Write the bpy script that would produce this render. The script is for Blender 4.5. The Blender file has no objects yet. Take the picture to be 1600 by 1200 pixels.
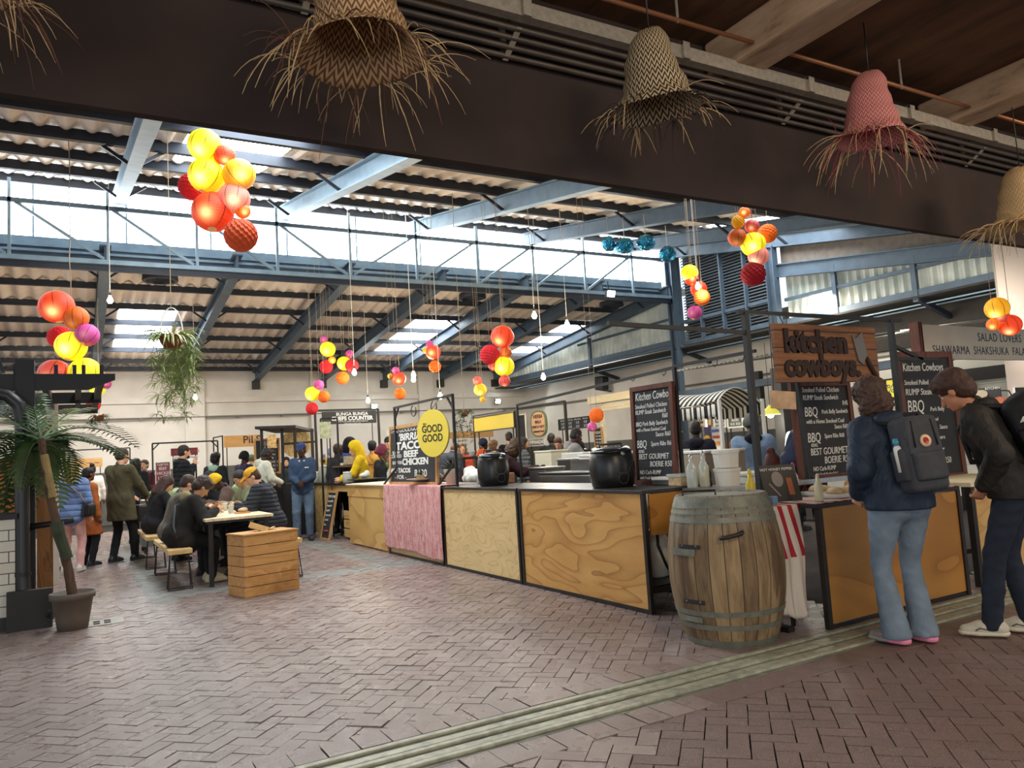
import bpy, math, random
import numpy as np
from mathutils import Vector, Matrix, Euler
random.seed(7); rng = np.random.default_rng(7)
PI = math.pi
SC = bpy.context.scene
COL = SC.collection

# ------------------------------------------------------------------ camera
CAM_H = 1.35
F_PX, PITCH, ROLL, YAW = 1197.1, 0.0898554, -0.0610779, 0.5207385
FW = Vector((math.sin(YAW)*math.cos(PITCH), math.cos(YAW)*math.cos(PITCH), math.sin(PITCH)))
_r = Vector((math.cos(YAW), -math.sin(YAW), 0)); _u = _r.cross(FW)
CR = _r*math.cos(ROLL) + _u*math.sin(ROLL); CU = -_r*math.sin(ROLL) + _u*math.cos(ROLL)
cam_data = bpy.data.cameras.new('camera'); cam = bpy.data.objects.new('camera', cam_data); COL.objects.link(cam)
cam_data.sensor_fit = 'HORIZONTAL'; cam_data.sensor_width = 36.0; cam_data.lens = F_PX*36.0/1600.0
cam_data.clip_start = 0.05; cam_data.clip_end = 200
cam.matrix_world = Matrix(((CR.x, CU.x, -FW.x, 0), (CR.y, CU.y, -FW.y, 0), (CR.z, CU.z, -FW.z, CAM_H), (0, 0, 0, 1)))
SC.camera = cam

# ------------------------------------------------------------------ world, exposure, large lights
w = bpy.data.worlds.new('sky'); SC.world = w; w.use_nodes = True
bg = w.node_tree.nodes['Background']; bg.inputs[0].default_value = (0.83, 0.91, 1.0, 1); bg.inputs[1].default_value = WORLD_STRENGTH = 1.5
SC.view_settings.view_transform = 'Standard'; SC.view_settings.look = 'None'
SC.view_settings.gamma = 1.0; SC.view_settings.exposure = -0.2; SC.view_settings.use_curve_mapping = False
SC.cycles.use_denoising = True; SC.cycles.max_bounces = 7; SC.cycles.diffuse_bounces = 4; SC.cycles.glossy_bounces = 3
SC.cycles.transparent_max_bounces = 8; SC.cycles.transmission_bounces = 5; SC.cycles.sample_clamp_indirect = 6.0
GLAZING = 15.0        # daylight through the clerestory
SKYLIGHT = 20.0      # daylight through the roof lights

def area(name, loc, target, sx, sy, power, col):
    d = bpy.data.lights.new(name, 'AREA'); d.shape = 'RECTANGLE'; d.size = sx; d.size_y = sy; d.energy = power; d.color = col
    o = bpy.data.objects.new(name, d); COL.objects.link(o); o.location = loc
    o.rotation_euler = (Vector(target)-Vector(loc)).to_track_quat('-Z', 'Y').to_euler(); return o
# warm ceiling lamps of the entrance hall, behind and above the viewer; strip lamps over the market aisles
area('entrance_lamp', (2.5, -1.2, 3.5), (3.4, 1.4, 0), 2.0, 0.6, 110, (1.0, 0.78, 0.55))
area('entrance_lamp_far', (6.5, 0.6, 3.45), (6.2, 2.6, 1.2), 1.2, 0.5, 60, (1.0, 0.78, 0.55))
area('entrance_doorway', (-4.5, -3.0, 1.6), (4, 5, 1.2), 3.0, 2.6, 150, (1.0, 0.95, 0.88))
area('aisle_lamp', (9.5, 19.0, 4.3), (9.5, 21, 0), 5.0, 0.5, 300, (1.0, 0.88, 0.72))
area('aisle_lamp_side', (12.0, 10.0, 3.5), (13.5, 10.5, 0), 0.5, 4.0, 240, (1.0, 0.88, 0.72))
area('stall_fill_light', (11.2, 7.2, 3.1), (12.6, 7.6, .8), 0.4, 2.4, 150, (1.0, 0.93, 0.82))  # unseen fill light, added to brighten the drinks stall and the brick wall
area('aisle_lamp_yard', (1.0, 21.0, 4.3), (1.0, 23, 0), 4.0, 0.5, 230, (1.0, 0.9, 0.76))

# ------------------------------------------------------------------ pixel -> place (pixels of the 1600x1200 photo, at a known plane)
ORI = Vector((0, 0, CAM_H))
def ray(x, y): return FW*F_PX + CR*(x-800) + CU*(600-y)
def atX(x, y, c): d = ray(x, y); return ORI + d*(c/d.x)
def atY(x, y, c): d = ray(x, y); return ORI + d*(c/d.y)
def atZ(x, y, c=0.0): d = ray(x, y); return ORI + d*((c-CAM_H)/d.z)
def atD(x, y, dist): return ORI + ray(x, y)*(dist/F_PX)
def over(x, y, p): # the point above ground place p seen at this pixel
    d = ray(x, y); t = (p[0]*d.x+p[1]*d.y)/(d.x*d.x+d.y*d.y); return ORI + d*t
VDIR = math.degrees(YAW)

# ------------------------------------------------------------------ materials
def lin(c):
    return tuple((v/12.92 if v <= .04045 else ((v+.055)/1.055)**2.4) for v in c)
def hexc(h): return lin(tuple(int(h[i:i+2], 16)/255 for i in (0, 2, 4)))
class NT:
    def __init__(s, name):
        s.m = bpy.data.materials.new(name); s.m.use_nodes = True; s.t = s.m.node_tree; s.n = s.t.nodes; s.l = s.t.links
        s.b = s.n['Principled BSDF']; s._tc = None
    def new(s, typ, **kw):
        n = s.n.new(typ)
        for k, v in kw.items():
            if k in ('operation', 'blend_type', 'data_type', 'wave_type', 'bands_direction', 'rings_direction', 'feature', 'noise_dimensions', 'voronoi_dimensions', 'wave_profile', 'mode'): setattr(n, k, v)
            else: s.put(n.inputs[k], v)
        return n
    def put(s, inp, v):
        if isinstance(v, bpy.types.NodeSocket): s.l.new(v, inp)
        elif isinstance(v, bpy.types.Node): s.l.new(v.outputs[0], inp)
        else:
            if isinstance(v, tuple) and len(v) == 3 and inp.type == 'RGBA': v = (*v, 1)
            inp.default_value = v
    def math(s, op, a, b=0.0, c=None):
        n = s.n.new('ShaderNodeMath'); n.operation = op; s.put(n.inputs[0], a); s.put(n.inputs[1], b)
        if c is not None: s.put(n.inputs[2], c)
        return n.outputs[0]
    def co(s, which='Object', scale=None, rot=None, loc=None):
        if s._tc is None: s._tc = s.n.new('ShaderNodeTexCoord')
        o = s._tc.outputs[which]
        if scale or rot or loc:
            mp = s.n.new('ShaderNodeMapping'); s.l.new(o, mp.inputs[0])
            if scale: mp.inputs['Scale'].default_value = scale
            if rot: mp.inputs['Rotation'].default_value = rot
            if loc: mp.inputs['Location'].default_value = loc
            o = mp.outputs[0]
        return o
    def sep(s, v):
        n = s.n.new('ShaderNodeSeparateXYZ'); s.put(n.inputs[0], v); return n.outputs
    def noise(s, vec, scale, detail=3, rough=.5, dist=0):
        return s.new('ShaderNodeTexNoise', Vector=vec, Scale=scale, Detail=detail, Roughness=rough, Distortion=dist).outputs[0]
    def ramp(s, fac, stops, interp='LINEAR'):
        n = s.n.new('ShaderNodeValToRGB'); n.color_ramp.interpolation = interp; e = n.color_ramp.elements
        while len(e) < len(stops): e.new(.5)
        for i, (p, c) in enumerate(stops): e[i].position = p; e[i].color = (*c, 1) if len(c) == 3 else c
        s.put(n.inputs[0], fac); return n.outputs[0]
    def mix(s, fac, a, b, mode='MIX'):
        n = s.n.new('ShaderNodeMix'); n.data_type = 'RGBA'; n.blend_type = mode; s.put(n.inputs[0], fac); s.put(n.inputs[6], a); s.put(n.inputs[7], b); return n.outputs[2]
    def bump(s, h, strength=.3, dist=.01):
        n = s.new('ShaderNodeBump', Strength=strength, Distance=dist, Height=h); s.l.new(n.outputs[0], s.b.inputs['Normal'])
    def set(s, **kw):
        for k, v in kw.items(): s.put(s.b.inputs[k.replace('_', ' ')], v)
        return s
MATS = {}
def mat(name, col, rough=.6, metal=0.0, var=0.0, vscale=8.0, bump=0.0, bscale=60.0, emit=0.0, ecol=None, coat=0.0, alpha=1.0, trans=0.0, spec=None):
    if name in MATS: return MATS[name]
    if isinstance(col, str): col = hexc(col)
    t = NT(name); t.set(Roughness=rough, Metallic=metal)
    c = (*col, 1)
    if var:
        n = t.noise(t.co(), vscale, 4)
        c = t.ramp(n, [(.3, tuple(v*(1-var) for v in col)), (.7, tuple(min(1, v*(1+var)) for v in col))])
    t.set(Base_Color=c)
    if bump: t.bump(t.noise(t.co(), bscale, 3), bump, .01)
    if emit: t.set(Emission_Color=(*(ecol or col), 1), Emission_Strength=emit)
    if coat: t.set(Coat_Weight=coat)
    if alpha < 1: t.set(Alpha=alpha)
    if trans: t.set(Transmission_Weight=trans)
    if spec is not None: t.set(Specular_IOR_Level=spec)
    MATS[name] = t.m; return t.m
def cloth(name, col, rough=.85, fold=.35, quilt=0.0, axis='z', weave=0.0):
    """fabric: soft colour variation, wrinkles; quilt = spacing of stitched rows"""
    if name in MATS: return MATS[name]
    if isinstance(col, str): col = hexc(col)
    t = NT(name); n = t.noise(t.co(), 9, 4)
    t.set(Roughness=rough, Base_Color=t.ramp(n, [(.3, tuple(v*.82 for v in col)), (.7, tuple(min(1, v*1.15) for v in col))]), Specular_IOR_Level=.25)
    if quilt:
        x, y, z = t.sep(t.co()); wob = t.math('MULTIPLY', t.noise(t.co(), 6, 2), .02)
        h = t.math('ABSOLUTE', t.math('SINE', t.math('MULTIPLY', t.math('ADD', z, wob), PI/quilt)))
        t.bump(t.math('POWER', h, .5), .9, .02)
    else:
        v = t.noise(t.co(scale=(1, 1, .55), rot=(.5, .3, 0)), 11, 3, .55, 1.2)
        f = t.noise(t.co(), 260, 1)
        t.bump(t.math('ADD', v, t.math('MULTIPLY', f, .04)), fold, .03)
    MATS[name] = t.m; return t.m

def wood(name, a, b, scale=3.0, stretch=(1, 1, .12), rough=.55, rings=7.0, dark=None, bump=.12):
    if name in MATS: return MATS[name]
    a = hexc(a); b = hexc(b); t = NT(name)
    v = t.co(scale=stretch); n = t.noise(v, scale, 5, .6, .8)
    g = t.math('FRACT', t.math('MULTIPLY', n, rings))
    fine = t.noise(t.co(scale=tuple(s*6 for s in stretch)), scale*5, 3)
    m = t.math('ADD', t.math('MULTIPLY', g, .65), t.math('MULTIPLY', fine, .35))
    c = t.ramp(m, [(.15, a), (.75, b)])
    if dark:
        s = t.noise(t.co(), 1.7, 5, .6)
        c = t.mix(t.ramp(s, [(.5, (0, 0, 0)), (.72, (1, 1, 1))]), c, hexc(dark))
    t.set(Base_Color=c, Roughness=rough, Specular_IOR_Level=.3); t.bump(m, bump, .004); MATS[name] = t.m; return t.m
def plywood(name, base, light, line, scale, stretch, count, width, rough=.45):
    """rotary-cut plywood: wandering contour lines of the grain"""
    t = NT(name); v = t.co(scale=stretch); n = t.noise(v, scale, 2.0, .45, .5)
    fr = t.math('FRACT', t.math('MULTIPLY', n, count))
    soft = t.math('POWER', fr, .45/width)
    fine = t.noise(t.co(scale=(1, 1, 12)), 16, 3)
    c = t.ramp(t.math('ADD', t.math('MULTIPLY', t.noise(v, scale*2.3, 4), .7), t.math('MULTIPLY', fine, .3)), [(.3, hexc(base)), (.7, hexc(light))])
    c = t.mix(t.math('MULTIPLY', soft, .75), c, hexc(line))
    t.set(Base_Color=c, Roughness=rough, Specular_IOR_Level=.35); MATS[name] = t.m; return t.m

# ------------------------------------------------------------------ mesh builder
class MB:
    def __init__(s): s.v = []; s.f = []
    def add(s, vs, fs):
        o = len(s.v); s.v += [tuple(p) for p in vs]; s.f += [tuple(i+o for i in f) for f in fs]; return s
    def box(s, c, d, rot=None):
        x, y, z = (q/2 for q in d); vs = [Vector((i*x, j*y, k*z)) for i in (-1, 1) for j in (-1, 1) for k in (-1, 1)]
        if rot is not None:
            R = rot if isinstance(rot, Matrix) else Euler(rot).to_matrix(); vs = [R@p for p in vs]
        c = Vector(c); return s.add([p+c for p in vs], [(0, 1, 3, 2), (4, 6, 7, 5), (0, 4, 5, 1), (2, 3, 7, 6), (0, 2, 6, 4), (1, 5, 7, 3)])
    def span(s, a, b): return s.box([(p+q)/2 for p, q in zip(a, b)], [abs(q-p) for p, q in zip(a, b)])
    def bar(s, a, b, wd, ht, up=(0, 0, 1)):
        a = Vector(a); b = Vector(b); d = (b-a); L = d.length; d.normalize(); u = Vector(up)
        sd = d.cross(u)
        if sd.length < 1e-4: sd = d.cross(Vector((0, 1, 0)))
        sd.normalize(); u2 = sd.cross(d); R = Matrix((sd, d, u2)).transposed()
        return s.box((a+b)/2, (wd, L, ht), R)
    def tube(s, pts, r, n=8, caps=True):
        pts = [Vector(p) for p in pts]; N = len(pts); rs = r if isinstance(r, (list, tuple)) else [r]*N
        vs = []; prev = None
        for i, p in enumerate(pts):
            d = (pts[min(i+1, N-1)]-pts[max(i-1, 0)]); d = d.normalized() if d.length > 1e-9 else Vector((0, 0, 1))
            if prev is None:
                a = d.cross(Vector((0, 0, 1)));
                if a.length < 1e-3: a = d.cross(Vector((0, 1, 0)))
            else: a = prev - d*prev.dot(d)
            a.normalize(); prev = a; b = d.cross(a)
            vs += [p + (a*math.cos(2*PI*k/n) + b*math.sin(2*PI*k/n))*rs[i] for k in range(n)]
        fs = [(i*n+k, i*n+(k+1) % n, (i+1)*n+(k+1) % n, (i+1)*n+k) for i in range(N-1) for k in range(n)]
        if caps: fs += [tuple(range(n-1, -1, -1)), tuple((N-1)*n+k for k in range(n))]
        return s.add(vs, fs)
    def lathe(s, prof, n=24, c=(0, 0, 0), R=None, caps=True):
        c = Vector(c); vs = []
        for r, z in prof:
            for k in range(n):
                p = Vector((r*math.cos(2*PI*k/n), r*math.sin(2*PI*k/n), z)); vs.append((R@p if R is not None else p)+c)
        N = len(prof); fs = [(i*n+k, i*n+(k+1) % n, (i+1)*n+(k+1) % n, (i+1)*n+k) for i in range(N-1) for k in range(n)]
        if caps: fs += [tuple(range(n-1, -1, -1)), tuple((N-1)*n+k for k in range(n))]
        return s.add(vs, fs)
    def ball(s, c, r, n=16, m=10, R=None):
        if not isinstance(r, (list, tuple)): r = (r, r, r)
        c = Vector(c); vs = []
        for i in range(1, m):
            a = PI*i/m
            for k in range(n):
                p = Vector((r[0]*math.sin(a)*math.cos(2*PI*k/n), r[1]*math.sin(a)*math.sin(2*PI*k/n), r[2]*math.cos(a))); vs.append((R@p if R is not None else p)+c)
        t = Vector((0, 0, r[2])); t = R@t if R is not None else t
        vs += [c+t, c-t]; a = (m-1)*n
        fs = [(i*n+k, (i+1)*n+k, (i+1)*n+(k+1) % n, i*n+(k+1) % n) for i in range(m-2) for k in range(n)]
        fs += [(a, k, (k+1) % n) for k in range(n)] + [(a+1, (m-2)*n+(k+1) % n, (m-2)*n+k) for k in range(n)]
        return s.add(vs, fs)
    def grid(s, fn, nu, nv):
        vs = [fn(i/nu, j/nv) for i in range(nu+1) for j in range(nv+1)]; w = nv+1
        return s.add(vs, [(i*w+j, (i+1)*w+j, (i+1)*w+j+1, i*w+j+1) for i in range(nu) for j in range(nv)])
    def prism(s, pts, off):
        n = len(pts); a = [Vector(p) for p in pts]; off = Vector(off)
        return s.add(a+[p+off for p in a], [tuple(range(n)), tuple(range(2*n-1, n-1, -1))]+[(i, i+n, (i+1) % n+n, (i+1) % n) for i in range(n)])
    def ring(s, w, h, fw, th, M, c):  # flat rectangular frame, one piece; M columns = right, up, normal
        c = Vector(c); vs = []
        for z in (0, th):
            for a, b in ((w/2, h/2), (w/2-fw, h/2-fw)): vs += [M@Vector((i*a, j*b, z))+c for i, j in ((-1, -1), (1, -1), (1, 1), (-1, 1))]
        fs = []
        for k in range(4):
            n = (k+1) % 4; fs += [(k, n, 4+n, 4+k), (8+n, 8+k, 12+k, 12+n), (k, 8+k, 8+n, n), (4+n, 12+n, 12+k, 4+k)]
        return s.add(vs, fs)
    def build(s, name, material, parent=None, smooth=False, base=None, bevel=0.0, solid=0.0):
        me = bpy.data.meshes.new(name)
        if parent is not None: o0 = wloc(parent)
        elif base is not None: o0 = Vector(base)
        else:
            A = np.array(s.v); mn = A.min(0); mx = A.max(0); o0 = Vector(((mn[0]+mx[0])/2, (mn[1]+mx[1])/2, mn[2]))
        A = np.array(s.v, dtype=float) - np.array(o0)
        me.from_pydata(A.tolist(), [], s.f); me.materials.append(material)
        if smooth: me.shade_smooth()
        o = bpy.data.objects.new(name, me); COL.objects.link(o)
        if parent is not None: o.parent = parent
        else: o.location = o0
        if solid:
            m = o.modifiers.new('thickness', 'SOLIDIFY'); m.thickness = solid; m.offset = 0
        if bevel:
            m = o.modifiers.new('edge', 'BEVEL'); m.width = bevel; m.segments = 2; m.limit_method = 'ANGLE'; m.angle_limit = .7
        return o
WL = {}
def wloc(o):
    p = Vector(o.location)
    while o.parent is not None: o = o.parent; p += Vector(o.location)
    return p
def tag(o, label, cat, group=None, kind=None):
    if label: o['label'] = label
    if cat: o['category'] = cat
    if group: o['group'] = group
    if kind: o['kind'] = kind
    return o
def thing(name, label, cat, loc=(0, 0, 0), group=None, rotz=0.0):
    o = bpy.data.objects.new(name, None); COL.objects.link(o); o.location = loc; o.rotation_euler = (0, 0, rotz); o.empty_display_size = .1
    return tag(o, label, cat, group)
def struct(o): o['kind'] = 'structure'; return o
def dup(root, loc, label=None, group=None, rotz=None):
    def cp(o, par):
        c = o.copy(); COL.objects.link(c)
        if par is not None: c.parent = par
        for ch in o.children: cp(ch, c)
        return c
    c = cp(root, None); c.location = loc
    if rotz is not None: c.rotation_euler = (0, 0, rotz)
    if label: c['label'] = label
    if group: c['group'] = group
    return c
def axes(n, up=(0, 0, 1)): # frame whose +Z looks along n, +Y is up as far as possible, +X to the reader's right
    z = Vector(n).normalized(); x = Vector(up).cross(z).normalized(); y = z.cross(x); return Matrix((x, y, z)).transposed()
TEXTS = []
def text(s, size, c, R, material, parent, name='lettering', align='CENTER', shear=0.0, sx=1.0, bold=0.0, spacing=1.0, depth=.0015, line=1.0):
    cu = bpy.data.curves.new(name, 'FONT'); cu.body = s; cu.size = size; cu.align_x = align; cu.align_y = 'CENTER'; cu.shear = shear
    cu.extrude = depth; cu.offset = bold; cu.space_character = spacing; cu.space_line = line; cu.resolution_u = 3
    o = bpy.data.objects.new(name, cu); TEXTS.append((o, Matrix.Translation(Vector(c)-wloc(parent)) @ R.to_4x4() @ Matrix.Diagonal((sx, 1, 1, 1)), material, parent))
def flush_texts():
    for o, M, material, parent in TEXTS: COL.objects.link(o)
    dg = bpy.context.evaluated_depsgraph_get(); dg.update()
    for o, M, material, parent in TEXTS:
        me = bpy.data.meshes.new_from_object(o.evaluated_get(dg)); me.transform(M)
        me.materials.clear(); me.materials.append(material)
        nm = o.name.split('.')[0]; n = bpy.data.objects.new(nm, me); COL.objects.link(n); n.parent = parent
    for o, M, material, parent in TEXTS:
        cu = o.data; bpy.data.objects.remove(o); bpy.data.curves.remove(cu)
    TEXTS.clear()
# ================================================================== SETTING
def brick_mat(name, a, b, c, rough, mossy=.0):
    t = NT(name); geo = t.n.new('ShaderNodeNewGeometry'); ri = geo.outputs['Random Per Island']
    col = t.ramp(ri, [(0, hexc(a)), (.45, hexc(b)), (.8, hexc(c)), (1, hexc(a))])
    n = t.noise(t.co(), 45, 4, .7); n2 = t.noise(t.co(), .9, 4)
    col = t.mix(t.math('MULTIPLY', n, .45), col, hexc('938985')); col = t.mix(t.ramp(n2, [(.45, (0, 0, 0)), (.75, (.45, .45, .45))]), col, hexc('58403a'))
    t.set(Base_Color=col, Roughness=t.ramp(t.noise(t.co(), 7, 4), [(.3, (rough-.1,)*3), (.7, (rough+.15,)*3)]), Specular_IOR_Level=.5)
    col2 = t.noise(t.co(), 210, 2, .8); t.set(Base_Color=t.mix(t.ramp(col2, [(.52, (0, 0, 0)), (.66, (.5, .5, .5))]), col, hexc('b3a9a4'))); t.bump(t.math('ADD', t.noise(t.co(), 120, 4, .7), t.math('MULTIPLY', n2, .4)), .6, .004); MATS[name] = t.m; return t.m
M_BRICK = brick_mat('red clay pavers', '7f6a64', '8d7b75', '745e57', .30)
M_SLATE = brick_mat('grey pavers', '68706c', '7a807c', '5a625e', .5)
M_PAINT = brick_mat('brown painted pavers', '543428', '5c3b30', '4d2f24', .5)
M_GROUT = mat('dark joint sand', '2c2320', .95, var=.3)
mb = MB(); mb.span((-9, -7, -.12), (17, 28, -.012)); struct(mb.build('floor', M_GROUT))
def grey_zone(x, y):   # darker paving marks out the eating area
    return (.62 < x < .98 and 9.0 < y < 17) or (.62 < x < 3.9 and 9.35 < y < 9.8) or (3.4 < x < 3.75 and 9.4 < y < 14.5)
def in_far(x, y): return -4.6 < x < 5.2 and 3.78 < y < 22 or (4.2 <= x < 8 and 3.78 < y < 4.2)
def in_near(x, y): return -3 < x < 9.5 and -.6 < y < 3.12
def paving(name, test, material):
    Wd = .1; vs = []; fs = []; c45 = math.sqrt(.5)
    quad = ((0, 1, 3, 2), (4, 6, 7, 5), (0, 4, 5, 1), (2, 3, 7, 6), (1, 5, 7, 3))
    for i in range(-260, 300):
        for j in range(-260, 300):
            m = (i-j) % 4
            if m == 0: cx, cy, lx, ly = (i+1)*Wd, (j+.5)*Wd, .2, .1
            elif m == 3: cx, cy, lx, ly = (i+.5)*Wd, (j+1)*Wd, .1, .2
            else: continue
            X = (cx-cy)*c45; Y = (cx+cy)*c45
            if not test(X, Y): continue
            g = random.uniform(.0018, .0042); a, b = lx/2-g, ly/2-g; tz = random.gauss(0, .0012); s1 = random.gauss(0, .008); s2 = random.gauss(0, .008); th = random.gauss(0, .008)
            o = len(vs)
            for dx in (-a, a):
                for dy in (-b, b):
                    ex = dx*math.cos(th)-dy*math.sin(th); ey = dx*math.sin(th)+dy*math.cos(th); px, py = cx+ex, cy+ey
                    for top in (0, 1): vs.append(((px-py)*c45, (px+py)*c45, (tz+s1*dx+s2*dy) if top else -.02))
            fs += [tuple(o+k for k in q) for q in quad]
    b = MB(); b.v = vs; b.f = fs; return struct(b.build(name, material, base=(0, 0, 0)))
paving('floor_brick_paving', lambda x, y: in_far(x, y) and not grey_zone(x, y), M_BRICK)
paving('floor_grey_paving', lambda x, y: in_far(x, y) and grey_zone(x, y), M_SLATE)
def painted(x, y): return x > 2.25+.35*math.sin(y*2.1)+.12*math.sin(y*9)
paving('floor_painted_paving', lambda x, y: in_near(x, y) and painted(x, y), M_PAINT)
paving('floor_worn_paving', lambda x, y: in_near(x, y) and not painted(x, y), M_BRICK)
mb = MB()
for k in range(-20, 64):
    for y0, y1 in ((3.66, 3.86), (3.06, 3.26)):
        x = k*.155+random.gauss(0, .002); g = .0035; z = random.gauss(0, .0012)
        if y1 > 3.8 or k < 19: mb.box((x, (y0+y1)/2, -.007+z), (.155-2*g, .2-2*g, .02))
struct(mb.build('floor_border_bricks', M_BRICK, base=(0, 0, 0)))
mb = MB(); mb.span((2.86, 3.06, -.012), (10, 3.26, .003)); struct(mb.build('floor_painted_border', M_PAINT))
# sliding-door track across the opening
M_TRACK = mat('weathered track steel', '757868', .5, .2, var=.35, vscale=9, bump=.4)
M_TRACKW = mat('worn track edge', '999a88', .45, .25, var=.3, vscale=20)
mb = MB(); mb.span((-3.2, 3.26, -.012), (10, 3.66, .002)); o = struct(mb.build('trim_1', M_TRACK))
mb = MB()
for y in (3.31, 3.45, 3.6): mb.span((-3.2, y-.018, .0), (10, y+.018, .016))
for y in (3.38, 3.525): mb.span((-3.2, y-.03, -.002), (10, y+.03, .006))
mb.build('track_rail', M_TRACKW, o, bevel=.004)
# entrance hall: ceiling, bulkhead, beams
t = NT('brown ceiling boards'); n = t.noise(t.co(scale=(1, .2, 1)), 5, 5, .6); t.set(Base_Color=t.ramp(n, [(.35, hexc('3a2416')), (.55, hexc('5a3a22')), (.75, hexc('6b482c'))]), Roughness=.75); t.bump(n, .3); M_CEIL = t.m
M_BULK = mat('bulkhead plaster', '3a302d', .92, var=.12, vscale=3, bump=.15, bscale=25, spec=.2)
mb = MB(); mb.span((-8, -7, 3.86), (12, 3.5, 3.95)); struct(mb.build('ceiling', M_CEIL))
mb = MB(); mb.span((-8, 3.4, 2.853), (14.6, 3.45, 4.6)); struct(mb.build('wall_bulkhead', M_BULK))
t = NT('limewashed beam'); n = t.noise(t.co(scale=(1, .3, 1)), 7, 6, .65)
t.set(Base_Color=t.ramp(n, [(.28, hexc('5a4735')), (.42, hexc('a08468')), (.75, hexc('bfa389'))]), Roughness=.85); t.bump(n, .6, .02); M_LIME = t.m
for i, x in enumerate((-.6, 1.55, 3.62, 5.85)):
    mb = MB(); mb.span((x-.13, -5, 3.62), (x+.13, 3.38, 3.86)); struct(mb.build('ceiling_beam', M_LIME, bevel=.02))
# ---- main hall shell
t = NT('white painted plaster'); n = t.noise(t.co(), 1.3, 5); t.set(Base_Color=t.ramp(n, [(.3, hexc('c4beb4')), (.7, hexc('d4cfc6'))]), Roughness=.8); t.bump(t.noise(t.co(), 30, 3), .1); M_WALL = t.m
M_DADO = mat('grey dado paint', '55544e', .75, var=.1)
M_STEEL = mat('blue grey painted steel', '4b5a68', .5, .15, var=.14, vscale=5, spec=.4)
M_STEELL = mat('light blue grey steel', '7f97a8', .45, .15, var=.12, vscale=5)
M_PURL = mat('navy purlin steel', '272e3a', .55, .1, var=.15, vscale=6)
M_DARK = mat('black painted steel', '1f1e1d', .55, .1, var=.15)
M_GALV = mat('galvanised steel', 'a39b8d', .45, .5, var=.18, vscale=30)
mb = MB(); mb.span((-8, 25, 0), (15.1, 25.2, 4.45)); struct(mb.build('wall_back', M_WALL))
mb = MB(); mb.span((14.9, -2, 0), (15.1, 25.0, 4.45)); struct(mb.build('wall_right', M_WALL))
mb = MB(); mb.span((-8, 24.97, .0), (14.9, 25, 1.5)); struct(mb.build('trim_2', M_DADO))
mb = MB(); mb.span((14.87, 13, .0), (14.9, 24.97, 1.55)); struct(mb.build('trim_3', M_DADO))
for i, x in enumerate((-4.6, -.65, 3.15, 6.95, 10.75)):
    mb = MB(); mb.span((x-.28, 24.84, 0), (x+.28, 25, 4.4)); struct(mb.build('wall_pilaster', M_WALL))
mb = MB(); mb.span((-8, 24.92, 3.46), (14.9, 25, 3.62)); struct(mb.build('trim_4', M_WALL))
mb = MB(); mb.tube([(-8, 24.86, 3.02), (14.8, 24.86, 3.02), (14.82, 17.2, 2.92), (14.82, 9.5, 2.9)], .03, 6)
for k in range(16): mb.box((-6.5+k*1.36, 24.9, 3.0), (.05, .16, .07))
struct(mb.build('trim_5', mat('conduit grey', '6f6a63', .6)))
# lower roof: rafters, purlins, sheet
def zL(y): return 5.14-.107*(y-15)
def zU(y): return 6.19-.182*(15-y)
RX = (-6.1, -3.9, -1.75, .49, 2.73, 4.97, 7.09, 9.22, 11.34, 13.55)
t = NT('corrugated roof sheet'); n = t.noise(t.co(), .8, 4); n2 = t.noise(t.co(scale=(.5, 6, 1)), 3, 4)
t.set(Base_Color=t.ramp(t.math('ADD', t.math('MULTIPLY', n, .6), t.math('MULTIPLY', n2, .4)), [(.33, hexc('d6c4b2')), (.5, hexc('e6d8c8')), (.68, hexc('f0e6da'))]), Roughness=.7); M_SHEET = t.m
def ibeam(b, p, q, h=.32, fw=.19):
    b.bar(p, q, .03, h-.03)
    d = Vector((0, 0, h/2-.012)); b.bar(Vector(p)+d, Vector(q)+d, fw, .024); b.bar(Vector(p)-d, Vector(q)-d, fw, .024)
for x in RX:
    b = MB(); ibeam(b, (x, 15.0, zL(15)+.16), (x, 24.95, zL(24.95)+.16)); o = struct(b.build('roof_rafter', M_STEEL))
    b = MB()
    for y in (16.12, 18.73, 21.24, 24.0):
        for sg in (-1, 1): b.bar((x, y, zL(y)+.05), (x+sg*.42, y, zL(y)+.36), .04, .04)
    b.build('brace', M_PURL, o)
    b = MB(); b.box((x, 24.9, 3.98), (.22, .2, .26)); b.build('bearing', M_DARK, o)
for y in (16.12, 17.42, 18.73, 20.0, 21.24, 22.55, 23.8, 24.75):
    b = MB(); b.span((-8, y-.04, zL(y)+.315), (14.9, y+.04, zL(y)+.44)); struct(b.build('roof_purlin', M_PURL))
for y in (9.85, 11.23, 12.62, 14.01, 15.35, 8.46, 7.07, 5.68, 4.3):
    b = MB(); b.span((-8, y-.04, zU(y)+.295), (14.9, y+.04, zU(y)+.45)); struct(b.build('roof_purlin', M_PURL))
def sheet(y0, y1, zf, holes, pitch=.30, amp=.04):
    b = MB(); nx = int(22.9/pitch)*8
    ys = sorted({y0, y1, *[h[k] for h in holes for k in (2, 3)]})
    xs = [-8+22.9*i/nx for i in range(nx+1)]
    idx = {}
    for i, x in enumerate(xs):
        for j, y in enumerate(ys): idx[i, j] = len(b.v); b.v.append((x, y, zf(y)+.46+amp*math.sin(2*PI*x/pitch)))
    for i in range(nx):
        for j in range(len(ys)-1):
            cx = (xs[i]+xs[i+1])/2; cy = (ys[j]+ys[j+1])/2
            if any(h[0] < cx < h[1] and h[2] < cy < h[3] for h in holes): continue
            b.f.append((idx[i, j], idx[i+1, j], idx[i+1, j+1], idx[i, j+1]))
    o = b.build('roof_sheet', M_SHEET, smooth=True); m = o.modifiers.new('thickness', 'SOLIDIFY'); m.thickness = .02; m.offset = 1; return struct(o)
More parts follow.
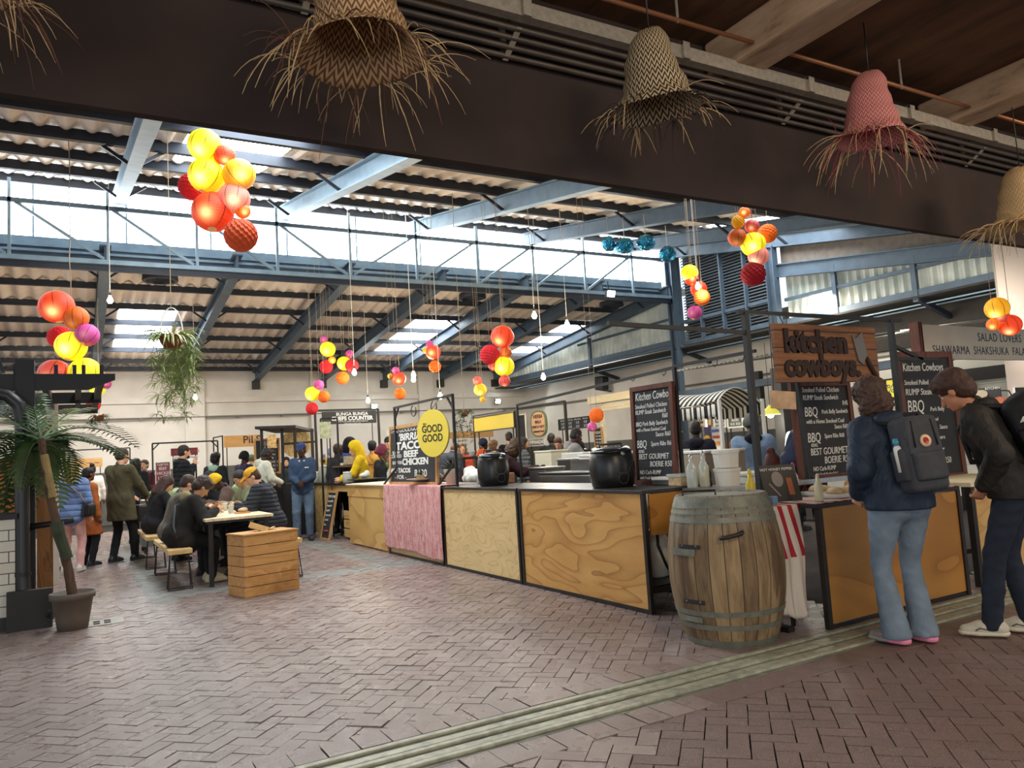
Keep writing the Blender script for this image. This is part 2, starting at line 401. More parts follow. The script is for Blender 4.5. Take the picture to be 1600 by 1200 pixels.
HL = [(.88, 2.12, 19.0, 22.75), (8.14, 9.5, 19.0, 22.75), (13.0, 14.4, 19.0, 22.75), (-5.2, -3.9, 19.0, 22.75)]
HU = [(1.35, 2.72, 6.5, 12.5), (12.2, 13.3, 9.8, 12.4), (7.1, 7.8, 5.2, 8)]
sheet(15.6, 25.2, zL, HL); sheet(3.5, 15.75, zU, HU)
t = NT('translucent roof light'); t.set(Base_Color=(.9, .95, 1, 1), Emission_Color=(.9, .96, 1, 1), Emission_Strength=SKYLIGHT); M_SKYL = t.m
t = NT('clerestory glazing'); t.set(Base_Color=(.9, .95, 1, 1), Emission_Color=(.87, .95, 1, 1), Emission_Strength=GLAZING); M_GLAZ = t.m
wn = 1
for hs, zf in ((HL, zL), (HU, zU)):
    for h in hs:
        b = MB(); b.add([(h[0], h[2], zf(h[2])+.48), (h[1], h[2], zf(h[2])+.48), (h[1], h[3], zf(h[3])+.48), (h[0], h[3], zf(h[3])+.48)], [(0, 1, 2, 3)])
        struct(b.build('window_%d' % wn, M_SKYL)); wn += 1
# clerestory: glazing, sill, gutter, lattice girder
b = MB(); b.span((-8, 15.52, 5.62), (13.6, 15.54, 6.66)); clr = struct(b.build('window_%d' % wn, M_GLAZ))
b = MB(); b.span((-8, 15.40, 5.46), (13.6, 15.58, 5.63)); b.span((-8, 15.36, 5.36), (13.6, 15.50, 5.40)); b.build('window_sill', M_STEELL, clr)
b = MB(); b.span((-8, 15.44, 5.30), (13.6, 15.56, 5.46)); b.build('gutter', M_STEEL, clr)
b = MB()
for k in range(15): b.span((-8+k*1.47+.02, 15.49, 5.6), (-8+k*1.47+.05, 15.53, 6.66))
b.build('glazing_bar', M_STEELL, clr)
b = MB(); b.span((-8, 14.96, 5.1), (13.6, 15.06, 5.18)); struct(b.build('girder_bottom_chord', M_STEELL))
b = MB(); b.span((-8, 15.02, 4.99), (13.6, 15.1, 5.095)); struct(b.build('roof_purlin', M_PURL))
b = MB(); b.span((-8, 14.97, 6.08), (13.6, 15.05, 6.16)); struct(b.build('girder_top_chord', M_STEEL))
VX = [-.94+1.472*k for k in range(-4, 10)]
for i, x in enumerate(VX):
    b = MB(); b.bar((x, 15, 5.18), (x, 15, 6.5), .05, .06); struct(b.build('girder_post', M_STEELL))
    if i+1 < len(VX):
        x2 = VX[i+1]; p, q = ((x+.05, 15.02, 6.12), (x2-.06, 15.02, 5.2)) if x2 < 5.2 else ((x2-.05, 15.02, 6.12), (x+.06, 15.02, 5.2))
        b = MB(); b.bar(p, q, .05, .05); struct(b.build('girder_diagonal', M_STEELL))
# upper rafters
for x in (-5.2, -2.2, .72, 3.62, 6.5, 9.36, 12.0, 13.62):
    b = MB(); ibeam(b, (x, 15.3, zU(15.3)+.15), (x, 3.7, zU(3.7)+.15), .30, .18); o = struct(b.build('roof_rafter', M_STEELL if x < 7 else M_STEEL))
    b = MB()
    for y in (14.4, 11.23, 8.46):
        for sg in (-1, 1): b.bar((x, y, zU(y)+.03), (x+sg*.4, y+.1, zU(y)+.34), .045, .045)
    b.build('brace', M_PURL, o)
# gable frame on the right: columns, louvres, profiled sheet, soffit
for y, top in ((15.0, 6.4), (11.7, 5.6)):
    b = MB(); b.span((13.5, y-.12, 0), (13.665, y-.10, top)); b.span((13.5, y+.10, 0), (13.665, y+.12, top)); b.span((13.605, y-.1, 0), (13.635, y+.1, top)); struct(b.build('steel_column', M_STEEL))
b = MB()
for k in range(32):
    z = 3.98+k*.075
    if z < 6.3: b.box((13.86, 13.35, z), (.06, 3.05, .012), (0, -.7, 0))
o = struct(b.build('louvre_panel', mat('louvre grey', '68727a', .5, .2)))
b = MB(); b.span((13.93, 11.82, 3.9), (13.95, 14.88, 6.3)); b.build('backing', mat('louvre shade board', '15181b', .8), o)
b = MB()
for k in range(5): b.span((13.665, 11.85+k*.75, 3.9), (13.78, 11.89+k*.75, 6.3))
b.span((13.7, 11.8, 4.42), (13.78, 14.9, 4.5)); b.span((13.7, 11.8, 3.85), (13.8, 14.9, 3.95)); b.build('frame', M_STEEL, o)
t = NT('translucent profiled sheet'); t.set(Base_Color=t.ramp(t.noise(t.co(), 2, 4), [(.35, hexc('8b948f')), (.65, hexc('b9bdb3'))]), Roughness=.5, Emission_Color=(.85, .95, .9, 1), Emission_Strength=.07); M_PROF = t.m
def gable(y0, y1, zb, ztop, nrib):
    b = MB(); ys = [y0+(y1-y0)*i/(nrib*4) for i in range(nrib*4+1)]
    for i, y in enumerate(ys): x = 13.78+(.0 if i % 4 in (0, 1) else .06); b.v += [(x, y, zb), (x, y, max(zb+.02, ztop(y)))]
    b.f = [(2*i, 2*i+2, 2*i+3, 2*i+1) for i in range(len(ys)-1)]
    return b.build('gable_sheet', M_PROF)
g1 = struct(gable(3.7, 11.5, 3.92, lambda y: 3.32+.15*y+.1, 40)); g2 = struct(gable(15.15, 24.5, 4.06, lambda y: zL(y)+.25, 46))
b = MB(); ibeam(b, (13.66, 3.75, 3.3+.15*3.75), (13.66, 11.6, 3.3+.15*11.6), .3, .14); b.build('gable_rafter', M_STEEL, g1)
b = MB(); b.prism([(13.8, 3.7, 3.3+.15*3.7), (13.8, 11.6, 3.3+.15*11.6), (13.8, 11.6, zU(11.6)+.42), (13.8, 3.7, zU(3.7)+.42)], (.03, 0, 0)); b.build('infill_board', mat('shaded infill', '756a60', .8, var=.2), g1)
b = MB(); b.span((13.66, 3.7, 3.8), (13.76, 11.6, 3.93)); b.bar((13.7, 11.5, 4.36), (13.7, 3.8, 4.3), .06, .07)
for y in (10.2, 8.48, 7.0, 5.2): b.span((13.64, y-.05, 3.7), (13.72, y+.05, 3.3+.15*y))
b.build('frame', M_STEEL, g1)
b = MB(); b.span((13.66, 15.1, 3.92), (13.76, 24.9, 4.06)); b.bar((13.7, 15.1, 4.62), (13.7, 19.6, 4.58), .06, .06); b.span((13.64, 18.9, 3.8), (13.72, 19.0, zL(19))); b.span((13.6, 15.1, 3.84), (13.7, 24, 3.9)); b.build('frame', M_STEEL, g2)
M_SOFF = mat('dark soffit boards', '2b2724', .8, var=.2)
b = MB(); b.span((13.6, 3.7, 3.76), (14.95, 25, 3.8)); struct(b.build('ceiling_soffit', M_SOFF))
b = MB(); b.span((14.7, 3.7, 3.0), (14.9, 12.4, 3.76)); struct(b.build('trim_6', M_SOFF))
for y in (19.0, 15.0, 11.7, 8.48): b = MB(); b.bar((13.65, y, 3.78), (14.75, y, 3.45), .08, .1); struct(b.build('soffit_bracket', M_PURL))
for y0 in (13.9, 14.3):
    b = MB(); b.span((y0, 3.8, 3.69), (y0+.05, 24.5, 3.665)); struct(b.build('soffit_batten', M_STEELL))
# cable tray on the bulkhead of the entrance hall
b = MB(); b.span((-3, 3.13, 3.555), (10, 3.19, 3.635)); tray = tag(b.build('cable_tray', M_GALV), 'galvanised steel channel running along the dark bulkhead under the ceiling', 'cable tray')
M_COND = mat('conduit dark', '4d443d', .5, .4, var=.2)
for k in range(4): b = MB(); b.tube([(-3, 3.22+.045*k, 3.535-.026*k), (10, 3.22+.045*k, 3.535-.026*k)], .016, 8); b.build('conduit', M_COND, tray, smooth=True)
for k in range(10):
    x = -1.2+k*1.07; b = MB(); b.box((x, 3.245, 3.644), (.05, .26, .016)); b.box((x, 3.12, 3.6), (.05, .02, .1)); b.box((x, 3.285, 3.487), (.032, .19, .008), (-.53, 0, 0)); b.box((x, 3.38, 3.56), (.03, .02, .17)); b.build('clip', M_GALV, tray)
b = MB(); b.tube([(-2, 2.98, 3.665), (3.48, 2.98, 3.665)], .013, 8); b.tube([(3.75, 2.98, 3.665), (5.7, 2.98, 3.665)], .013, 8); b.tube([(5.98, 2.98, 3.665), (9, 2.98, 3.665)], .013, 8)
pipe = tag(b.build('copper_pipe', mat('dull copper', 'a5714f', .45, .6), smooth=True), 'thin copper pipe running under the brown ceiling behind the straw shades', 'pipe')
b = MB()
for x in (1.0, 2.3, 2.9, 4.9): b.tube([(x, 2.98, 3.86), (x, 2.98, 3.65)], .008, 6)
b.build('hanger', M_GALV, pipe)
# ================================================================== signed-distance modelling for people and soft things
def smin(a, b, k):
    h = np.clip(.5+.5*(b-a)/k, 0, 1); return b*(1-h)+a*h-k*h*(1-h)
def field(prims, vox, k=.02, pad=.03, post=None):
    """prims: ('c',a,b,ra,rb[,k]) round cone | ('e',c,(rx,ry,rz)[,R][,k]) ellipsoid | ('-c'/'-e' ...) carve. Returns verts, quads."""
    mn = np.array([1e9]*3); mx = -mn
    for p in prims:
        if p[0][0] == '-': continue
        if p[0] == 'b':
            q = np.array(p[1], float); r = np.linalg.norm(p[2]); mn = np.minimum(mn, q-r); mx = np.maximum(mx, q+r)
        elif p[0] == 'c':
            for q, r in ((p[1], p[3]), (p[2], p[4])): q = np.array(q); mn = np.minimum(mn, q-r); mx = np.maximum(mx, q+r)
        else:
            r = max(p[2]) if len(p) > 3 and p[3] is not None else np.array(p[2]); q = np.array(p[1]); mn = np.minimum(mn, q-r); mx = np.maximum(mx, q+r)
    mn = mn-pad; mx = mx+pad; n = np.ceil((mx-mn)/vox).astype(int)+1
    V = np.full(n, .2, dtype=np.float32)
    ax = [mn[i]+vox*np.arange(n[i]) for i in range(3)]
    for p in prims:
        typ = p[0].lstrip('-'); neg = p[0][0] == '-'
        if typ == 'c':
            a = np.array(p[1], float); b = np.array(p[2], float); ra, rb = p[3], p[4]; kk = p[5] if len(p) > 5 else k; R = max(ra, rb)+.1
            lo = np.minimum(a, b)-R; hi = np.maximum(a, b)+R
        elif typ == 'b':
            c = np.array(p[1], float); hf = np.array(p[2], float); rr = p[3]; Rm = p[4] if len(p) > 4 else None; kk = p[5] if len(p) > 5 else k; R = np.linalg.norm(hf)+.1; lo = c-R; hi = c+R
        else:
            c = np.array(p[1], float); r = np.array(p[2], float); Rm = p[3] if len(p) > 3 else None; kk = p[4] if len(p) > 4 else k; R = r.max()+.1; lo = c-R; hi = c+R
        i0 = np.clip(np.floor((lo-mn)/vox).astype(int), 0, n); i1 = np.clip(np.ceil((hi-mn)/vox).astype(int)+1, 0, n)
        if (i1 <= i0).any(): continue
        sl = tuple(slice(i0[i], i1[i]) for i in range(3))
        X = ax[0][sl[0]][:, None, None]; Y = ax[1][sl[1]][None, :, None]; Z = ax[2][sl[2]][None, None, :]
        if typ == 'c':
            ba = b-a; L2 = max(ba@ba, 1e-9); px, py, pz = X-a[0], Y-a[1], Z-a[2]
            t = np.clip((px*ba[0]+py*ba[1]+pz*ba[2])/L2, 0, 1)
            d = np.sqrt((px-t*ba[0])**2+(py-t*ba[1])**2+(pz-t*ba[2])**2)-(ra+t*(rb-ra))
        elif typ == 'b':
            px, py, pz = X-c[0], Y-c[1], Z-c[2]
            if Rm is not None:
                A = np.array(Rm); px, py, pz = (px*A[0][i]+py*A[1][i]+pz*A[2][i] for i in range(3))
            qx, qy, qz = (np.abs(v)-(hf[i]-rr) for i, v in enumerate((px, py, pz)))
            d = np.sqrt(np.maximum(qx, 0)**2+np.maximum(qy, 0)**2+np.maximum(qz, 0)**2)+np.minimum(np.maximum(qx, np.maximum(qy, qz)), 0)-rr
        else:
            px, py, pz = X-c[0], Y-c[1], Z-c[2]
            if Rm is not None:
                A = np.array(Rm); px, py, pz = (px*A[0][i]+py*A[1][i]+pz*A[2][i] for i in range(3))
            q = np.sqrt((px/r[0])**2+(py/r[1])**2+(pz/r[2])**2); q2 = np.sqrt((px/r[0]**2)**2+(py/r[1]**2)**2+(pz/r[2]**2)**2)
            d = q*(q-1)/np.maximum(q2, 1e-6)
        S = V[sl]
        V[sl] = -smin(-S, d, kk) if neg else smin(S, np.minimum(d, .2).astype(np.float32), kk)
    if post is not None: V = post(V, ax)
    V[0] = V[-1] = .2; V[:, 0] = V[:, -1] = .2; V[:, :, 0] = V[:, :, -1] = .2
    return nets(V, mn, vox)
def nets(V, mn, vox):
    I = V < 0; c = [I[i:I.shape[0]-1+i, j:I.shape[1]-1+j, k:I.shape[2]-1+k] for i in (0, 1) for j in (0, 1) for k in (0, 1)]
    s = sum(x.astype(np.int8) for x in c); act = (s > 0) & (s < 8); idx = np.full(act.shape, -1, int); A = np.argwhere(act); idx[act] = np.arange(len(A))
    P = np.zeros((len(A), 3)); W = np.zeros(len(A))
    cor = [(i, j, k) for i in (0, 1) for j in (0, 1) for k in (0, 1)]
    vals = {q: V[A[:, 0]+q[0], A[:, 1]+q[1], A[:, 2]+q[2]] for q in cor}
    for q in cor:
        for d in range(3):
            if q[d] == 0:
                e = list(q); e[d] = 1; a = vals[q]; b = vals[tuple(e)]; m = (a < 0) != (b < 0)
                t = np.where(m, a/np.where(m, a-b, 1), 0); pt = np.array(q, float)[None, :].repeat(len(A), 0); pt[:, d] = t
                P[m] += pt[m]; W[m] += 1
    P = mn+vox*(A+P/np.maximum(W, 1)[:, None]); F = []
    for d in range(3):
        a, b = [(1, 2), (2, 0), (0, 1)][d]; n0 = V.shape
        sl0 = [slice(1, n0[i]-1) for i in range(3)]; sl0[d] = slice(0, n0[d]-1); sl1 = list(sl0); sl1[d] = slice(1, n0[d])
        i0 = I[tuple(sl0)]; i1 = I[tuple(sl1)]; E = np.argwhere(i0 != i1); off = np.array([1, 1, 1]); off[d] = 0; G = E+off
        ea = np.zeros(3, int); ea[a] = 1; eb = np.zeros(3, int); eb[b] = 1
        q = [idx[tuple((G-u).T)] for u in (ea*0, ea, ea+eb, eb)]; Q = np.stack(q, 1); flip = ~i0[tuple(E.T)]
        Q[flip] = Q[flip][:, ::-1]; F.append(Q)
    return P, np.concatenate(F)
def relax(P, Q, it=2):
    for _ in range(it):
        S = np.zeros_like(P); C = np.zeros(len(P))
        for a, b in ((0, 1), (1, 2), (2, 3), (3, 0)):
            np.add.at(S, Q[:, a], P[Q[:, b]]); np.add.at(C, Q[:, a], 1); np.add.at(S, Q[:, b], P[Q[:, a]]); np.add.at(C, Q[:, b], 1)
        P = .5*P+.5*S/np.maximum(C, 1)[:, None]
    return P
def npmesh(name, P, Q, material, parent=None, loc=None):
    me = bpy.data.meshes.new(name); me.vertices.add(len(P)); me.vertices.foreach_set('co', P.astype(np.float32).ravel())
    me.loops.add(Q.size); me.loops.foreach_set('vertex_index', Q.astype(np.int32).ravel())
    me.polygons.add(len(Q)); me.polygons.foreach_set('loop_start', np.arange(0, Q.size, 4, dtype=np.int32))
    me.update(calc_edges=True); me.materials.append(material); me.shade_smooth()
    o = bpy.data.objects.new(name, me); COL.objects.link(o)
    if parent is not None: o.parent = parent
    if loc is not None: o.location = loc
    return o
def soft(name, prims, material, parent, vox=.012, k=.02, post=None, it=2, loc=None):
    P, Q = field(prims, vox, k, post=post); return npmesh(name, relax(P, Q, it), Q, material, parent, loc)

# ------------------------------------------------------------------ people
SKIN = {}
def skin(h): return mat('skin '+h, h, .55, var=.06, vscale=14, spec=.3)
def np3(*a): return np.array(a, float)
def rotm(ax, deg): return np.array(Matrix.Rotation(math.radians(deg), 3, ax))
def ik(a, t, l1, l2, pole):
    d = t-a; D = np.linalg.norm(d); D2 = min(D, (l1+l2)*.995); u = d/D; t = a+u*D2
    x = (l1*l1-l2*l2+D2*D2)/(2*D2); h = math.sqrt(max(l1*l1-x*x, 0)); p = pole-u*(pole@u); p = p/(np.linalg.norm(p)+1e-9)
    return a+u*x+p*h, t
def hand_prims(wr, dr, nrm, side, curl, s):
    """palm, four jointed fingers of different length, thumb leaving the side of the palm. dr: finger direction, nrm: palm normal"""
    dr = dr/np.linalg.norm(dr); nrm = nrm-dr*(nrm@dr); nrm = nrm/(np.linalg.norm(nrm)+1e-9); sd = np.cross(dr, nrm)*side; out = []
    for u in (-.026, -.009, .009, .026): out.append(('c', wr+dr*.012*s, wr+dr*.085*s+sd*u*s, .019*s, .014*s, .012))
    for u, L in ((-.031, .058), (-.011, .078), (.010, .084), (.031, .074)):
        b = wr+dr*.088*s+sd*u*s; pts = [b]; a = curl*.55
        for f in (.45, .32, .23): pts.append(pts[-1]+(dr*math.cos(a)+nrm*math.sin(a))*L*f*s); a += curl
        for i in range(3): out.append(('c', pts[i], pts[i+1], (.0098-.001*i)*s, (.0092-.001*i)*s, .003))
    b = wr+dr*.03*s+sd*.028*s; m = b+(sd*.7+dr*.65+nrm*.3)*.042*s; e = m+(dr*.85+sd*.15+nrm*.5)*.04*s
    out += [('c', b, m, .015*s, .0115*s, .008), ('c', m, e, .0115*s, .0088*s, .004)]
    return out
def person(label, loc, yaw, h=1.72, build=1.0, skin_c='c58f6e', pelvis=None, lean=0, side=0, twist=0, head=(0, 0, 0), feet=None, hands=None, wide=1.0,
           top='jacket', top_c=None, hem=.0, bulk=.022, hood=0, hood_c=None, collar=None, sleeves=1.0, legs_c=None, leg_r=1.0, flare=0.0, shoe_c=None, sole_c=None,
           hair='short', hair_c='2a1c14', hat=None, hat_c=None, face=False, vox=.0125, group=None, curl=.35, extras=None, palms=None, no_shoes=False, beard=None):
    """yaw: compass angle of the facing, degrees clockwise from +Y. Local frame: x right, y forward."""
    s = h/1.75; root = thing('person', label, 'person', loc, group, -math.radians(yaw)); SK = skin(skin_c)
    hz = (.94*s if pelvis is None else pelvis); pel = np3(0, 0, hz)
    R = rotm('X', -lean) @ rotm('Y', side) @ np.eye(3); T = lambda x, y, z: pel + R @ np3(x*s, y*s, z*s)
    Rt = R @ rotm('Z', -twist); Tt = lambda x, y, z: pel + R @ np3(0, 0, .30*s) + Rt @ np3(x*s, y*s, (z-.30)*s)
    sw = .178*wide*build**.3
    nb = Tt(0, -.005, .545); hd = Rt @ rotm('Z', -head[1]) @ rotm('X', -head[0]) @ rotm('Y', head[2]); hc = nb + (Rt @ np3(0, .012, .055)*s) + hd @ np3(0, .022, .095)*s
    HP = lambda x, y, z: hc + hd @ np3(x*s, y*s, z*s)
    feet = feet or ((-.1, .0, 0), (.1, .0, 0)); hips = [pel+np3(-.088*s*build**.5, 0, -.01*s), pel+np3(.088*s*build**.5, 0, -.01*s)]
    legs = []
    for i in (0, 1):
        f = feet[i]; an = np3(f[0], f[1], f[2]+.085*s); kn, an = ik(hips[i], an, .44*s, .425*s, np3((-.15, .15)[i], 1, 0)); legs.append((hips[i], kn, an))
    hands = hands or ((-.26, .04, hz-.16*s), (.26, .04, hz-.16*s)); arms = []
    for i in (0, 1):
        sg = (-1, 1)[i]; sh = Tt(sg*sw, -.005, .475); t = np3(*hands[i]); el, wr = ik(sh, t, .285*s, .255*s, np3(sg*.55, -.75, -.45)); arms.append((sh, el, wr))
    b = build
    # body
    bp = [('c', T(-.055, 0, -.02), T(-.05, 0, .16), .115*s*b, .098*s*b), ('c', T(.055, 0, -.02), T(.05, 0, .16), .115*s*b, .098*s*b),
          ('c', T(-.05, 0, .16), Tt(-.085, .0, .38), .098*s*b, .105*s*b), ('c', T(.05, 0, .16), Tt(.085, .0, .38), .098*s*b, .105*s*b),
          ('c', Tt(-.12, -.01, .455), Tt(.12, -.01, .455), .062*s, .062*s, .04), ('c', Tt(0, -.015, .47), nb+(hd@np3(0, .0, .07)*s), .062*s, .052*s, .03)]
    for hp, kn, an in legs: bp += [('c', hp, kn, .08*s*b, .044*s, .03), ('c', kn, kn*.6+an*.4, .044*s, .046*s), ('c', kn*.6+an*.4, an, .046*s, .036*s)]
    for (hp, kn, an), f in zip(legs, feet): fd = np3(f[3] if len(f) > 3 else 0, 1, 0); fd = fd/np.linalg.norm(fd); bp += [('c', an+np3(0, 0, -.03*s)-fd*.02*s, an+fd*.13*s+np3(0, 0, -.055*s), .036*s, .026*s)]
    for i, (sh, el, wr) in enumerate(arms):
        bp += [('c', sh, el, .054*s*b, .042*s*b, .03), ('c', el, wr, .043*s*b, .028*s)]
        dr = (wr-el)/np.linalg.norm(wr-el); nr = np3(*palms[i]) if palms else np3((.8, -.8)[i], .5, .0); bp += hand_prims(wr, dr, nr, (1, -1)[i], curl, s)
    # head: skull, jaw, nose, brow, ears
    bp += [('e', HP(0, -.012, .035), (.076*s, .094*s, .09*s), hd, .02), ('e', HP(0, .03, -.03), (.06*s, .062*s, .082*s), hd, .03), ('e', HP(0, .068, -.088), (.03*s, .026*s, .024*s), hd, .025),
           ('c', HP(0, .088, .012), HP(0, .113, -.028), .009*s, .0155*s, .012), ('c', HP(-.032, .082, .028), HP(.032, .082, .028), .012*s, .012*s, .012), ('c', HP(-.02, .09, -.058), HP(.02, .09, -.058), .011*s, .011*s, .01),
           ('e', HP(-.079, -.005, -.005), (.012*s, .024*s, .034*s), hd, .006), ('e', HP(.079, -.005, -.005), (.012*s, .024*s, .034*s), hd, .006),
           ('-e', HP(-.033, .096, .006), (.018*s, .014*s, .012*s), hd, .008), ('-e', HP(.033, .096, .006), (.018*s, .014*s, .012*s), hd, .008)]
    soft('body', bp, SK, root, vox, .018)
    if face:
        for sg in (-1, 1):
            q = MB(); q.ball(Vector(HP(sg*.031, .074, .006)), .0125*s, 10, 6); fix(q, 'eye', mat('eye white', 'd8d2c8', .25), root)
            q = MB(); q.ball(Vector(HP(sg*.031, .0835, .006)), .0058*s, 8, 5); fix(q, 'pupil', mat('eye dark', '1d120c', .2), root)
            q = MB(); q.tube([HP(sg*.016, .094, .03), HP(sg*.034, .096, .035), HP(sg*.05, .084, .03)], [.003*s, .004*s, .0025*s], 6); fix(q, 'eyebrow', mat('hair '+hair_c, hair_c, .7), root)
        q = MB(); q.tube([HP(-.024, .093, -.056), HP(-.008, .1015, -.054), HP(.008, .1015, -.054), HP(.024, .093, -.056)], [.003*s, .0055*s, .0055*s, .003*s], 6); fix(q, 'mouth', mat('lips '+skin_c, tuple(np.array(hexc(skin_c))*np.array((.85, .55, .52))), .45), root)
        if beard: soft('beard', [('e', HP(0, .058, -.07), (.052*s, .05*s, .042*s), hd), ('-e', HP(0, .1, -.048), (.04*s, .03*s, .022*s), hd)], mat('hair '+beard, beard, .9), root, .008)
    # trousers
    if legs_c is not None:
        hm = .02*s; lp = [('c', T(-.055, 0, -.02), T(-.05, 0, .1), .128*s*b, .11*s*b, .03), ('c', T(.055, 0, -.02), T(.05, 0, .1), .128*s*b, .11*s*b, .03), ('e', T(-.06, -.045, -.03), (.085*s*b, .085*s*b, .09*s*b), None, .03), ('e', T(.06, -.045, -.03), (.085*s*b, .085*s*b, .09*s*b), None, .03)]
        for hp, kn, an in legs:
            r2 = (.056+flare)*s*leg_r; lo = an+(an-kn)/np.linalg.norm(an-kn)*.035*s
            lp += [('c', hp, kn, .104*s*b*leg_r, .066*s*leg_r-flare*.25*s, .025), ('c', kn, kn*.5+lo*.5, .066*s*leg_r-flare*.25*s, .061*s*leg_r+flare*.25*s), ('c', kn*.5+lo*.5, lo, .061*s*leg_r+flare*.25*s, r2)]
        def folds(V, ax):
            x, y, z = ax[0][:, None, None], ax[1][None, :, None], ax[2][None, None, :]
            if pelvis is None: V = np.maximum(V, min(feet[0][2], feet[1][2])+.035*s-z)
            return V+(.0028*np.sin(70*z+9*np.sin(13*x+5*y))*np.cos(17*x+21*y+11*z)).astype(np.float32)
        soft('trousers', lp, legs_c, root, vox, .02, folds)
    # shoes
    if shoe_c is not None and not no_shoes:
        for i, (hp, kn, an) in enumerate(legs):
            f = feet[i]; fd = np3(f[3] if len(f) > 3 else 0, 1, 0); fd = fd/np.linalg.norm(fd); z0 = f[2]; g = np3(an[0], an[1], z0)
            def flat(V, ax, z0=z0): return np.maximum(V, (z0+.012*s-ax[2])[None, None, :].astype(np.float32))
            sp = [('c', g-fd*.045*s+np3(0, 0, .045*s), g+fd*.07*s+np3(0, 0, .045*s), .045*s, .046*s), ('c', g+fd*.07*s+np3(0, 0, .043*s), g+fd*.155*s+np3(0, 0, .03*s), .046*s, .034*s), ('c', g-fd*.02*s+np3(0, 0, .06*s), g-fd*.012*s+np3(0, 0, .105*s), .047*s, .042*s)]
            sh = soft('shoe', sp, shoe_c, root, min(vox, .009), .02, flat)
            so = [('c', g-fd*.047*s+np3(0, 0, .022*s), g+fd*.08*s+np3(0, 0, .022*s), .046*s, .049*s), ('c', g+fd*.08*s+np3(0, 0, .022*s), g+fd*.16*s+np3(0, 0, .022*s), .049*s, .037*s)]
            def slab(V, ax, z0=z0): z = ax[2][None, None, :]; return np.maximum(V, np.maximum(z0+.001-z, z-z0-.03*s).astype(np.float32))
            soft('sole', so, sole_c or shoe_c, sh, min(vox, .009), .02, slab)
    # upper garment
    if top_c is not None:
        u = bulk; tp = [('c', T(-.06, 0, .02-hem*.0), T(-.052, 0, .18), (.118+u)*s*b, (.102+u)*s*b, .03), ('c', T(.06, 0, .02), T(.052, 0, .18), (.118+u)*s*b, (.102+u)*s*b, .03),
              ('c', T(-.05, 0, .18), Tt(-.088, .0, .385), (.102+u)*s*b, (.108+u)*s*b, .03), ('c', T(.05, 0, .18), Tt(.088, .0, .385), (.102+u)*s*b, (.108+u)*s*b, .03),
              ('c', Tt(-.125, -.01, .455), Tt(.125, -.01, .455), (.064+u)*s, (.064+u)*s, .04), ('c', Tt(0, -.012, .47), Tt(0, -.004, .56), (.07+u)*s, (.056+u*.6)*s, .03)]
        if hem > 0:
            for i in (0, 1):
                hp, kn, an = legs[i]; sg = (-1, 1)[i]; L = (kn-hp)/np.linalg.norm(kn-hp)
                e = hp+L*hem*s if pelvis is None else hp+np3(0, 0, -hem*s*.2)+L*.1*s
                tp.append(('c', T(sg*.05, 0, .02), e+np3(-sg*.03*s, -.01, 0), (.118+u)*s*b, ((.128 if hem > .15 else .112)+u)*s*b, .04)); tp.append(('c', T(sg*.02, -.02, .02), np3(sg*.02*s, e[1]-.04*s, e[2]), (.118+u)*s*b, (.115+u)*s*b, .04))
        for i, (sh, el, wr) in enumerate(arms):
            w2 = el*(1-sleeves)+wr*sleeves if sleeves > .05 else None
            tp.append(('c', sh, el if w2 is not None else sh*.4+el*.6, (.06+u)*s*b, (.05+u)*s*b, .03))
            if w2 is not None: tp.append(('c', el, w2-(w2-el)/np.linalg.norm(w2-el)*.012, (.05+u)*s*b, (.036+u*.75)*s, .02))
        ce = nb+(hd@np3(0, .005, .09)*s); tp.append(('-c', nb, ce+(ce-nb)*.9, .06*s, .07*s, .008))
        zc = (min(legs[0][0][2], legs[1][0][2]) - (hem if hem > 0 else -.005)*s)
        def cut(V, ax):
            x, y, z = ax[0][:, None, None], ax[1][None, :, None], ax[2][None, None, :]
            V = V+(.0042*np.sin(38*z+7*np.sin(9*x+4*y))*np.cos(14*x-12*y+6*z)+.002*np.sin(83*z+10*np.sin(21*x))*np.sin(30*y+9*z)).astype(np.float32)
            if pelvis is None and hem > 0: V = np.where((abs(x) < .19*s*b) | True, np.maximum(V, np.where((z > hz-.35*s) | (z < zc+.0), (zc-z), -1) if hands[0][2] > zc+.02 and hands[1][2] > zc+.02 else -1), V)
            return V.astype(np.float32)
        soft('coat' if hem > .25 else top, tp, top_c, root, vox, .02, cut)
        if hood:
            soft('hood', [('e', Tt(0, -.085, .52), (.115*s, .062*s, .06*s), Rt, .03), ('c', Tt(-.09, -.02, .525), Tt(-.04, .06, .5), .03*s, .022*s, .03), ('c', Tt(.09, -.02, .525), Tt(.04, .06, .5), .03*s, .022*s, .03), ('e', Tt(0, -.09, .475), (.1*s, .05*s, .055*s), Rt, .03)], hood_c or top_c, root, min(vox, .011), .03)
        elif collar is not None:
            soft('collar', [('c', Tt(-.07, -.03, .53), Tt(.07, -.03, .53), .03*s, .03*s), ('c', Tt(-.075, -.03, .53), Tt(-.04, .07, .49), .027*s, .022*s), ('c', Tt(.075, -.03, .53), Tt(.04, .07, .49), .027*s, .022*s)], collar, root, min(vox, .011), .02)
    # hair and hats
    HM = MATS.get('hair '+hair_c) or hair_mat(hair_c)
    hp_ = None; fc = [('-e', HP(0, .105, -.035), (.068*s, .075*s, .098*s), hd, .012)]
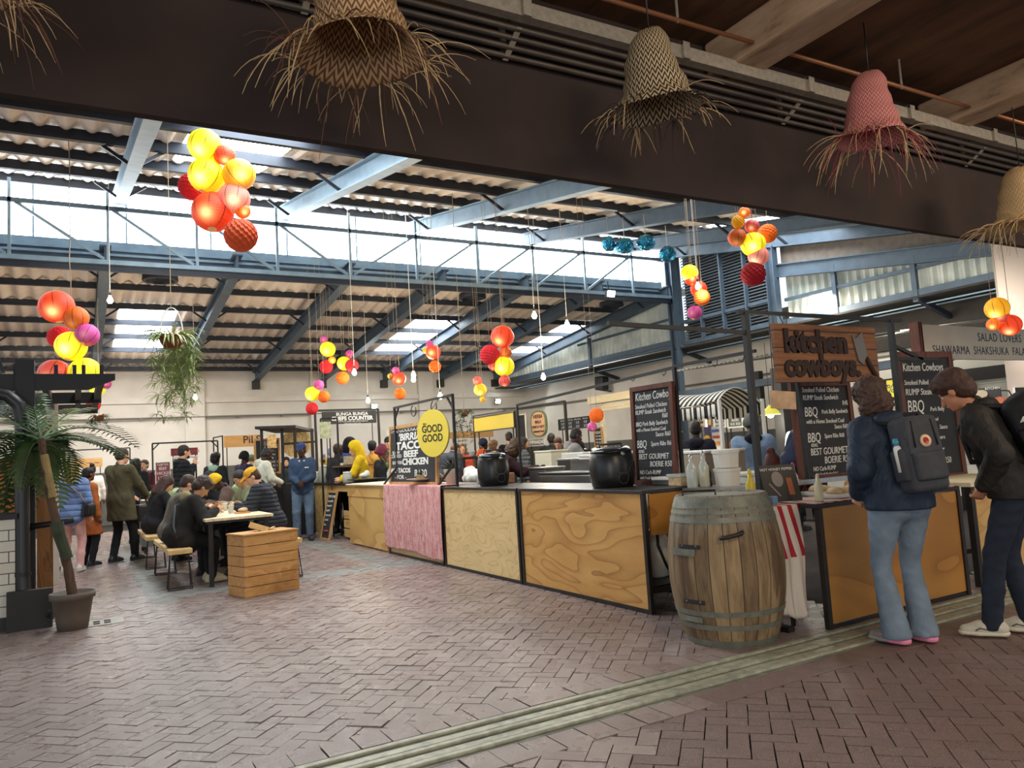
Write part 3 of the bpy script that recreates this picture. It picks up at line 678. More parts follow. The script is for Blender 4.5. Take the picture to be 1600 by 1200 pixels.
    if hair == 'short': hp_ = [('e', HP(0, -.02, .045), (.087*s, .102*s, .09*s), hd), ('e', HP(0, -.045, -.01), (.078*s, .07*s, .075*s), hd)]+fc+[('-e', HP(-.09, .02, -.045), (.03*s, .06*s, .05*s), hd, .01), ('-e', HP(.09, .02, -.045), (.03*s, .06*s, .05*s), hd, .01)]
    elif hair == 'thick': hp_ = [('e', HP(0, -.02, .06), (.1*s, .118*s, .1*s), hd), ('e', HP(0, -.06, -.01), (.092*s, .075*s, .09*s), hd), ('e', HP(0, .06, .1), (.07*s, .05*s, .04*s), hd)]+fc+[('-e', HP(-.1, .035, -.05), (.04*s, .055*s, .05*s), hd, .01), ('-e', HP(.1, .035, -.05), (.04*s, .055*s, .05*s), hd, .01)]
    elif hair == 'bob': hp_ = [('e', HP(0, -.02, .05), (.108*s, .118*s, .105*s), hd), ('e', HP(0, -.04, -.045), (.115*s, .095*s, .105*s), hd), ('e', HP(-.07, -.01, -.075), (.05*s, .06*s, .06*s), hd), ('e', HP(.07, -.01, -.075), (.05*s, .06*s, .06*s), hd)]+[('-e', HP(0, .115, -.045), (.062*s, .08*s, .1*s), hd, .01)]
    elif hair == 'long': hp_ = [('e', HP(0, -.02, .045), (.092*s, .106*s, .096*s), hd), ('c', HP(0, -.06, .0), HP(0, -.085, -.2), .085*s, .07*s, .04), ('c', HP(-.065, -.03, -.03), HP(-.085, -.03, -.2), .04*s, .035*s, .04), ('c', HP(.065, -.03, -.03), HP(.085, -.03, -.2), .04*s, .035*s, .04)]+fc
    elif hair == 'bun': hp_ = [('e', HP(0, -.02, .045), (.09*s, .104*s, .094*s), hd), ('e', HP(0, -.05, -.02), (.08*s, .07*s, .075*s), hd), ('e', HP(0, -.075, .15), (.058*s, .058*s, .052*s), hd)]+fc
    elif hair == 'buzz': hp_ = [('e', HP(0, -.016, .04), (.08*s, .098*s, .092*s), hd), ('e', HP(0, -.04, -.02), (.076*s, .068*s, .07*s), hd)]+fc+[('-e', HP(-.09, .02, -.05), (.03*s, .06*s, .06*s), hd, .006), ('-e', HP(.09, .02, -.05), (.03*s, .06*s, .06*s), hd, .006)]
    if hp_ is not None:
        amp = {'bob': .016, 'thick': .007}.get(hair, .003)
        def curls(V, ax):
            x, y, z = ax[0][:, None, None], ax[1][None, :, None], ax[2][None, None, :]
            return (V+amp*np.sin(75*x+3*np.sin(40*z))*np.sin(70*y+2*np.sin(50*x))*np.sin(66*z+3*np.sin(45*y))).astype(np.float32)
        soft('hair', hp_, HM, root, min(vox, .0085), .02, curls, 1)
    if hat == 'beanie': soft('beanie', [('e', HP(0, -.018, .055), (.094*s, .11*s, .105*s), hd), ('c', HP(-.05, -.05, .02), HP(.05, -.05, .02), .066*s, .066*s, .03), ('-e', HP(0, .1, -.06), (.12*s, .1*s, .1*s), hd, .01), ('-e', HP(0, -.02, -.09), (.15*s, .15*s, .085*s), hd, .01)], hat_c, root, .009, .02)
    elif hat == 'cap':
        soft('cap', [('e', HP(0, -.015, .06), (.088*s, .104*s, .085*s), hd), ('c', HP(-.045, .085, .048), HP(-.035, .155, .035), .014*s, .009*s, .02), ('c', HP(.045, .085, .048), HP(.035, .155, .035), .014*s, .009*s, .02), ('c', HP(0, .09, .053), HP(0, .165, .04), .014*s, .009*s, .02), ('c', HP(-.035, .15, .036), HP(.035, .15, .036), .01*s, .01*s, .02), ('-e', HP(0, -.01, -.06), (.14*s, .14*s, .09*s), hd, .008)], hat_c, root, .008, .015)
    elif hat == 'hoodup': soft('hood', [('e', HP(0, -.025, .04), (.112*s, .125*s, .125*s), hd), ('c', HP(0, -.06, -.05), Tt(0, -.04, .5), .1*s, .09*s, .04), ('-e', HP(0, .13, -.01), (.075*s, .1*s, .105*s), hd, .015)], hat_c, root, .01, .03)
    elif hat == 'turban': soft('turban', [('e', HP(0, -.03, .085), (.11*s, .125*s, .09*s), hd), ('c', HP(-.07, .05, .06), HP(.07, .06, .1), .035*s, .035*s), ('c', HP(-.09, -.02, .05), HP(0, .07, .11), .03*s, .035*s), ('e', HP(0, -.09, .11), (.08*s, .07*s, .07*s), hd)], hat_c, root, .009, .02)
    elif hat == 'beret': soft('hat', [('e', HP(0, -.03, .085), (.125*s, .13*s, .06*s), hd), ('e', HP(0, -.015, .06), (.092*s, .108*s, .06*s), hd)], hat_c, root, .009, .02)
    info = dict(root=root, hc=hc, hd=hd, T=T, Tt=Tt, Rt=Rt, arms=arms, legs=legs, s=s, HP=HP)
    return info
def fix(q, name, m, root): # a mesh already in the person's local frame
    me = bpy.data.meshes.new(name); me.from_pydata(q.v, [], q.f); me.materials.append(m); me.shade_smooth(); o = bpy.data.objects.new(name, me); COL.objects.link(o); o.parent = root; return o
def hair_mat(h):
    t = NT('hair '+h); c = hexc(h); n = t.noise(t.co(scale=(3, 3, .6)), 30, 3); t.set(Base_Color=t.ramp(n, [(.3, tuple(v*.6 for v in c)), (.7, tuple(min(1, v*1.5) for v in c))]), Roughness=.5, Specular_IOR_Level=.35); t.bump(n, .5, .01); MATS['hair '+h] = t.m; return t.m
def local2world(info, p):
    a = info['root'].rotation_euler.z; c, s = math.cos(a), math.sin(a); l = info['root'].location; return Vector((l.x+c*p[0]-s*p[1], l.y+s*p[0]+c*p[1], l.z+p[2]))
# ================================================================== PEOPLE IN FRONT
M_NAVYJ = cloth('navy rain jacket', '1f2b3c', .6, .5)
M_JEANL = cloth('washed blue denim', '6e7d8b', .9, .3)
M_BLKJ = cloth('black rain jacket', '262422', .62, .5)
M_JEAND = cloth('dark blue denim', '232a36', .9, .35)
M_GREYSHOE = mat('grey trainer', '7c7b74', .7, var=.2, vscale=20); M_PINK = mat('pink sole', 'd97f9c', .5)
M_CREAMSHOE = mat('cream trainer', 'b9b3a1', .6, var=.15, vscale=20); M_CREAM = mat('cream sole', 'cdc5ae', .55)
wy = 20
wom = person('woman from behind in navy jacket and flared pale jeans with grey backpack', (4.58, 3.1, .012), wy, 1.68, 1.13, 'c9987c', lean=7, side=-3, head=(10, -14, -4), wide=.86,
   feet=((-.10, .03, 0, -.45), (.085, .02, 0, -.3)), hands=((-.2, .13, .93), (.2, .15, .94)), top_c=M_NAVYJ, bulk=.024, hem=.06, hood=1, legs_c=M_JEANL, leg_r=1.04, flare=.032, shoe_c=M_GREYSHOE, sole_c=mat('grey sole', '8f8c86', .5), hair='bob', hair_c='3c261a', face=True, vox=.008, curl=.9)
gy = -20
guy = person('man leaning forward in black hooded jacket and dark jeans with cream trainers', (5.22, 2.72, .012), gy, 1.75, 1.0, 'b98062', lean=20, head=(14, 8, 0), wide=.95,
   feet=((-.1, .2, 0, -.25), (.1, .02, 0, -.1)), hands=((-.16, .15, .95), (.17, .17, .95)), top_c=M_BLKJ, bulk=.026, hem=.07, hood=1, legs_c=M_JEAND, leg_r=1.0, flare=.004, shoe_c=M_CREAMSHOE, sole_c=M_CREAM, hair='thick', hair_c='3a2115', face=True, vox=.008, curl=.9)
def local_thing(info, name, label, cat):
    o = thing(name, label, cat, tuple(info['root'].location)); o.rotation_euler = info['root'].rotation_euler; return o
# laces and panels on the shoes
def shoe_trim(info, feet, m1, m2):
    shs = [c for c in info['root'].children if c.name.split('.')[0] == 'shoe']
    for i, sh in enumerate(shs):
        f = feet[i]; fd = np3(f[3], 1, 0); fd /= np.linalg.norm(fd); sd = np3(fd[1], -fd[0], 0); an = info['legs'][i][2]; g = np3(an[0], an[1], f[2])
        q = MB()
        for k in range(4):
            c = g+fd*(.055+.022*k)+np3(0, 0, .088-.010*k); q.tube([c-sd*.03-np3(0, 0, .006), c+np3(0, 0, .004), c+sd*.03-np3(0, 0, .006)], .0035, 6)
        fix(q, 'laces', m1, sh)
        for sg in (-1, 1): q = MB(); q.tube([g+fd*.02+sd*sg*.046+np3(0, 0, .04), g+fd*.075+sd*sg*.047+np3(0, 0, .052), g+fd*.10+sd*sg*.044+np3(0, 0, .036)], [.004, .006, .004], 6); fix(q, 'side_stripe', m2, sh)
for i, sh in enumerate([c for c in wom['root'].children if c.name.split('.')[0] == 'shoe']):
    fd = np3((-.45, -.3)[i], 1, 0); fd /= np.linalg.norm(fd); g = np3(wom['legs'][i][2][0], wom['legs'][i][2][1], 0)
    def slab2(V, ax): z = ax[2][None, None, :]; return np.maximum(V, np.maximum(.001-z, z-.036).astype(np.float32))
    soft('heel', [('c', g-fd*.046+np3(0, 0, .02), g+fd*.02+np3(0, 0, .02), .047, .049)], M_PINK, sh, .008, .02, slab2)
shoe_trim(wom, ((-.10, .03, 0, -.45), (.085, .02, 0, -.3)), mat('black laces', '17161a', .7), M_PINK)
shoe_trim(guy, ((-.1, .2, 0, -.25), (.1, .02, 0, -.1)), mat('black laces', '17161a', .7), mat('grey suede', '5c594f', .9))
# grey square backpack on the woman
M_PACK = cloth('charcoal canvas', '3c3e42', .8, .25)
Rt, Tt, s = wom['Rt'], wom['Tt'], wom['s']
bk = local_thing(wom, 'backpack', 'charcoal square backpack with round cream and red badge, worn over navy jacket', 'backpack')
C = lambda x, y, z: Tt(.035+x, -.235+y, .27+z)
bx = lambda x, y, z, a, b, c, r, k=.004: ('b', C(x, y, z), (a, b, c), r, Rt, k)
soft('main_compartment', [bx(0, 0, -.01, .128, .082, .235, .045, .01)], M_PACK, bk, .007, .01, it=1)
soft('front_pocket', [bx(.0, -.085, -.095, .105, .03, .085, .02), bx(0, -.1, -.02, .105, .012, .014, .008)], M_PACK, bk, .006, .006, it=1)
soft('top_flap', [bx(0, -.03, .15, .122, .062, .075, .03), bx(0, -.083, .085, .112, .012, .1, .01)], M_PACK, bk, .006, .015, it=1)
soft('side_pocket', [bx(-.135, 0, -.07, .024, .06, .10, .018)], M_PACK, bk, .006, .006, it=1)
M_STRAP = cloth('black webbing', '1c1c1f', .8, .1)
for sx in (-.07, .07):
    q = MB(); q.tube([C(sx, -.092, .2), C(sx*1.1, -.098, .1), C(sx*1.15, -.1, .03)], .006, 6); fix(q, 'compression_strap', M_STRAP, bk)
q = MB(); q.tube([C(-.05, -.02, .21), C(-.045, -.02, .255), C(.045, -.02, .255), C(.05, -.02, .21)], .011, 8); fix(q, 'carry_handle', M_STRAP, bk)
for sg in (-1, 1): soft('shoulder_strap', [('c', C(sg*.08, .06, .2), Tt(sg*.105, -.09, .505), .016, .016), ('c', Tt(sg*.105, -.09, .505), Tt(sg*.115, .0, .545), .016, .016), ('c', Tt(sg*.115, .0, .545), Tt(sg*.12, .105, .44), .016, .016), ('c', Tt(sg*.12, .105, .44), Tt(sg*.14, .13, .25), .016, .013), ('c', Tt(sg*.14, .13, .25), C(sg*.13, .06, -.17), .013, .01)], M_STRAP, bk, .007, .01)
Rb = np.array(Rt) @ np.array(axes((0, -1, 0)))
def disc(center, rad, th, R, n=28, sx=1):
    q = MB(); c = np.array(center); A = [c+R@np3(rad*sx*math.cos(2*PI*k/n), rad*math.sin(2*PI*k/n), 0) for k in range(n)]
    q.prism([tuple(a) for a in A], tuple(R@np3(0, 0, th))); return q
bc = C(.0, -.098, .065)
bd = fix(disc(bc, .038, .004, Rb), 'badge', mat('badge cream', 'e0c9a4', .6), bk)
fix(disc(bc+Rb@np3(0, 0, .004), .036, .0006, Rb), 'badge_ring', mat('badge red', 'b3362c', .6), bd); fix(disc(bc+Rb@np3(0, 0, .0046), .034, .0006, Rb), 'badge_face', mat('badge cream', 'e0c9a4', .6), bd); fix(disc(bc+Rb@np3(0, 0, .0052), .0225, .0006, Rb), 'badge_field', mat('badge coral', 'dc7a58', .6), bd)
# curled fox silhouette in red on the badge
q = MB(); pts = []
for k in range(15): a = -.6+k*.33; r = .0155; pts.append(bc+Rb@np3(r*math.cos(a)*.85, r*math.sin(a)*.85, .006))
q.tube([tuple(p) for p in pts], [.002+.0045*math.sin(PI*k/14) for k in range(15)], 6); q.ball(tuple(bc+Rb@np3(-.002, -.001, .006)), (.008, .004, .010), 8, 6)
fix(q, 'badge_emblem', mat('badge dark red', '96281f', .6), bd)
# drinking bottle in its side pocket
bt = local_thing(wom, 'water_bottle', 'white drinking bottle with blue cap in the grey backpack side pocket', 'bottle')
p0 = C(-.138, -.005, -.02)
def rl(prof, p, R=np.eye(3), n=18):
    q = MB()
    q.lathe(prof, n); q.v = [tuple(np.array(p)+np.array(R)@np.array(v)) for v in q.v]; return q
fix(rl([(.0, -.09), (.026, -.088), (.027, .03), (.026, .06), (.018, .075), (.0, .075)], p0, Rt), 'bottle_body', mat('white plastic', 'd5d2c8', .35), bt)
fix(rl([(.0, .073), (.017, .073), (.019, .088), (.024, .10), (.018, .107), (.02, .12), (.0, .122)], p0, Rt), 'cap', mat('blue plastic', '3d7f9a', .35), bt)
# black backpack on the man
Rt, Tt = guy['Rt'], guy['Tt']
M_PACK2 = cloth('black nylon', '151416', .6, .3)
bk = local_thing(guy, 'backpack', 'bulky black backpack with rounded bottom, worn by the leaning man', 'backpack')
C2 = lambda x, y, z: Tt(x, -.235+y, .27+z)
bx = lambda x, y, z, a, b, c, r, k=.01: ('b', C2(x, y, z), (a, b, c), r, Rt, k)
soft('main_compartment', [bx(0, 0, 0, .155, .10, .235, .075, .03), ('e', C2(0, -.06, -.1), (.14, .10, .13), Rt, .05), ('e', C2(0, -.03, .16), (.13, .09, .1), Rt, .05)], M_PACK2, bk, .008, .03, it=1)
soft('front_pocket', [bx(.0, -.125, -.06, .11, .03, .11, .028)], M_PACK2, bk, .007, .01, it=1)
soft('side_pocket', [bx(-.15, 0, -.08, .028, .065, .11, .02)], M_PACK2, bk, .007, .01, it=1)
for sg in (-1, 1): soft('shoulder_strap', [('c', C2(sg*.08, .05, .2), Tt(sg*.105, -.09, .51), .019, .019), ('c', Tt(sg*.105, -.09, .51), Tt(sg*.115, .0, .555), .019, .019), ('c', Tt(sg*.115, .0, .555), Tt(sg*.12, .11, .44), .019, .019), ('c', Tt(sg*.12, .11, .44), Tt(sg*.14, .14, .22), .019, .014), ('c', Tt(sg*.14, .14, .22), C2(sg*.14, .05, -.18), .014, .01)], M_PACK2, bk, .008, .01)
Rs = np.array(Rt) @ np.array(axes((-1, -.25, 0)))
q = MB(); c0 = C2(-.155, -.02, .07); q.prism([tuple(c0+Rs@np3(x, y, 0)) for x, y in ((-.045, 0), (.05, -.005), (.02, .028), (-.012, .03))], tuple(Rs@np3(0, 0, .004))); fix(q, 'reflective_tab', mat('reflective white', 'd9d6cd', .3), bk)
Rb2 = np.array(Rt) @ np.array(axes((0, -1, .3)))
q = MB(); c0 = C2(-.06, -.135, .10); q.prism([tuple(c0+Rb2@np3(x, y, 0)) for x, y in ((-.03, -.01), (.03, -.01), (.03, .01), (-.03, .01))], tuple(Rb2@np3(0, 0, .004))); fix(q, 'maker_label', mat('white label', 'cfcac0', .5), bk)
q = MB(); c0 = C2(-.03, -.10, .21); q.prism([tuple(c0+Rb2@np3(x, y, 0)) for x, y in ((-.035, -.018), (.035, -.018), (.035, .018), (-.035, .018))], tuple(Rb2@np3(0, 0, .006))); fix(q, 'leather_patch', mat('tan leather', '8f6a4c', .7), bk)
# ================================================================== STALLS IN FRONT
PLY1 = plywood('contour plywood', 'b98646', 'd0a363', '8f6130', 1.25, (1, .5, 2.0), 10, .10)
PLY2 = plywood('pale contour plywood', 'cfb17c', 'dcc08c', 'a88453', 2.2, (1, .7, 1.5), 11, .05)
PLY4 = plywood('banded plywood', 'c19754', 'd3ae6d', 'a2763c', .9, (1, .55, 1.6), 6, .16)
PLYR = plywood('amber plywood', 'a5702e', 'b8823c', '8b5a24', .9, (.6, 1, 1.6), 7, .12)
PLYO = plywood('pine board', 'c29a5e', 'd3ae72', 'a67b41', 1.3, (1, .3, 3), 6, .08)
t = NT('strand board'); v = t.new('ShaderNodeTexVoronoi', Vector=t.co(scale=(1, 1, .45)), Scale=38.0); n = t.noise(t.co(), 60, 3)
t.set(Base_Color=t.ramp(t.math('ADD', t.math('MULTIPLY', v.outputs['Color'], .6), t.math('MULTIPLY', n, .4)), [(.25, hexc('a98a50')), (.5, hexc('c9ac70')), (.75, hexc('dcc48c'))]), Roughness=.6); OSB = t.m
M_EDGE = mat('dark steel edge', '2a2522', .5, .3, var=.2)
M_TOPD = mat('dark worktop', '34302d', .35, .2, var=.2)
M_TOPL = wood('pale worktop', 'd8c79f', 'e4d6b4', 2, (1, .1, 1), .5, 5)
M_INOX = mat('stainless steel', '9b9a96', .28, .9, var=.06, vscale=20)
M_WHITE = mat('white plastic', 'd5d2c8', .35)
M_WHITE2 = mat('off white enamel', 'cfcdc2', .4)
M_CHALKB = mat('chalkboard slate', '242527', .75, var=.25, vscale=5)
M_CHALK = mat('chalk', 'd9d9d5', .95, bump=.3)
M_OAKF = wood('dark stained frame', '4a2718', '65382a', 4, (1, 1, .2), .5, 6)
M_PINEF = wood('pine frame', 'a97c4c', 'c2975f', 4, (1, 1, .2), .55, 6)
M_BLACK = mat('matt black', '161616', .5, var=.1)
R_X = axes((-1, 0, 0)); R_Y = axes((0, -1, 0))     # boards read from the aisle (-X side) / from the entrance (-Y side)
def board(name, label, cat, c, w, h, R, face, frame=None, fw=.03, th=.02, group=None):
    """c: centre of the front face; R columns right, up, normal"""
    c = Vector(c); o = thing(name, label, cat, tuple(c-R@Vector((0, h/2, 0))), group)
    q = MB(); n = R@Vector((0, 0, 1)); q.box(c-n*(th/2), (w, h, th), R); q.build('panel', face, o)
    if frame is not None: q = MB(); q.ring(w+fw*.6, h+fw*.6, fw, th+.016, R, c-n*th); q.build('frame', frame, o, bevel=.002)
    return o, c, R
def write(bd, s, size, u, v, m=None, **kw):
    o, c, R = bd; text(s, size, c+R@Vector((u, v, .002)), R, m or M_CHALK, o, **kw)
def bars(root, lst, m, name='crossbar', wd=.03):
    for a, b in lst: q = MB(); q.bar(a, b, wd, wd); q.build(name, m, root)

def module(label, y0, y1, face, top, edged=True):
    o = thing('market_counter', label, 'counter', (4.36, (y0+y1)/2, 0), 'plywood counter units along the aisle')
    q = MB(); q.span((3.985, y0+.012, .03), (4.003, y1-.012, .955)); q.build('front_panel', face, o)
    q = MB(); q.span((3.965, y0, .955), (4.74, y1, .985)); q.build('worktop', top, o, bevel=.003)
    if edged:
        for y in (y0+.018, y1-.018):
            for x in (3.99, 4.71): q = MB(); q.span((x-.018, y-.018, 0), (x+.018, y+.018, .955)); q.build('leg', M_EDGE, o)
        for x in (3.99, 4.71): q = MB(); q.span((x-.015, y0+.036, .005), (x+.015, y1-.036, .035)); q.build('rail', M_EDGE, o)
    else:
        q = MB(); q.span((3.975, y0, .80), (3.985, y1, .955)); q.build('fascia', face, o)
        q = MB(); q.span((3.95, y0-.02, .985), (4.78, y1+.02, 1.003)); q.build('top_board', M_TOPL, o)
        for y in (y0+.03, y1-.03): q = MB(); q.span((4.66, y-.02, 0), (4.7, y+.02, .955)); q.build('leg', face, o)
        q = MB(); q.span((4.0, y1-.018, .03), (4.66, y1, .955)); q.build('side_panel', face, o)
    return o
c1 = module('nearest plywood counter unit with strong contour grain, at the open corner', 4.92, 6.94, PLY1, M_TOPD)
q = MB(); q.span((4.04, 4.925, .62), (4.68, 4.945, .95)); q.build('end_fascia', PLYR, c1)
q = MB(); q.span((4.02, 4.92, .16), (4.7, 4.95, .2)); q.build('rail', M_EDGE, c1)
q = MB(); q.span((4.02, 4.95, .2), (4.7, 6.9, .215)); q.build('lower_shelf', M_BLACK, c1)
module('pale plywood counter unit between contour-grain unit and pink cloth', 6.97, 8.86, PLY2, M_TOPD)
module('plywood counter unit hidden behind the pink patterned cloth', 8.9, 10.82, PLY2, M_TOPD)
module('timber counter unit with overhanging pale top, beside the leaning chalkboard', 10.9, 12.72, PLY4, PLY4, False)
# things stored in the open end
o = thing('water_canister', 'white plastic canister with black hose standing under the corner counter', 'canister', (4.36, 5.3, .215))
q = MB(); q.lathe([(.10, 0), (.125, .02), (.13, .3), (.10, .38), (.05, .4)], 20, (4.36, 5.3, .215)); q.build('tank', M_WHITE, o, smooth=True)
q = MB(); q.tube([(4.3, 5.17, .62), (4.28, 5.15, .5), (4.34, 5.14, .34), (4.4, 5.16, .26)], .012, 8); q.build('hose', M_BLACK, o, smooth=True)
# ---- pink patterned cloth over unit three
t = NT('pink printed cloth'); v = t.co(); w1 = t.noise(v, 17, 3, .6, 1.2); st = t.noise(t.co(scale=(1, 3.5, .5)), 13, 3, .6, .8)
ln = t.math('LESS_THAN', t.math('ABSOLUTE', t.math('SUBTRACT', t.math('FRACT', t.math('MULTIPLY', w1, 6)), .5)), .13)
c = t.ramp(st, [(.36, hexc('b4676a')), (.5, hexc('cf9d98')), (.66, hexc('dcb9b2'))]); c = t.mix(t.math('MULTIPLY', ln, .75), c, hexc('b05f63'))
t.set(Base_Color=c, Roughness=.9); t.bump(st, .3, .01); M_PINKC = t.m
def cl(u, v):  # u along the counter, v from the back of the top over the edge and down
    y = 8.84+u*2.06; wv = .010*math.sin(u*31)+.006*math.sin(u*73+1)
    if v < .3: x = 4.34-.385*v/.3; z = 1.0+.006*math.sin(u*40)*math.sin(v*30)
    else: k = (v-.3)/.7; x = 3.952-.012*math.sin(k*3)+wv*k*1.2; z = 1.0-k*(.93-.045*u+.015*math.sin(u*9)); y += (u-.5)*-.06*k
    return (x, y, z)
q = MB(); q.grid(cl, 70, 60); o = q.build('tablecloth', M_PINKC, smooth=True, solid=.004); tag(o, 'pink and red patterned cloth draped over the front of the counter', 'tablecloth')
# ---- right-hand counter of the grill stall
M_GING = None
t = NT('red and white check cloth'); x, y, z = t.sep(t.co()); ch = t.math('GREATER_THAN', t.math('SINE', t.math('MULTIPLY', t.math('ADD', x, t.math('MULTIPLY', y, .6)), 60.0)), 0)
t.set(Base_Color=t.mix(ch, hexc('cfc5b6'), hexc('8e2a2c')), Roughness=.8); M_GING = t.m
o = thing('grill_counter', 'amber plywood counter at which the woman in navy stands', 'counter', (5.35, 4.0, 0))
q = MB(); q.span((4.56, 3.685, .035), (6.19, 3.70, .83)); q.build('front_panel', PLYR, o)
q = MB(); q.span((4.5, 3.67, .835), (6.22, 4.4, .865)); q.build('worktop', M_EDGE, o, bevel=.003)
for x in (4.53, 6.2):
    for y in (3.69, 4.36): q = MB(); q.span((x-.02, y-.02, 0), (x+.02, y+.02, .835)); q.build('leg', M_EDGE, o)
q = MB(); q.span((4.56, 3.68, .0), (6.17, 3.71, .03)); q.build('rail', M_EDGE, o)
q = MB()
q.grid(lambda u, v: (4.5+1.7*u, 3.66+.5*v, .869+.003*math.sin(u*60)*math.sin(v*20)), 60, 8); o = q.build('tablecloth', M_GING, smooth=True, solid=.003); tag(o, 'red and white striped cloth covering the amber plywood counter top', 'tablecloth')
# next counter along, mostly behind the man
o = thing('bar_counter', 'knotty pine counter right of the man in black jacket', 'counter', (7.5, 4.15, 0))
q = MB(); q.span((6.58, 3.76, .06), (8.8, 3.78, .83)); q.build('front_panel', PLYO, o)
q = MB(); q.span((6.5, 3.74, .835), (8.84, 4.5, .87)); q.build('worktop', M_TOPL, o)
for x in (6.54, 8.8):
    for y in (3.78, 4.44): q = MB(); q.span((x-.025, y-.025, 0), (x+.025, y+.025, .835)); q.build('leg', M_EDGE, o)
q = MB(); q.span((6.56, 4.1, .2), (8.8, 4.14, .24)); q.build('rail', M_EDGE, o)
# small table between barrel and counter with striped cloth
o = thing('side_table', 'small black table hidden under the red striped cloth', 'table', (4.27, 4.1, 0))
q = MB(); q.span((4.02, 3.86, .83), (4.48, 4.4, .855)); q.build('tabletop', M_EDGE, o)
for x in (4.05, 4.45):
    for y in (3.93, 4.36): q = MB(); q.span((x-.012, y-.012, 0), (x+.012, y+.012, .83)); q.build('leg', M_BLACK, o)
q = MB(); q.bar((4.28, 3.80, .02), (4.28, 4.4, .02), .06, .04); q.build('foot_bar', M_BLACK, o)
t = NT('red striped apron cloth'); x, y, z = t.sep(t.co()); d = t.math('ADD', x, t.math('MULTIPLY', z, .26)); st = t.math('GREATER_THAN', t.math('SINE', t.math('MULTIPLY', d, 62.0)), .15)
low = t.math('GREATER_THAN', z, .40); c = t.mix(t.math('MULTIPLY', st, low), hexc('c9c0b4'), hexc('a01f2b')); t.set(Base_Color=c, Roughness=.85); t.bump(t.noise(t.co(scale=(1, 1, .2)), 14, 3), .4, .03); M_STRIPE = t.m
def apron(u, v):
    x = 4.03+.47*u; k = max(0, (v-.25)/.75); z = .862 if v < .25 else .862-.76*k+.03*math.sin(u*7)*k
    y = 4.3-.465*v/.25 if v < .25 else 3.832-.02*math.sin(k*2)+(.018*math.sin(u*21)+.012*math.sin(u*9+k*3))*k
    return (x+.13*k*(1-u)+.03*k*u*math.sin(k*6), y, z)
q = MB(); q.grid(apron, 44, 44); o = q.build('striped_cloth', M_STRIPE, smooth=True, solid=.004, base=(4.27, 4.1, .1)); tag(o, 'red and white striped cloth with plain white lower half, hanging beside the barrel', 'cloth')
# ---- wine barrel
t = NT('barrel staves'); x, y, z = t.sep(t.co()); an = t.math('ARCTAN2', y, x); nst = 24
u = t.math('MULTIPLY', t.math('ADD', an, PI), nst/(2*PI)); seam = t.math('GREATER_THAN', t.math('ABSOLUTE', t.math('SUBTRACT', t.math('FRACT', u), .5)), .47)
cell = t.new('ShaderNodeTexWhiteNoise', noise_dimensions='1D'); t.put(cell.inputs['W'], t.math('FLOOR', u))
gr = t.noise(t.co(scale=(3, 3, .35)), 9, 6, .65, .5); st = t.noise(t.co(scale=(2.2, 2.2, .28)), 3.2, 4, .6)
c = t.ramp(t.math('ADD', t.math('MULTIPLY', gr, .75), t.math('MULTIPLY', cell.outputs[0], .25)), [(.3, hexc('5a4832')), (.5, hexc('7f6849')), (.68, hexc('9b835f'))])
c = t.mix(t.ramp(st, [(.52, (0, 0, 0)), (.62, (.8, .8, .8))]), c, hexc('4c3520')); c = t.mix(t.math('MULTIPLY', t.math('SUBTRACT', 1.0, t.math('MINIMUM', t.math('MULTIPLY', t.math('ABSOLUTE', t.math('SUBTRACT', z, .5)), 2.1), 1.0)), 0.0), c, hexc('8b867c'))
grey = t.ramp(t.math('ADD', z, t.math('MULTIPLY', gr, .25)), [(.84, (0, 0, 0)), (1.0, (.75, .75, .75))]); c = t.mix(grey, c, hexc('77756a'))
c = t.mix(seam, c, hexc('3a2a1b')); t.set(Base_Color=c, Roughness=.75); t.bump(t.math('SUBTRACT', gr, t.math('MULTIPLY', seam, .8)), .35, .006); M_BARREL = t.m
M_HOOP = mat('grey zinc hoop', '727468', .55, .35, var=.25, vscale=14, bump=.2)
BC = Vector((3.915, 4.0, 0)); BH = .985
def br(z): k = (z/BH-.5)*2; return .392-.092*k*k*(1.0 if k < 0 else .93)
o = thing('wine_barrel', 'weathered oak wine barrel with grey hoops and black hinges', 'barrel', tuple(BC))
q = MB(); q.lathe([(br(0)-.02, .0)]+[(br(z), z) for z in [BH*i/28 for i in range(29)]]+[(br(BH)-.025, BH), (br(BH)-.03, BH-.03)], 72, BC); q.build('staves', M_BARREL, o, smooth=True)
q = MB(); q.lathe([(0, BH-.035), (br(BH)-.03, BH-.035), (br(BH)-.03, BH-.03), (0, BH-.03)], 48, BC, caps=False); q.build('barrel_head', M_BARREL, o)
for z0, z1 in ((.0, .045), (.115, .15), (.205, .24), (.81, .845), (.905, .975), (.865, .89)):
    q = MB(); q.lathe([(br(z0)-.004, z0+.001), (br(z0)+.004, z0+.001), (br(z1)+.004, z1), (br(z1)-.004, z1)], 72, BC); q.build('hoop', M_HOOP, o, smooth=False)
va = math.atan2(-BC.y, -BC.x)  # towards the entrance
def hinge(z, da, w, tilt=0):
    pts = []
    for k in range(7): a = va+da+w*(k/6-.5); r = br(z)+.008; pts.append(BC+Vector((r*math.cos(a), r*math.sin(a), z+tilt*(k/6-.5))))
    return pts
def strap(b, pts, hh, th): # bent flat iron
    n = len(pts); vs = []
    for p in pts:
        r = Vector((p.x-BC.x, p.y-BC.y, 0)).normalized()
        vs += [p+Vector((0, 0, -hh)), p+Vector((0, 0, hh)), p+r*th+Vector((0, 0, hh)), p+r*th+Vector((0, 0, -hh))]
    b.add(vs, [(4*i+k, 4*i+(k+1) % 4, 4*i+4+(k+1) % 4, 4*i+4+k) for i in range(n-1) for k in range(4)]+[(3, 2, 1, 0), tuple(4*n-4+k for k in range(4))])
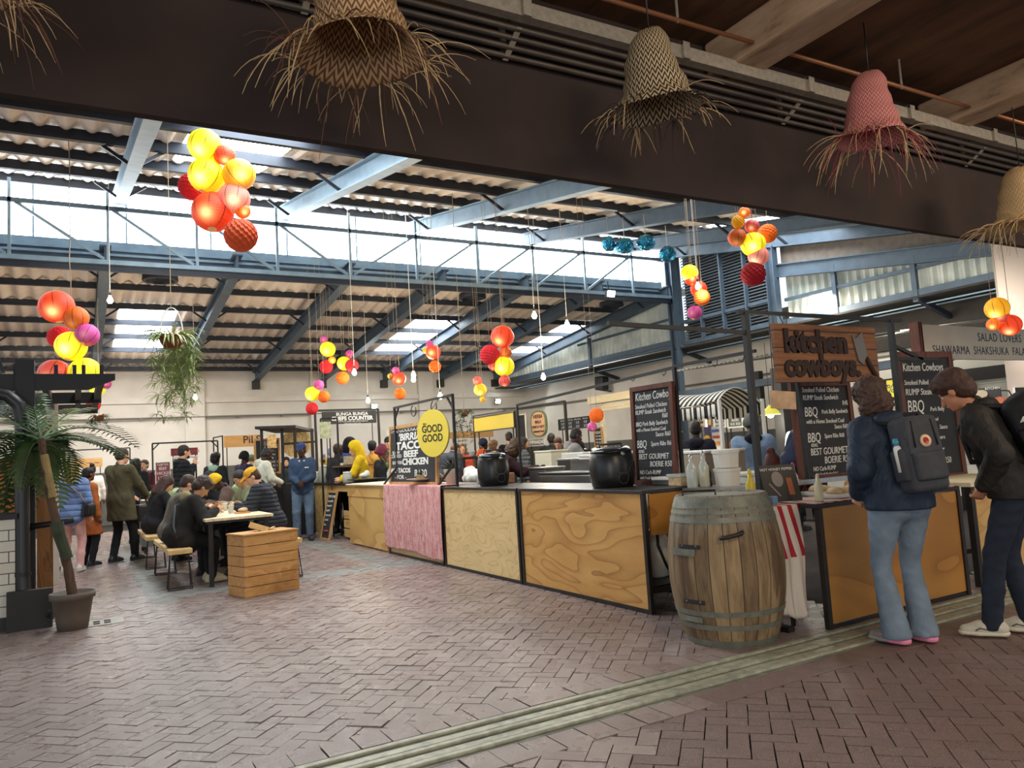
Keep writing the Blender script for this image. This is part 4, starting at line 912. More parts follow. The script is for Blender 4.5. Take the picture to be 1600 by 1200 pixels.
for z in (.66, .30):
    q = MB(); strap(q, hinge(z, -.62, .42), .013, .008); h = q.build('hinge', M_BLACK, o)
    for k in (1, 5): p = hinge(z, -.62, .42)[k]; q = MB(); q.ball(p+(p-BC).normalized()*.008, .007, 8, 5); q.build('rivet', M_INOX, h)
q = MB(); P = hinge(.735, .14, .36, .03); q.tube([P[0], P[0]+(P[0]-BC-Vector((0, 0, .7)))*.12]+[p+(Vector((p.x-BC.x, p.y-BC.y, 0))*.12) for p in P[1:6]]+[P[6]], .014, 8); q.build('door_handle', M_EDGE, o, smooth=True)
for z0, z1 in ((.60, .645), (.165, .2)):
    q = MB(); strap(q, hinge((z0+z1)/2, -.78, .55), (z1-z0)/2, .005); q.build('door_hoop', M_HOOP, o)
q = MB(); q.tube([BC+Vector((-.27, .08, BH)), BC+Vector((-.27, .08, BH+.03)), BC+Vector((-.14, -.1, BH+.03)), BC+Vector((-.14, -.1, BH))], .008, 8); q.build('lid_handle', M_BLACK, o)
# ---- grill stall frame, signs and chalkboards
o = thing('sign_rack', 'dark steel frame of the grill stall carrying the wooden name sign', 'frame', (5.4, 4.2, .0))
for x in (4.53, 6.34): q = MB(); q.span((x-.022, 4.2-.022, 0), (x+.022, 4.2+.022, 2.33)); q.build('post', M_DARK, o)
bars(o, [((4.45, 4.2, 2.33), (6.5, 4.2, 2.33)), ((3.2, 4.2, 2.2), (4.53, 4.2, 2.17)), ((6.34, 4.2, 2.1), (6.75, 4.2, 1.98)), ((6.34, 4.2, 1.98), (7.0, 4.2, 1.98))], M_DARK)
o = thing('sign_rack', 'thin black rail frame above the tall chalkboard, hooks along it', 'frame', (4.69, 5.2, .985))
q = MB(); q.bar((4.7, 5.24, .985), (4.7, 5.24, 2.04), .03, .03); q.build('post', M_DARK, o); q = MB(); q.bar((4.7, 8.1, .985), (4.7, 8.1, 1.94), .02, .02); q.build('post', M_DARK, o)
bars(o, [((4.7, 4.28, 2.04), (4.7, 5.24, 2.04)), ((4.7, 5.24, 2.03), (4.7, 8.1, 1.93))], M_DARK, wd=.026)
for y in (5.35, 5.8, 4.7, 4.4): q = MB(); q.tube([(4.7, y, 2.03), (4.7, y+.01, 1.99), (4.68, y+.015, 1.97), (4.66, y+.01, 1.985)], .004, 6); q.build('hook', M_DARK, o)
# name sign with cleaver
t = NT('scorched sign planks'); x, y, z = t.sep(t.co()); gr = t.noise(t.co(scale=(.25, 1, 4)), 7, 6, .6, .6); pl = t.math('GREATER_THAN', t.math('ABSOLUTE', t.math('SUBTRACT', t.math('FRACT', t.math('MULTIPLY', z, 7.2)), .5)), .465)
ed = t.noise(t.co(), 2.2, 4); c = t.ramp(gr, [(.3, hexc('5a351d')), (.52, hexc('7a4c26')), (.75, hexc('956535'))]); c = t.mix(t.ramp(ed, [(.5, (0, 0, 0)), (.75, (.8, .8, .8))]), c, hexc('4a2a16')); c = t.mix(pl, c, hexc('2a170d')); t.set(Base_Color=c, Roughness=.65); t.bump(gr, .4, .005); M_SIGNW = t.m
sg = board('plank_sign', 'rustic plank sign with dark cut-out name and a cleaver, hung on the grill stall', 'sign', (5.39, 4.135, 2.005), 1.255, .47, R_Y, M_SIGNW, th=.035)
M_BURN = mat('burnt cut letters', '2a1710', .8)
write(sg, 'kitchen', .25, -.15, .09, M_BURN, bold=.012, sx=1.08, depth=.012, spacing=.96); write(sg, 'cowboys.', .25, -.09, -.105, M_BURN, bold=.012, sx=1.0, depth=.012, spacing=.96)
q = MB(); o_, c_, R_ = sg
bl = [(.30, .16), (.34, .13), (.43, .19), (.475, -.005), (.41, -.09), (.355, -.055)]; q.prism([c_+R_@Vector((a, b, .002)) for a, b in bl], R_@Vector((0, 0, .012))); cv = q.build('cleaver_blade', mat('grey blade', '66625b', .5, .2), o_)
q = MB(); q.tube([c_+R_@Vector((a, b, .012)) for a, b in ((.46, -.03), (.5, -.1), (.54, -.16), (.585, -.215), (.60, -.2))], [.016, .02, .02, .018, .01], 8); q.build('cleaver_handle', M_BURN, o_, smooth=True)
for x in (4.9, 5.9): q = MB(); q.tube([(x, 4.19, 2.32), (x, 4.15, 2.23)], .004, 6); q.build('wire', M_BLACK, o_)
def chalk(bd, lines, k=1.0, du=0.0): # text, size, u, v, horizontal squeeze
    for s, sz, u, v, *r in lines: write(bd, s, sz*k, u+du, v, shear=.12, sx=r[0] if r else .8, align='LEFT')
b1 = board('chalkboard', 'tall chalkboard menu in dark wood frame standing beside the black soup kettle', 'chalkboard', (4.62, 5.5, 1.44), .56, .9, axes((-1, -.02, .03)), M_CHALKB, M_OAKF, .045)
chalk(b1, [('Kitchen Cowboys', .088, -.23, .36, .68), ('Smoked Pulled Chicken', .05, -.24, .27, .78), ('RUMP Steak Sandwich', .05, -.24, .215, .78), ('R60', .05, .13, .165), ('BBQ Pork Belly Sandwich', .048, -.24, .105, .74), ('with a Home Smoked Coal', .04, -.24, .05, .78), ('Sauce R60', .05, .03, .0, .8), ('BBQ', .085, -.24, -.085, .7), ('Spare Ribs R60', .05, -.04, -.085, .8), ('KING', .035, -.22, -.15), ('BEST GOURMET', .06, -.22, -.2, .8), ('BOERIE R50', .06, -.07, -.27, .8), ('NO Carb-RUMP', .045, -.22, -.345, .8), ('with Fresh Rocket Salad', .035, -.22, -.395, .8)], 1.2)
b2 = board('chalkboard', 'chalkboard menu behind the woman, hung under the plank sign', 'chalkboard', (5.87, 4.62, 1.39), .78, .86, axes((0, -1, .03)), M_CHALKB, M_OAKF, .05)
chalk(b2, [('Smoked Pulled Chicken', .06, -.33, .36, .8), ('RUMP Steak Sandwich', .06, -.33, .29, .8), ('R45', .055, .2, .235), ('BBQ', .11, -.33, .16, .75), ('Pork Belly Sandwich', .05, -.1, .16, .8), ('with a Home Smoked Coal', .05, -.32, .075, .85), ('Sauce R60', .05, .05, .02), ('BBQ', .11, -.33, -.07, .75), ('Spare Ribs R60', .05, -.1, -.06, .8), ('KING', .04, -.29, -.135), ('BEST GOURMET', .08, -.31, -.195, .8), ('BOERIE R50', .08, -.14, -.275, .8), ('NO Carb-RUMP', .05, -.3, -.345, .8), ('with Fresh Rocket Salad', .035, -.28, -.395, .8)], 1.1, .075)
b3 = board('chalkboard', 'chalkboard menu with wide dark frame beside the head of the leaning man', 'chalkboard', (7.36, 4.55, 1.47), .76, 1.24, axes((-.12, -1, .02)), M_CHALKB, M_OAKF, .06)
chalk(b3, [('Kitchen Cowboys', .115, -.31, .48, .68), ('Smoked Pulled', .07, -.31, .33, .8), ('RUMP Steak', .09, -.31, .235, .8), ('BBQ', .17, -.31, .09, .7), ('Pork Belly', .06, .0, .06, .8), ('with a Home Smoked', .05, -.28, -.04, .85), ('Sauce', .06, .1, -.12), ('BBQ', .12, -.28, -.23, .75), ('Spare', .06, .05, -.22), ('BEST GOURMET', .085, -.3, -.36, .7), ('BOERIE R50', .085, -.1, -.45, .7), ('NO Carb', .06, -.2, -.54, .8)])
o = thing('sign_stand', 'black upright stand with spread feet on the striped cloth behind the food trays', 'stand', (5.5, 4.5, .87))
q = MB(); q.bar((5.47, 4.52, .87), (5.43, 4.52, 2.0), .03, .03); q.build('post', M_DARK, o)
for dx, dy in ((.2, .02), (-.2, -.05)): q = MB(); q.bar((5.47, 4.52, 1.02), (5.47+dx, 4.5+dy, .875), .02, .02); q.build('foot', M_DARK, o)
# shawarma sign further along
sg = board('menu_sign', 'white board sign advertising salad and shawarma at the picture edge', 'sign', (10.5, 5.5, 2.39), 3.2, .42, R_Y, mat('cream sign paint', 'cfc5b2', .7, var=.06, vscale=3), th=.05)
M_INK = mat('slate blue lettering', '3c4656', .7)
write(sg, 'SALAD LOVERS', .155, -.42, .075, M_INK, align='LEFT', spacing=1.12, sx=.9); write(sg, 'SHAWARMA  SHAKSHUKA  FALAFEL', .15, -1.42, -.1, M_INK, align='LEFT', spacing=1.1, sx=.88)
q = MB(); q.span((8.84, 5.5, 2.15), (8.92, 5.62, 2.63)); q.build('end_batten', M_OAKF, sg[0])
# ---- taco stall: oval sign, chalk menu, hook frame
o = thing('sign_rack', 'black frame with scroll hooks above the yellow oval sign', 'frame', (4.1, 9.65, .985))
for y in (8.66, 10.68): q = MB(); q.bar((4.1, y, .985), (4.1, y, 2.12), .03, .03); q.build('post', M_DARK, o)
bars(o, [((4.1, 8.65, 2.12), (4.1, 10.7, 2.12))], M_DARK)
bars(o, [((4.1, 8.66, 1.95), (4.1, 8.83, 2.11)), ((4.1, 10.68, 1.95), (4.1, 10.52, 2.11)), ((4.1, 8.66, 1.3), (4.02, 9.05, 1.0)), ((4.1, 10.68, 1.25), (4.0, 11.0, 1.0))], M_DARK, 'brace', .022)
for y in (9.25, 9.95): q = MB(); q.tube([(4.1, y+.09*math.sin(a), 2.02+.075*math.cos(a)) for a in [(.3+k*.42) for k in range(13)]], .007, 6); q.build('hook', M_DARK, o, smooth=True)
Ro = axes((-.955, -.295, 0)); oc = Vector((3.98, 9.07, 1.668))
o = thing('oval_sign', 'yellow oval sign with black lettering hanging over the counter', 'sign', (3.98, 9.07, 1.38))
def oval(rx, rz, z0, th): q = MB(); q.prism([oc+Ro@Vector((rx*math.cos(2*PI*k/56), rz*math.sin(2*PI*k/56), z0)) for k in range(56)], Ro@Vector((0, 0, th))); return q
oval(.305, .305, -.02, .02).build('disc', mat('sign yellow', 'e2cb4a', .55), o); oval(.309, .309, -.024, .004).build('rim', mat('rim dark', '514a26', .6), o)
bd = (o, oc, Ro); write(bd, 'GOOD', .135, 0, .055, M_BLACK, bold=.002, sx=.95); write(bd, 'GOOD', .135, 0, -.065, M_BLACK, bold=.002, sx=.95); write(bd, "that's", .03, -.14, .128, M_BLACK)
q = MB(); q.tube([oc+Vector((0, 0, .30)), (4.1, 9.1, 2.1)], .004, 6); q.build('wire', M_BLACK, o)
bt = board('chalkboard', 'chalkboard taco menu in pale wood frame behind the yellow oval sign', 'chalkboard', (4.1, 10.08, 1.42), 1.72, .84, axes((-1, 0, .04)), M_CHALKB, M_PINEF, .05)
M_PEN = mat('white paint pen', 'e4e2da', .8)
for s, sz, u, v, kw in (('@THATGOODGOOD', .085, -.28, .355, dict(sx=1.7)), ("'BIRRIA", .14, -.1, .25, dict(shear=.15, bold=.004, sx=1.9)), ('TACOS', .15, -.06, .125, dict(bold=.006, sx=2.3)), ('SLOW\nCOOKED', .07, -.62, .01, dict(line=.75, sx=1.5)), ('BEEF', .125, -.05, .005, dict(bold=.005, sx=2.1)), ('BUTTER', .065, -.58, -.11, dict(sx=1.6)), ('CHICKEN', .125, .1, -.105, dict(bold=.005, sx=1.75)), ('TWO TACOS', .09, -.5, -.225, dict(bold=.003, sx=1.6)), ('- FOR -', .085, -.45, -.32, dict(sx=1.7)), ('R130', .14, .3, -.27, dict(sx=1.5))):
    write(bt, s, sz, u, v, M_PEN, **kw)
# ---- soup kettles
M_KET = mat('black enamel', '191817', .32, .1, spec=.5)
def kettle(label, c, r, h):
    o = thing('soup_kettle', label, 'kettle', c, 'black soup kettles'); c = Vector(c)
    q = MB(); q.lathe([(r*.86, 0), (r*.9, .01), (r*.98, h*.25), (r, h*.5), (r*.96, h*.74), (r*.88, h*.86), (r*.86, h*.87)], 40, c); q.build('body', M_KET, o, smooth=True)
    q = MB(); q.lathe([(r*.93, h*.86), (r*.93, h*.885), (r*.7, h*.95), (r*.3, h*.99), (0, h)], 40, c, caps=False); q.build('lid', mat('lid glossy black', '20242a', .15, .3), o, smooth=True)
    d = Vector((-c.x, -c.y, 0)).normalized(); s = Vector((-d.y, d.x, 0))
    q = MB(); q.tube([c+s*(-.1)+Vector((0, 0, h*.95)), c+s*(-.1)+Vector((0, 0, h*1.06)), c+s*.1+Vector((0, 0, h*1.06)), c+s*.1+Vector((0, 0, h*.95))], .011, 8); q.build('lid_handle', M_BLACK, o, smooth=True)
    def ringo(a0, z, rad, nm, tube, n=20, span=2*PI, st=0):
        pts = []
        for k in range(n+1):
            t_ = st+span*k/n; aa = a0+rad*math.cos(t_)/r; zz = z+rad*math.sin(t_); rr = r*(1.0 if zz > h*.2 else .96)+.002; pts.append(c+(d*math.cos(aa)+s*math.sin(aa))*rr+Vector((0, 0, zz)))
        q = MB(); q.tube(pts, tube, 6); q.build(nm, mat('dial grey', '56534f', .4, .3), o, smooth=True)
    ringo(.5, h*.22, .05, 'dial', .003); ringo(.5, h*.52, .075, 'emblem_arc', .003, 14, PI*.9, PI*1.05)
    q = MB(); a = c+(d*math.cos(.55)+s*math.sin(.55))*(r*.93)+Vector((0, 0, h*.80)); q.ball(a, (.022, .022, .022), 12, 8); q.build('lid_catch', M_INOX, o, smooth=True)
kettle('large black soup kettle on the near counter corner', (4.3, 5.74, .987), .212, .37)
kettle('smaller-looking black soup kettle behind the pale plywood counter', (4.28, 8.03, .987), .19, .39)
# ================================================================== STRAW SHADES
def weave(name, a, b, nu, nv):
    t = NT(name); x, y, z = t.sep(t.co()); an = t.math('MULTIPLY', t.math('ARCTAN2', y, x), nu/(2*PI)); tri = t.math('ABSOLUTE', t.math('SUBTRACT', t.math('FRACT', an), .5))
    f = t.math('FRACT', t.math('ADD', t.math('MULTIPLY', z, nv), t.math('MULTIPLY', tri, 2.0))); m = t.math('GREATER_THAN', f, .5)
    n = t.noise(t.co(), 40, 3); c = t.mix(m, hexc(a), hexc(b)); c = t.mix(t.math('MULTIPLY', n, .3), c, hexc(b)); t.set(Base_Color=c, Roughness=.75); t.bump(t.math('SUBTRACT', 1.0, t.math('ABSOLUTE', t.math('SUBTRACT', f, .5))), .5, .006); return t.m
def straw(label, c, h, r0, r1, flare, m, fm, seed, fl=.2, tilt=(0, 0)):
    rg = random.Random(seed); o = thing('straw_lamp_shade', label, 'lamp shade', c, 'straw hat lamp shades hanging from the entrance ceiling')
    o.rotation_euler = (tilt[0], tilt[1], 0); q = MB(); pr = []
    for i in range(17):
        k = i/16; r = r1+(r0-r1)*k
        if k > .82: r *= math.sqrt(max(0, 1-((k-.82)/.18)**2))*.94+.06
        r *= 1+.035*math.sin(k*26)
        if k < .16: r += flare*((.16-k)/.16)**1.5
        pr.append((r, h*k))
    q.lathe(pr, 56, caps=False); q.v = [(x+.012*math.sin(z*18), y, z+.012*math.sin(3*math.atan2(y, x))*(1 if z < h*.3 else .3)) for x, y, z in q.v]
    sh = fix(q, 'shade', m, o); md = sh.modifiers.new('thickness', 'SOLIDIFY'); md.thickness = .004
    for j, mm in enumerate(fm):
        q = MB()
        for k in range(int(115/len(fm))):
            a = rg.uniform(0, 2*PI); R = r1+flare*.95; L = rg.uniform(.3, 1.35)*fl; out = rg.uniform(.1, 1.3); sp = rg.uniform(-.9, .9); wd = rg.uniform(.002, .0045)
            p = Vector((R*math.cos(a), R*math.sin(a), rg.uniform(-.004, .015))); d = Vector((math.cos(a+sp)*out, math.sin(a+sp)*out, rg.uniform(-.9, .4))).normalized(); pts = [p]
            for s in range(6): pts.append(pts[-1]+d*L/6); d = (d+Vector((rg.uniform(-.12, .12), rg.uniform(-.12, .12), -.22))).normalized()
            q.tube(pts, [wd*(1-.12*i) for i in range(7)], 4)
        f = fix(q, 'fringe', mm, o); f['kind'] = 'stuff'
    q = MB(); q.tube([(0, 0, h*.98), (-tilt[1]*.3, tilt[0]*.3, max(h+.05, 3.9-c[2]))], .004, 6); fix(q, 'cord', M_BLACK, o)
W1 = weave('straw weave tan', 'c9a878', '6d4630', 34, 30); W2 = weave('straw weave black and cream', 'c2ab84', '241a13', 34, 30); W3 = weave('straw weave pink', 'cf8f83', '9c4f50', 36, 34); W4 = weave('straw weave cream', 'c3a577', 'a98a5e', 36, 26)
F1 = mat('straw strand', 'bfa073', .7, var=.3, vscale=20); F2 = mat('dark straw strand', '5e3a26', .75); F3 = mat('crimson strand', '86283c', .75); F4 = mat('black strand', '2a2019', .75)
def hp(x, y, Y=2.8): return tuple(atY(x, y, Y))
straw('large tan woven straw shade with long frayed fringe, nearest the left', hp(562, 86), .43, .12, .205, .06, W1, (F1, F1, F2), 1, .25)
straw('black and cream zigzag straw shade with ragged fringe in the middle of the row', hp(1025, 172), .42, .072, .19, .03, W2, (F1, F4, F4), 2, .17, (.05, -.06))
straw('pink woven straw shade with crimson and straw fringe', hp(1362, 218), .44, .075, .18, .02, W3, (F1, F3), 3, .26, (.04, .03))
straw('plain cream straw shade cut off by the right picture edge', hp(1604, 352), .44, .10, .2, .05, W4, (F1,), 4, .2)
straw('straw shade of which only fringe tips show in the top left corner', hp(-128, -40), .43, .11, .20, .05, W1, (F1, F2), 5, .25)

# ================================================================== PAPER LANTERNS
def lantern_mat(name, col, lit, stripes):
    if name in MATS: return MATS[name]
    col = hexc(col); t = NT(name); x, y, z = t.sep(t.co()); an = t.math('MULTIPLY', t.math('ARCTAN2', y, x), 8/(2*PI))
    ln = t.math('GREATER_THAN', t.math('ABSOLUTE', t.math('SUBTRACT', t.math('FRACT', an), .5)), .455)
    rib = t.math('SINE', t.math('MULTIPLY', z, 48.0)); dk = tuple(v*.22 for v in col)
    c = t.mix(t.math('MULTIPLY', ln, .9), col, dk) if stripes else (*col, 1)
    t.set(Base_Color=c, Roughness=.6); t.bump(rib, .25, .003)
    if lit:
        w_ = t.new('ShaderNodeObjectInfo'); hot = t.new('ShaderNodeVectorMath'); hot.operation = 'DISTANCE'; t.put(hot.inputs[0], t.co()); hot.inputs[1].default_value = (-.15, -.78, -.5)  # bulb's bright spot painted into the paper's emission, on the side facing the camera
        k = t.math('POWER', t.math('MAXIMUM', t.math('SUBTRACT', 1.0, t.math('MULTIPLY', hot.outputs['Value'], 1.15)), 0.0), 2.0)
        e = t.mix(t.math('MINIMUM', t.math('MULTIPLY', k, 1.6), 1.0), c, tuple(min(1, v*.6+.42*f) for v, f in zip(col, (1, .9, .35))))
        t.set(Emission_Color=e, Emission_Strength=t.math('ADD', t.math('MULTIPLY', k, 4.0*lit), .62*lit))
    MATS[name] = t.m; return t.m
LC = dict(yellow=('f6e21a', 1.15), amber=('f4a81c', 1.0), gold=('c99a1e', 0), orange=('f4701a', .8), redorange=('f0431c', .8), red=('c8202a', 0), coral=('e8564a', .35), pink=('d8509a', .12), rose=('f08a78', .8), rust=('c24a22', 0), oranged=('ea6a1c', .12), crimson=('96101c', 0))
M_RIM = mat('paper rim', 'e8b070', .6, emit=.3)
def lantern(desc, x, y, r, depth, kind, comb=False):
    c = atD(x, y, depth); R = r*depth/F_PX; col, lit = LC[kind]; rg = random.Random(int(x*7+y*13))
    o = thing('honeycomb_paper_ball' if comb else 'paper_lantern', desc, 'paper ball' if comb else 'lantern', tuple(c), 'hanging paper lanterns and paper balls'); o.rotation_euler = (rg.uniform(-.45, .45), rg.uniform(-.45, .45), rg.uniform(-.3, .3)+math.atan2(-c.x, c.y))
    q = MB(); n, m = (48, 18) if comb else (32, 16); vs = []
    for i in range(m+1):
        a = PI*i/m
        for k in range(n):
            rr = R*(1-.09*(((k//2)+i) % 2) if comb else 1); vs.append((rr*math.sin(a)*math.cos(2*PI*k/n), rr*math.sin(a)*math.sin(2*PI*k/n), R*math.cos(a)*(1 if comb else .96)))
    q.add(vs, [(i*n+k, (i+1)*n+k, (i+1)*n+(k+1) % n, i*n+(k+1) % n) for i in range(m) for k in range(n)])
    if comb:
        nm = 'honeycomb '+kind; mm = mat(nm, col, .8, var=.25, vscale=6, emit=.22, ecol=hexc(col)); q2 = fix(q, 'paper_comb', mm, o)
        q2.data.shade_flat()
    else:
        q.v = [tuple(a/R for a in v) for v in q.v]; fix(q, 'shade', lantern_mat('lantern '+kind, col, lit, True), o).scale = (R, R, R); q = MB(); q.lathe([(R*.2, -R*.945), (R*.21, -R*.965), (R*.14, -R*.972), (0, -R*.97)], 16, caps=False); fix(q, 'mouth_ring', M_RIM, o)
    return o
def cord(o, x, y, depth, top, wob=0, r=.007):
    c = atD(x, y, depth); q = MB(); n = 8; q.tube([Vector((c.x+wob*math.sin(k*2.2), c.y, c.z+(top-c.z)*k/n))-Vector(o.location) for k in range(n+1)], r, 6); R = o.rotation_euler.to_matrix().inverted(); q.v = [tuple(R@Vector(v)) for v in q.v]; fix(q, 'cord', mat('jute cord', 'a8977c', .9), o)
def rt(c): return (zU(c.y) if c.y < 15 else zL(c.y))+.44
def cluster(where, depth, items, cordlabel, cx, cy, dd=None):
    for it in items:
        x, y, r, kind, words = it[:5]; comb = len(it) > 5
        o = lantern(words+' '+where, x, y, r, depth+(it[6] if len(it) > 6 else 0), kind, comb)
        if it is items[0]: c = atD(cx, cy, depth); cord(o, cx, cy, depth+.12, rt(c), .01)
A = 'in the big lantern cluster under the near roof'
cluster(A, 8.0, [(320.5, 227.7, 26.6, 'yellow', 'topmost yellow lit lantern'), (350.7, 242.3, 16.5, 'redorange', 'small red lantern at the top', ), (323, 274.4, 28, 'yellow', 'wide yellow lit lantern in the middle'), (373.6, 272.6, 25, 'amber', 'amber yellow lantern on the right side'), (365.8, 310, 24.5, 'rose', 'salmon striped lit lantern'), (332.4, 331.2, 32, 'redorange', 'largest glowing orange red lantern, lower left'), (379.5, 330, 12, 'orange', 'small orange lantern behind the salmon one')], 'jute cord holding the big lantern cluster under the near roof', 344, 205)
lantern('red honeycomb ball at the left side of the big lantern cluster', 299.4, 291.8, 21, 8.3, 'red', True); lantern('rust orange honeycomb ball hanging lowest in the big lantern cluster', 376.4, 367.9, 26, 7.9, 'rust', True)
B = 'in the cluster above the black pergola'
cluster(B, 10.0, [(88.6, 479.4, 26, 'redorange', 'large red lit lantern at the top'), (118.8, 496.8, 19, 'oranged', 'plain orange lantern'), (136.3, 523.4, 18, 'pink', 'pink lantern on the right'), (111, 540.8, 23.5, 'yellow', 'bright yellow lit lantern in the middle'), (85.8, 586, 25, 'coral', 'coral lantern half hidden behind the beam'), (132.6, 582, 24, 'yellow', 'low yellow lantern half hidden behind the beam')], 'long cord holding the lantern cluster above the black pergola', 110, 470)
lantern('red honeycomb ball in the cluster above the black pergola', 93.2, 527, 18, 10.2, 'red', True)
cluster('seen past the tip of the black beam', 15.0, [(156, 588, 9, 'orange', 'small orange lantern'), (151.8, 607.5, 12, 'yellow', 'small yellow lantern'), (166, 600, 8, 'pink', 'small pink lantern')], 'thin cord of the small lanterns past the black beam tip', 154, 585)
lantern('small red honeycomb ball hanging before the white wall beside the black beam', 146, 632.5, 10.5, 15, 'red', True)
def far(where, depth, cx, cy, items):
    for it in items:
        d = depth+(it[6] if len(it) > 6 else 0); o = lantern(it[4]+' '+where, it[0], it[1], it[2], d, it[3], len(it) > 5)
        c = atD(it[0], it[1]-it[2]*.9, d); cord(o, it[0], it[1]-it[2]*.9, d, rt(c), 0, .003)
far('left of the far middle', 16, 511, 538, [(505.7, 530.8, 6, 'pink', 'tiny pink lantern topmost'), (512, 545.7, 12.2, 'yellow', 'round yellow lit lantern under the pink one'), (518.8, 563, 6, 'amber', 'tiny gold lantern'), (509.4, 573, 10.7, 'red', 'crimson honeycomb ball', 1)])
far('in the second group from left of the far middle', 16, 540, 558, [(546, 553, 6.4, 'pink', 'tiny pink lantern'), (537.8, 568, 11.3, 'yellow', 'yellow lit lantern'), (549.8, 571.3, 10.5, 'red', 'red honeycomb ball', 1, -.2), (535.2, 590.5, 10.3, 'oranged', 'orange honeycomb ball', 1)])
far('low group before the wall left of the black banner', 15.5, 491, 605, [(498, 601.4, 8.2, 'pink', 'pink lantern'), (488.2, 615.4, 11.5, 'yellow', 'yellow lit lantern'), (506, 620, 9.4, 'oranged', 'orange honeycomb ball', 1), (487.5, 638.4, 9.7, 'red', 'red honeycomb ball', 1)])
far('above the taco chalkboard', 15.5, 622, 585, [(618.3, 579, 6, 'pink', 'small pink lantern'), (610.5, 587.9, 5.2, 'gold', 'tiny mustard lantern'), (623.6, 591.6, 10.7, 'redorange', 'red lit lantern'), (625, 615, 9.3, 'oranged', 'orange honeycomb ball', 1)])
far('under the middle roof light', 15.5, 676, 540, [(671, 537.3, 5.7, 'pink', 'small pink lantern'), (665.4, 547.6, 5.2, 'amber', 'tiny orange lantern'), (676.7, 550.5, 11.8, 'redorange', 'glowing red lantern'), (679.4, 572.8, 9.8, 'oranged', 'orange honeycomb ball', 1)])
far('in the larger group right of middle', 13, 777, 515, [(785, 526, 18.2, 'redorange', 'large red striped lit lantern'), (764.9, 554.4, 15.7, 'red', 'crimson honeycomb ball', 1), (790, 551, 10, 'oranged', 'plain orange lantern', ), (789, 562, 8, 'orange', 'half hidden orange lantern', ), (787.6, 572.3, 16.2, 'yellow', 'bright yellow lit lantern'), (771, 572, 8, 'coral', 'coral lantern behind the yellow one', ), (788.3, 595.3, 9.2, 'coral', 'pale pink lantern at the bottom')])
far('low over the yellow banner', 15, 749, 600, [(746, 594.9, 7.2, 'coral', 'small coral lantern'), (750.5, 608.9, 10.2, 'amber', 'amber lit lantern'), (754.2, 624, 4.7, 'gold', 'tiny ochre honeycomb ball', 1)])
far('before the white wall left of the tall chalkboard', 13, 932, 640, [(925, 667, 7.7, 'pink', 'pink lantern'), (932, 649, 11.7, 'oranged', 'orange honeycomb ball', 1)])
far('beside the louvres', 10, 1086, 420, [(1077.5, 426.7, 13.7, 'yellow', 'yellow lantern topmost'), (1080.8, 435.8, 11.2, 'redorange', 'small red lantern in front of the yellow one', ), (1091.7, 451.7, 13, 'redorange', 'red lit lantern in the middle'), (1096.7, 465, 12.8, 'oranged', 'orange honeycomb ball', 1, -.3), (1085.5, 488.7, 11.6, 'pink', 'pink lantern at the bottom')])
far('in the cluster under the bulkhead, right', 9.2, 1174, 345, [(1163, 332, 9, 'orange', 'orange lantern half behind the bulkhead'), (1151.7, 370.8, 14.5, 'oranged', 'orange lantern on the left'), (1175, 353.3, 11.3, 'coral', 'coral lantern near the top'), (1176.7, 381.7, 19.3, 'yellow', 'big yellow lit lantern'), (1185, 400, 16.3, 'rose', 'salmon lit lantern'), (1153.3, 346.7, 10.3, 'amber', 'amber honeycomb ball', 1), (1199, 365, 15, 'oranged', 'orange honeycomb ball', 1, .2), (1176.7, 428.3, 19.3, 'crimson', 'dark red honeycomb ball at the bottom', 1)])
far('above the white menu sign', 8.5, 1560, 470, [(1558, 482, 18, 'amber', 'amber lit lantern'), (1562, 494, 13, 'coral', 'coral lantern', ), (1578, 508, 17, 'redorange', 'red orange lit lantern'), (1552, 507, 10, 'orange', 'small orange lantern')])
# ---- bare bulbs, floodlights, roof vents
M_BULB = mat('glowing bulb', (1, .9, .7), .3, emit=14.0, ecol=(1, .82, .55))
def bulb(label, x, y, depth, r=.04, drop=1.2):
    c = atD(x, y, depth); o = thing('pendant_bulb', label, 'light bulb', tuple(c), 'bare pendant bulbs'); q = MB(); q.lathe([(0, -r), (r*.6, -r*.85), (r, 0), (r*.8, r*.7), (r*.4, r*1.5), (r*.35, r*1.9)], 12, c); q.build('bulb', M_BULB, o, smooth=True)
    q = MB(); q.lathe([(r*.4, r*1.8), (r*.45, r*2.8), (0, r*2.9)], 10, c); q.build('socket', M_BLACK, o); q = MB(); q.tube([c+Vector((0, 0, r*2.8)), Vector((c.x, c.y, rt(c)))], .006, 5); q.build('flex', M_WHITE, o)
    la = bpy.data.lights.new('bulb_light', 'POINT'); la.energy = 60 if depth > 10 else 14; la.color = (1, .84, .62); la.shadow_soft_size = r*1.6; lo = bpy.data.objects.new('bulb_light', la); COL.objects.link(lo); lo.location = c+Vector((0, -r*2.2, -r*2.2))
for l, x, y, d in (('bare bulb hanging below the girder on the left', 172, 470, 13), ('bare bulb right of the hanging spider plant', 305, 622, 17), ('bare bulb behind the red ball beside the black beam', 154, 622, 16), ('bare bulb beside the orange honeycomb ball, second far group', 553.6, 583, 15.5), ('upper of two bare bulbs on one flex in the far middle', 646, 586.5, 16), ('lower of two bare bulbs on one flex in the far middle', 646, 593.5, 16), ('bare bulb over the black banner', 575, 626.6, 18), ('bare bulb above the yellow oval sign', 687.7, 620, 15), ('bare bulb under the girder right of middle', 835, 494, 14), ('bare bulb beside the right roof light', 886, 507, 15), ('small bare bulb low before the gable sheet', 849, 590, 15), ('bare bulb among the lanterns beside the louvres', 1090.5, 448.5, 9.6)):
    bulb(l, x, y, d, .035 if d < 10 else .05)
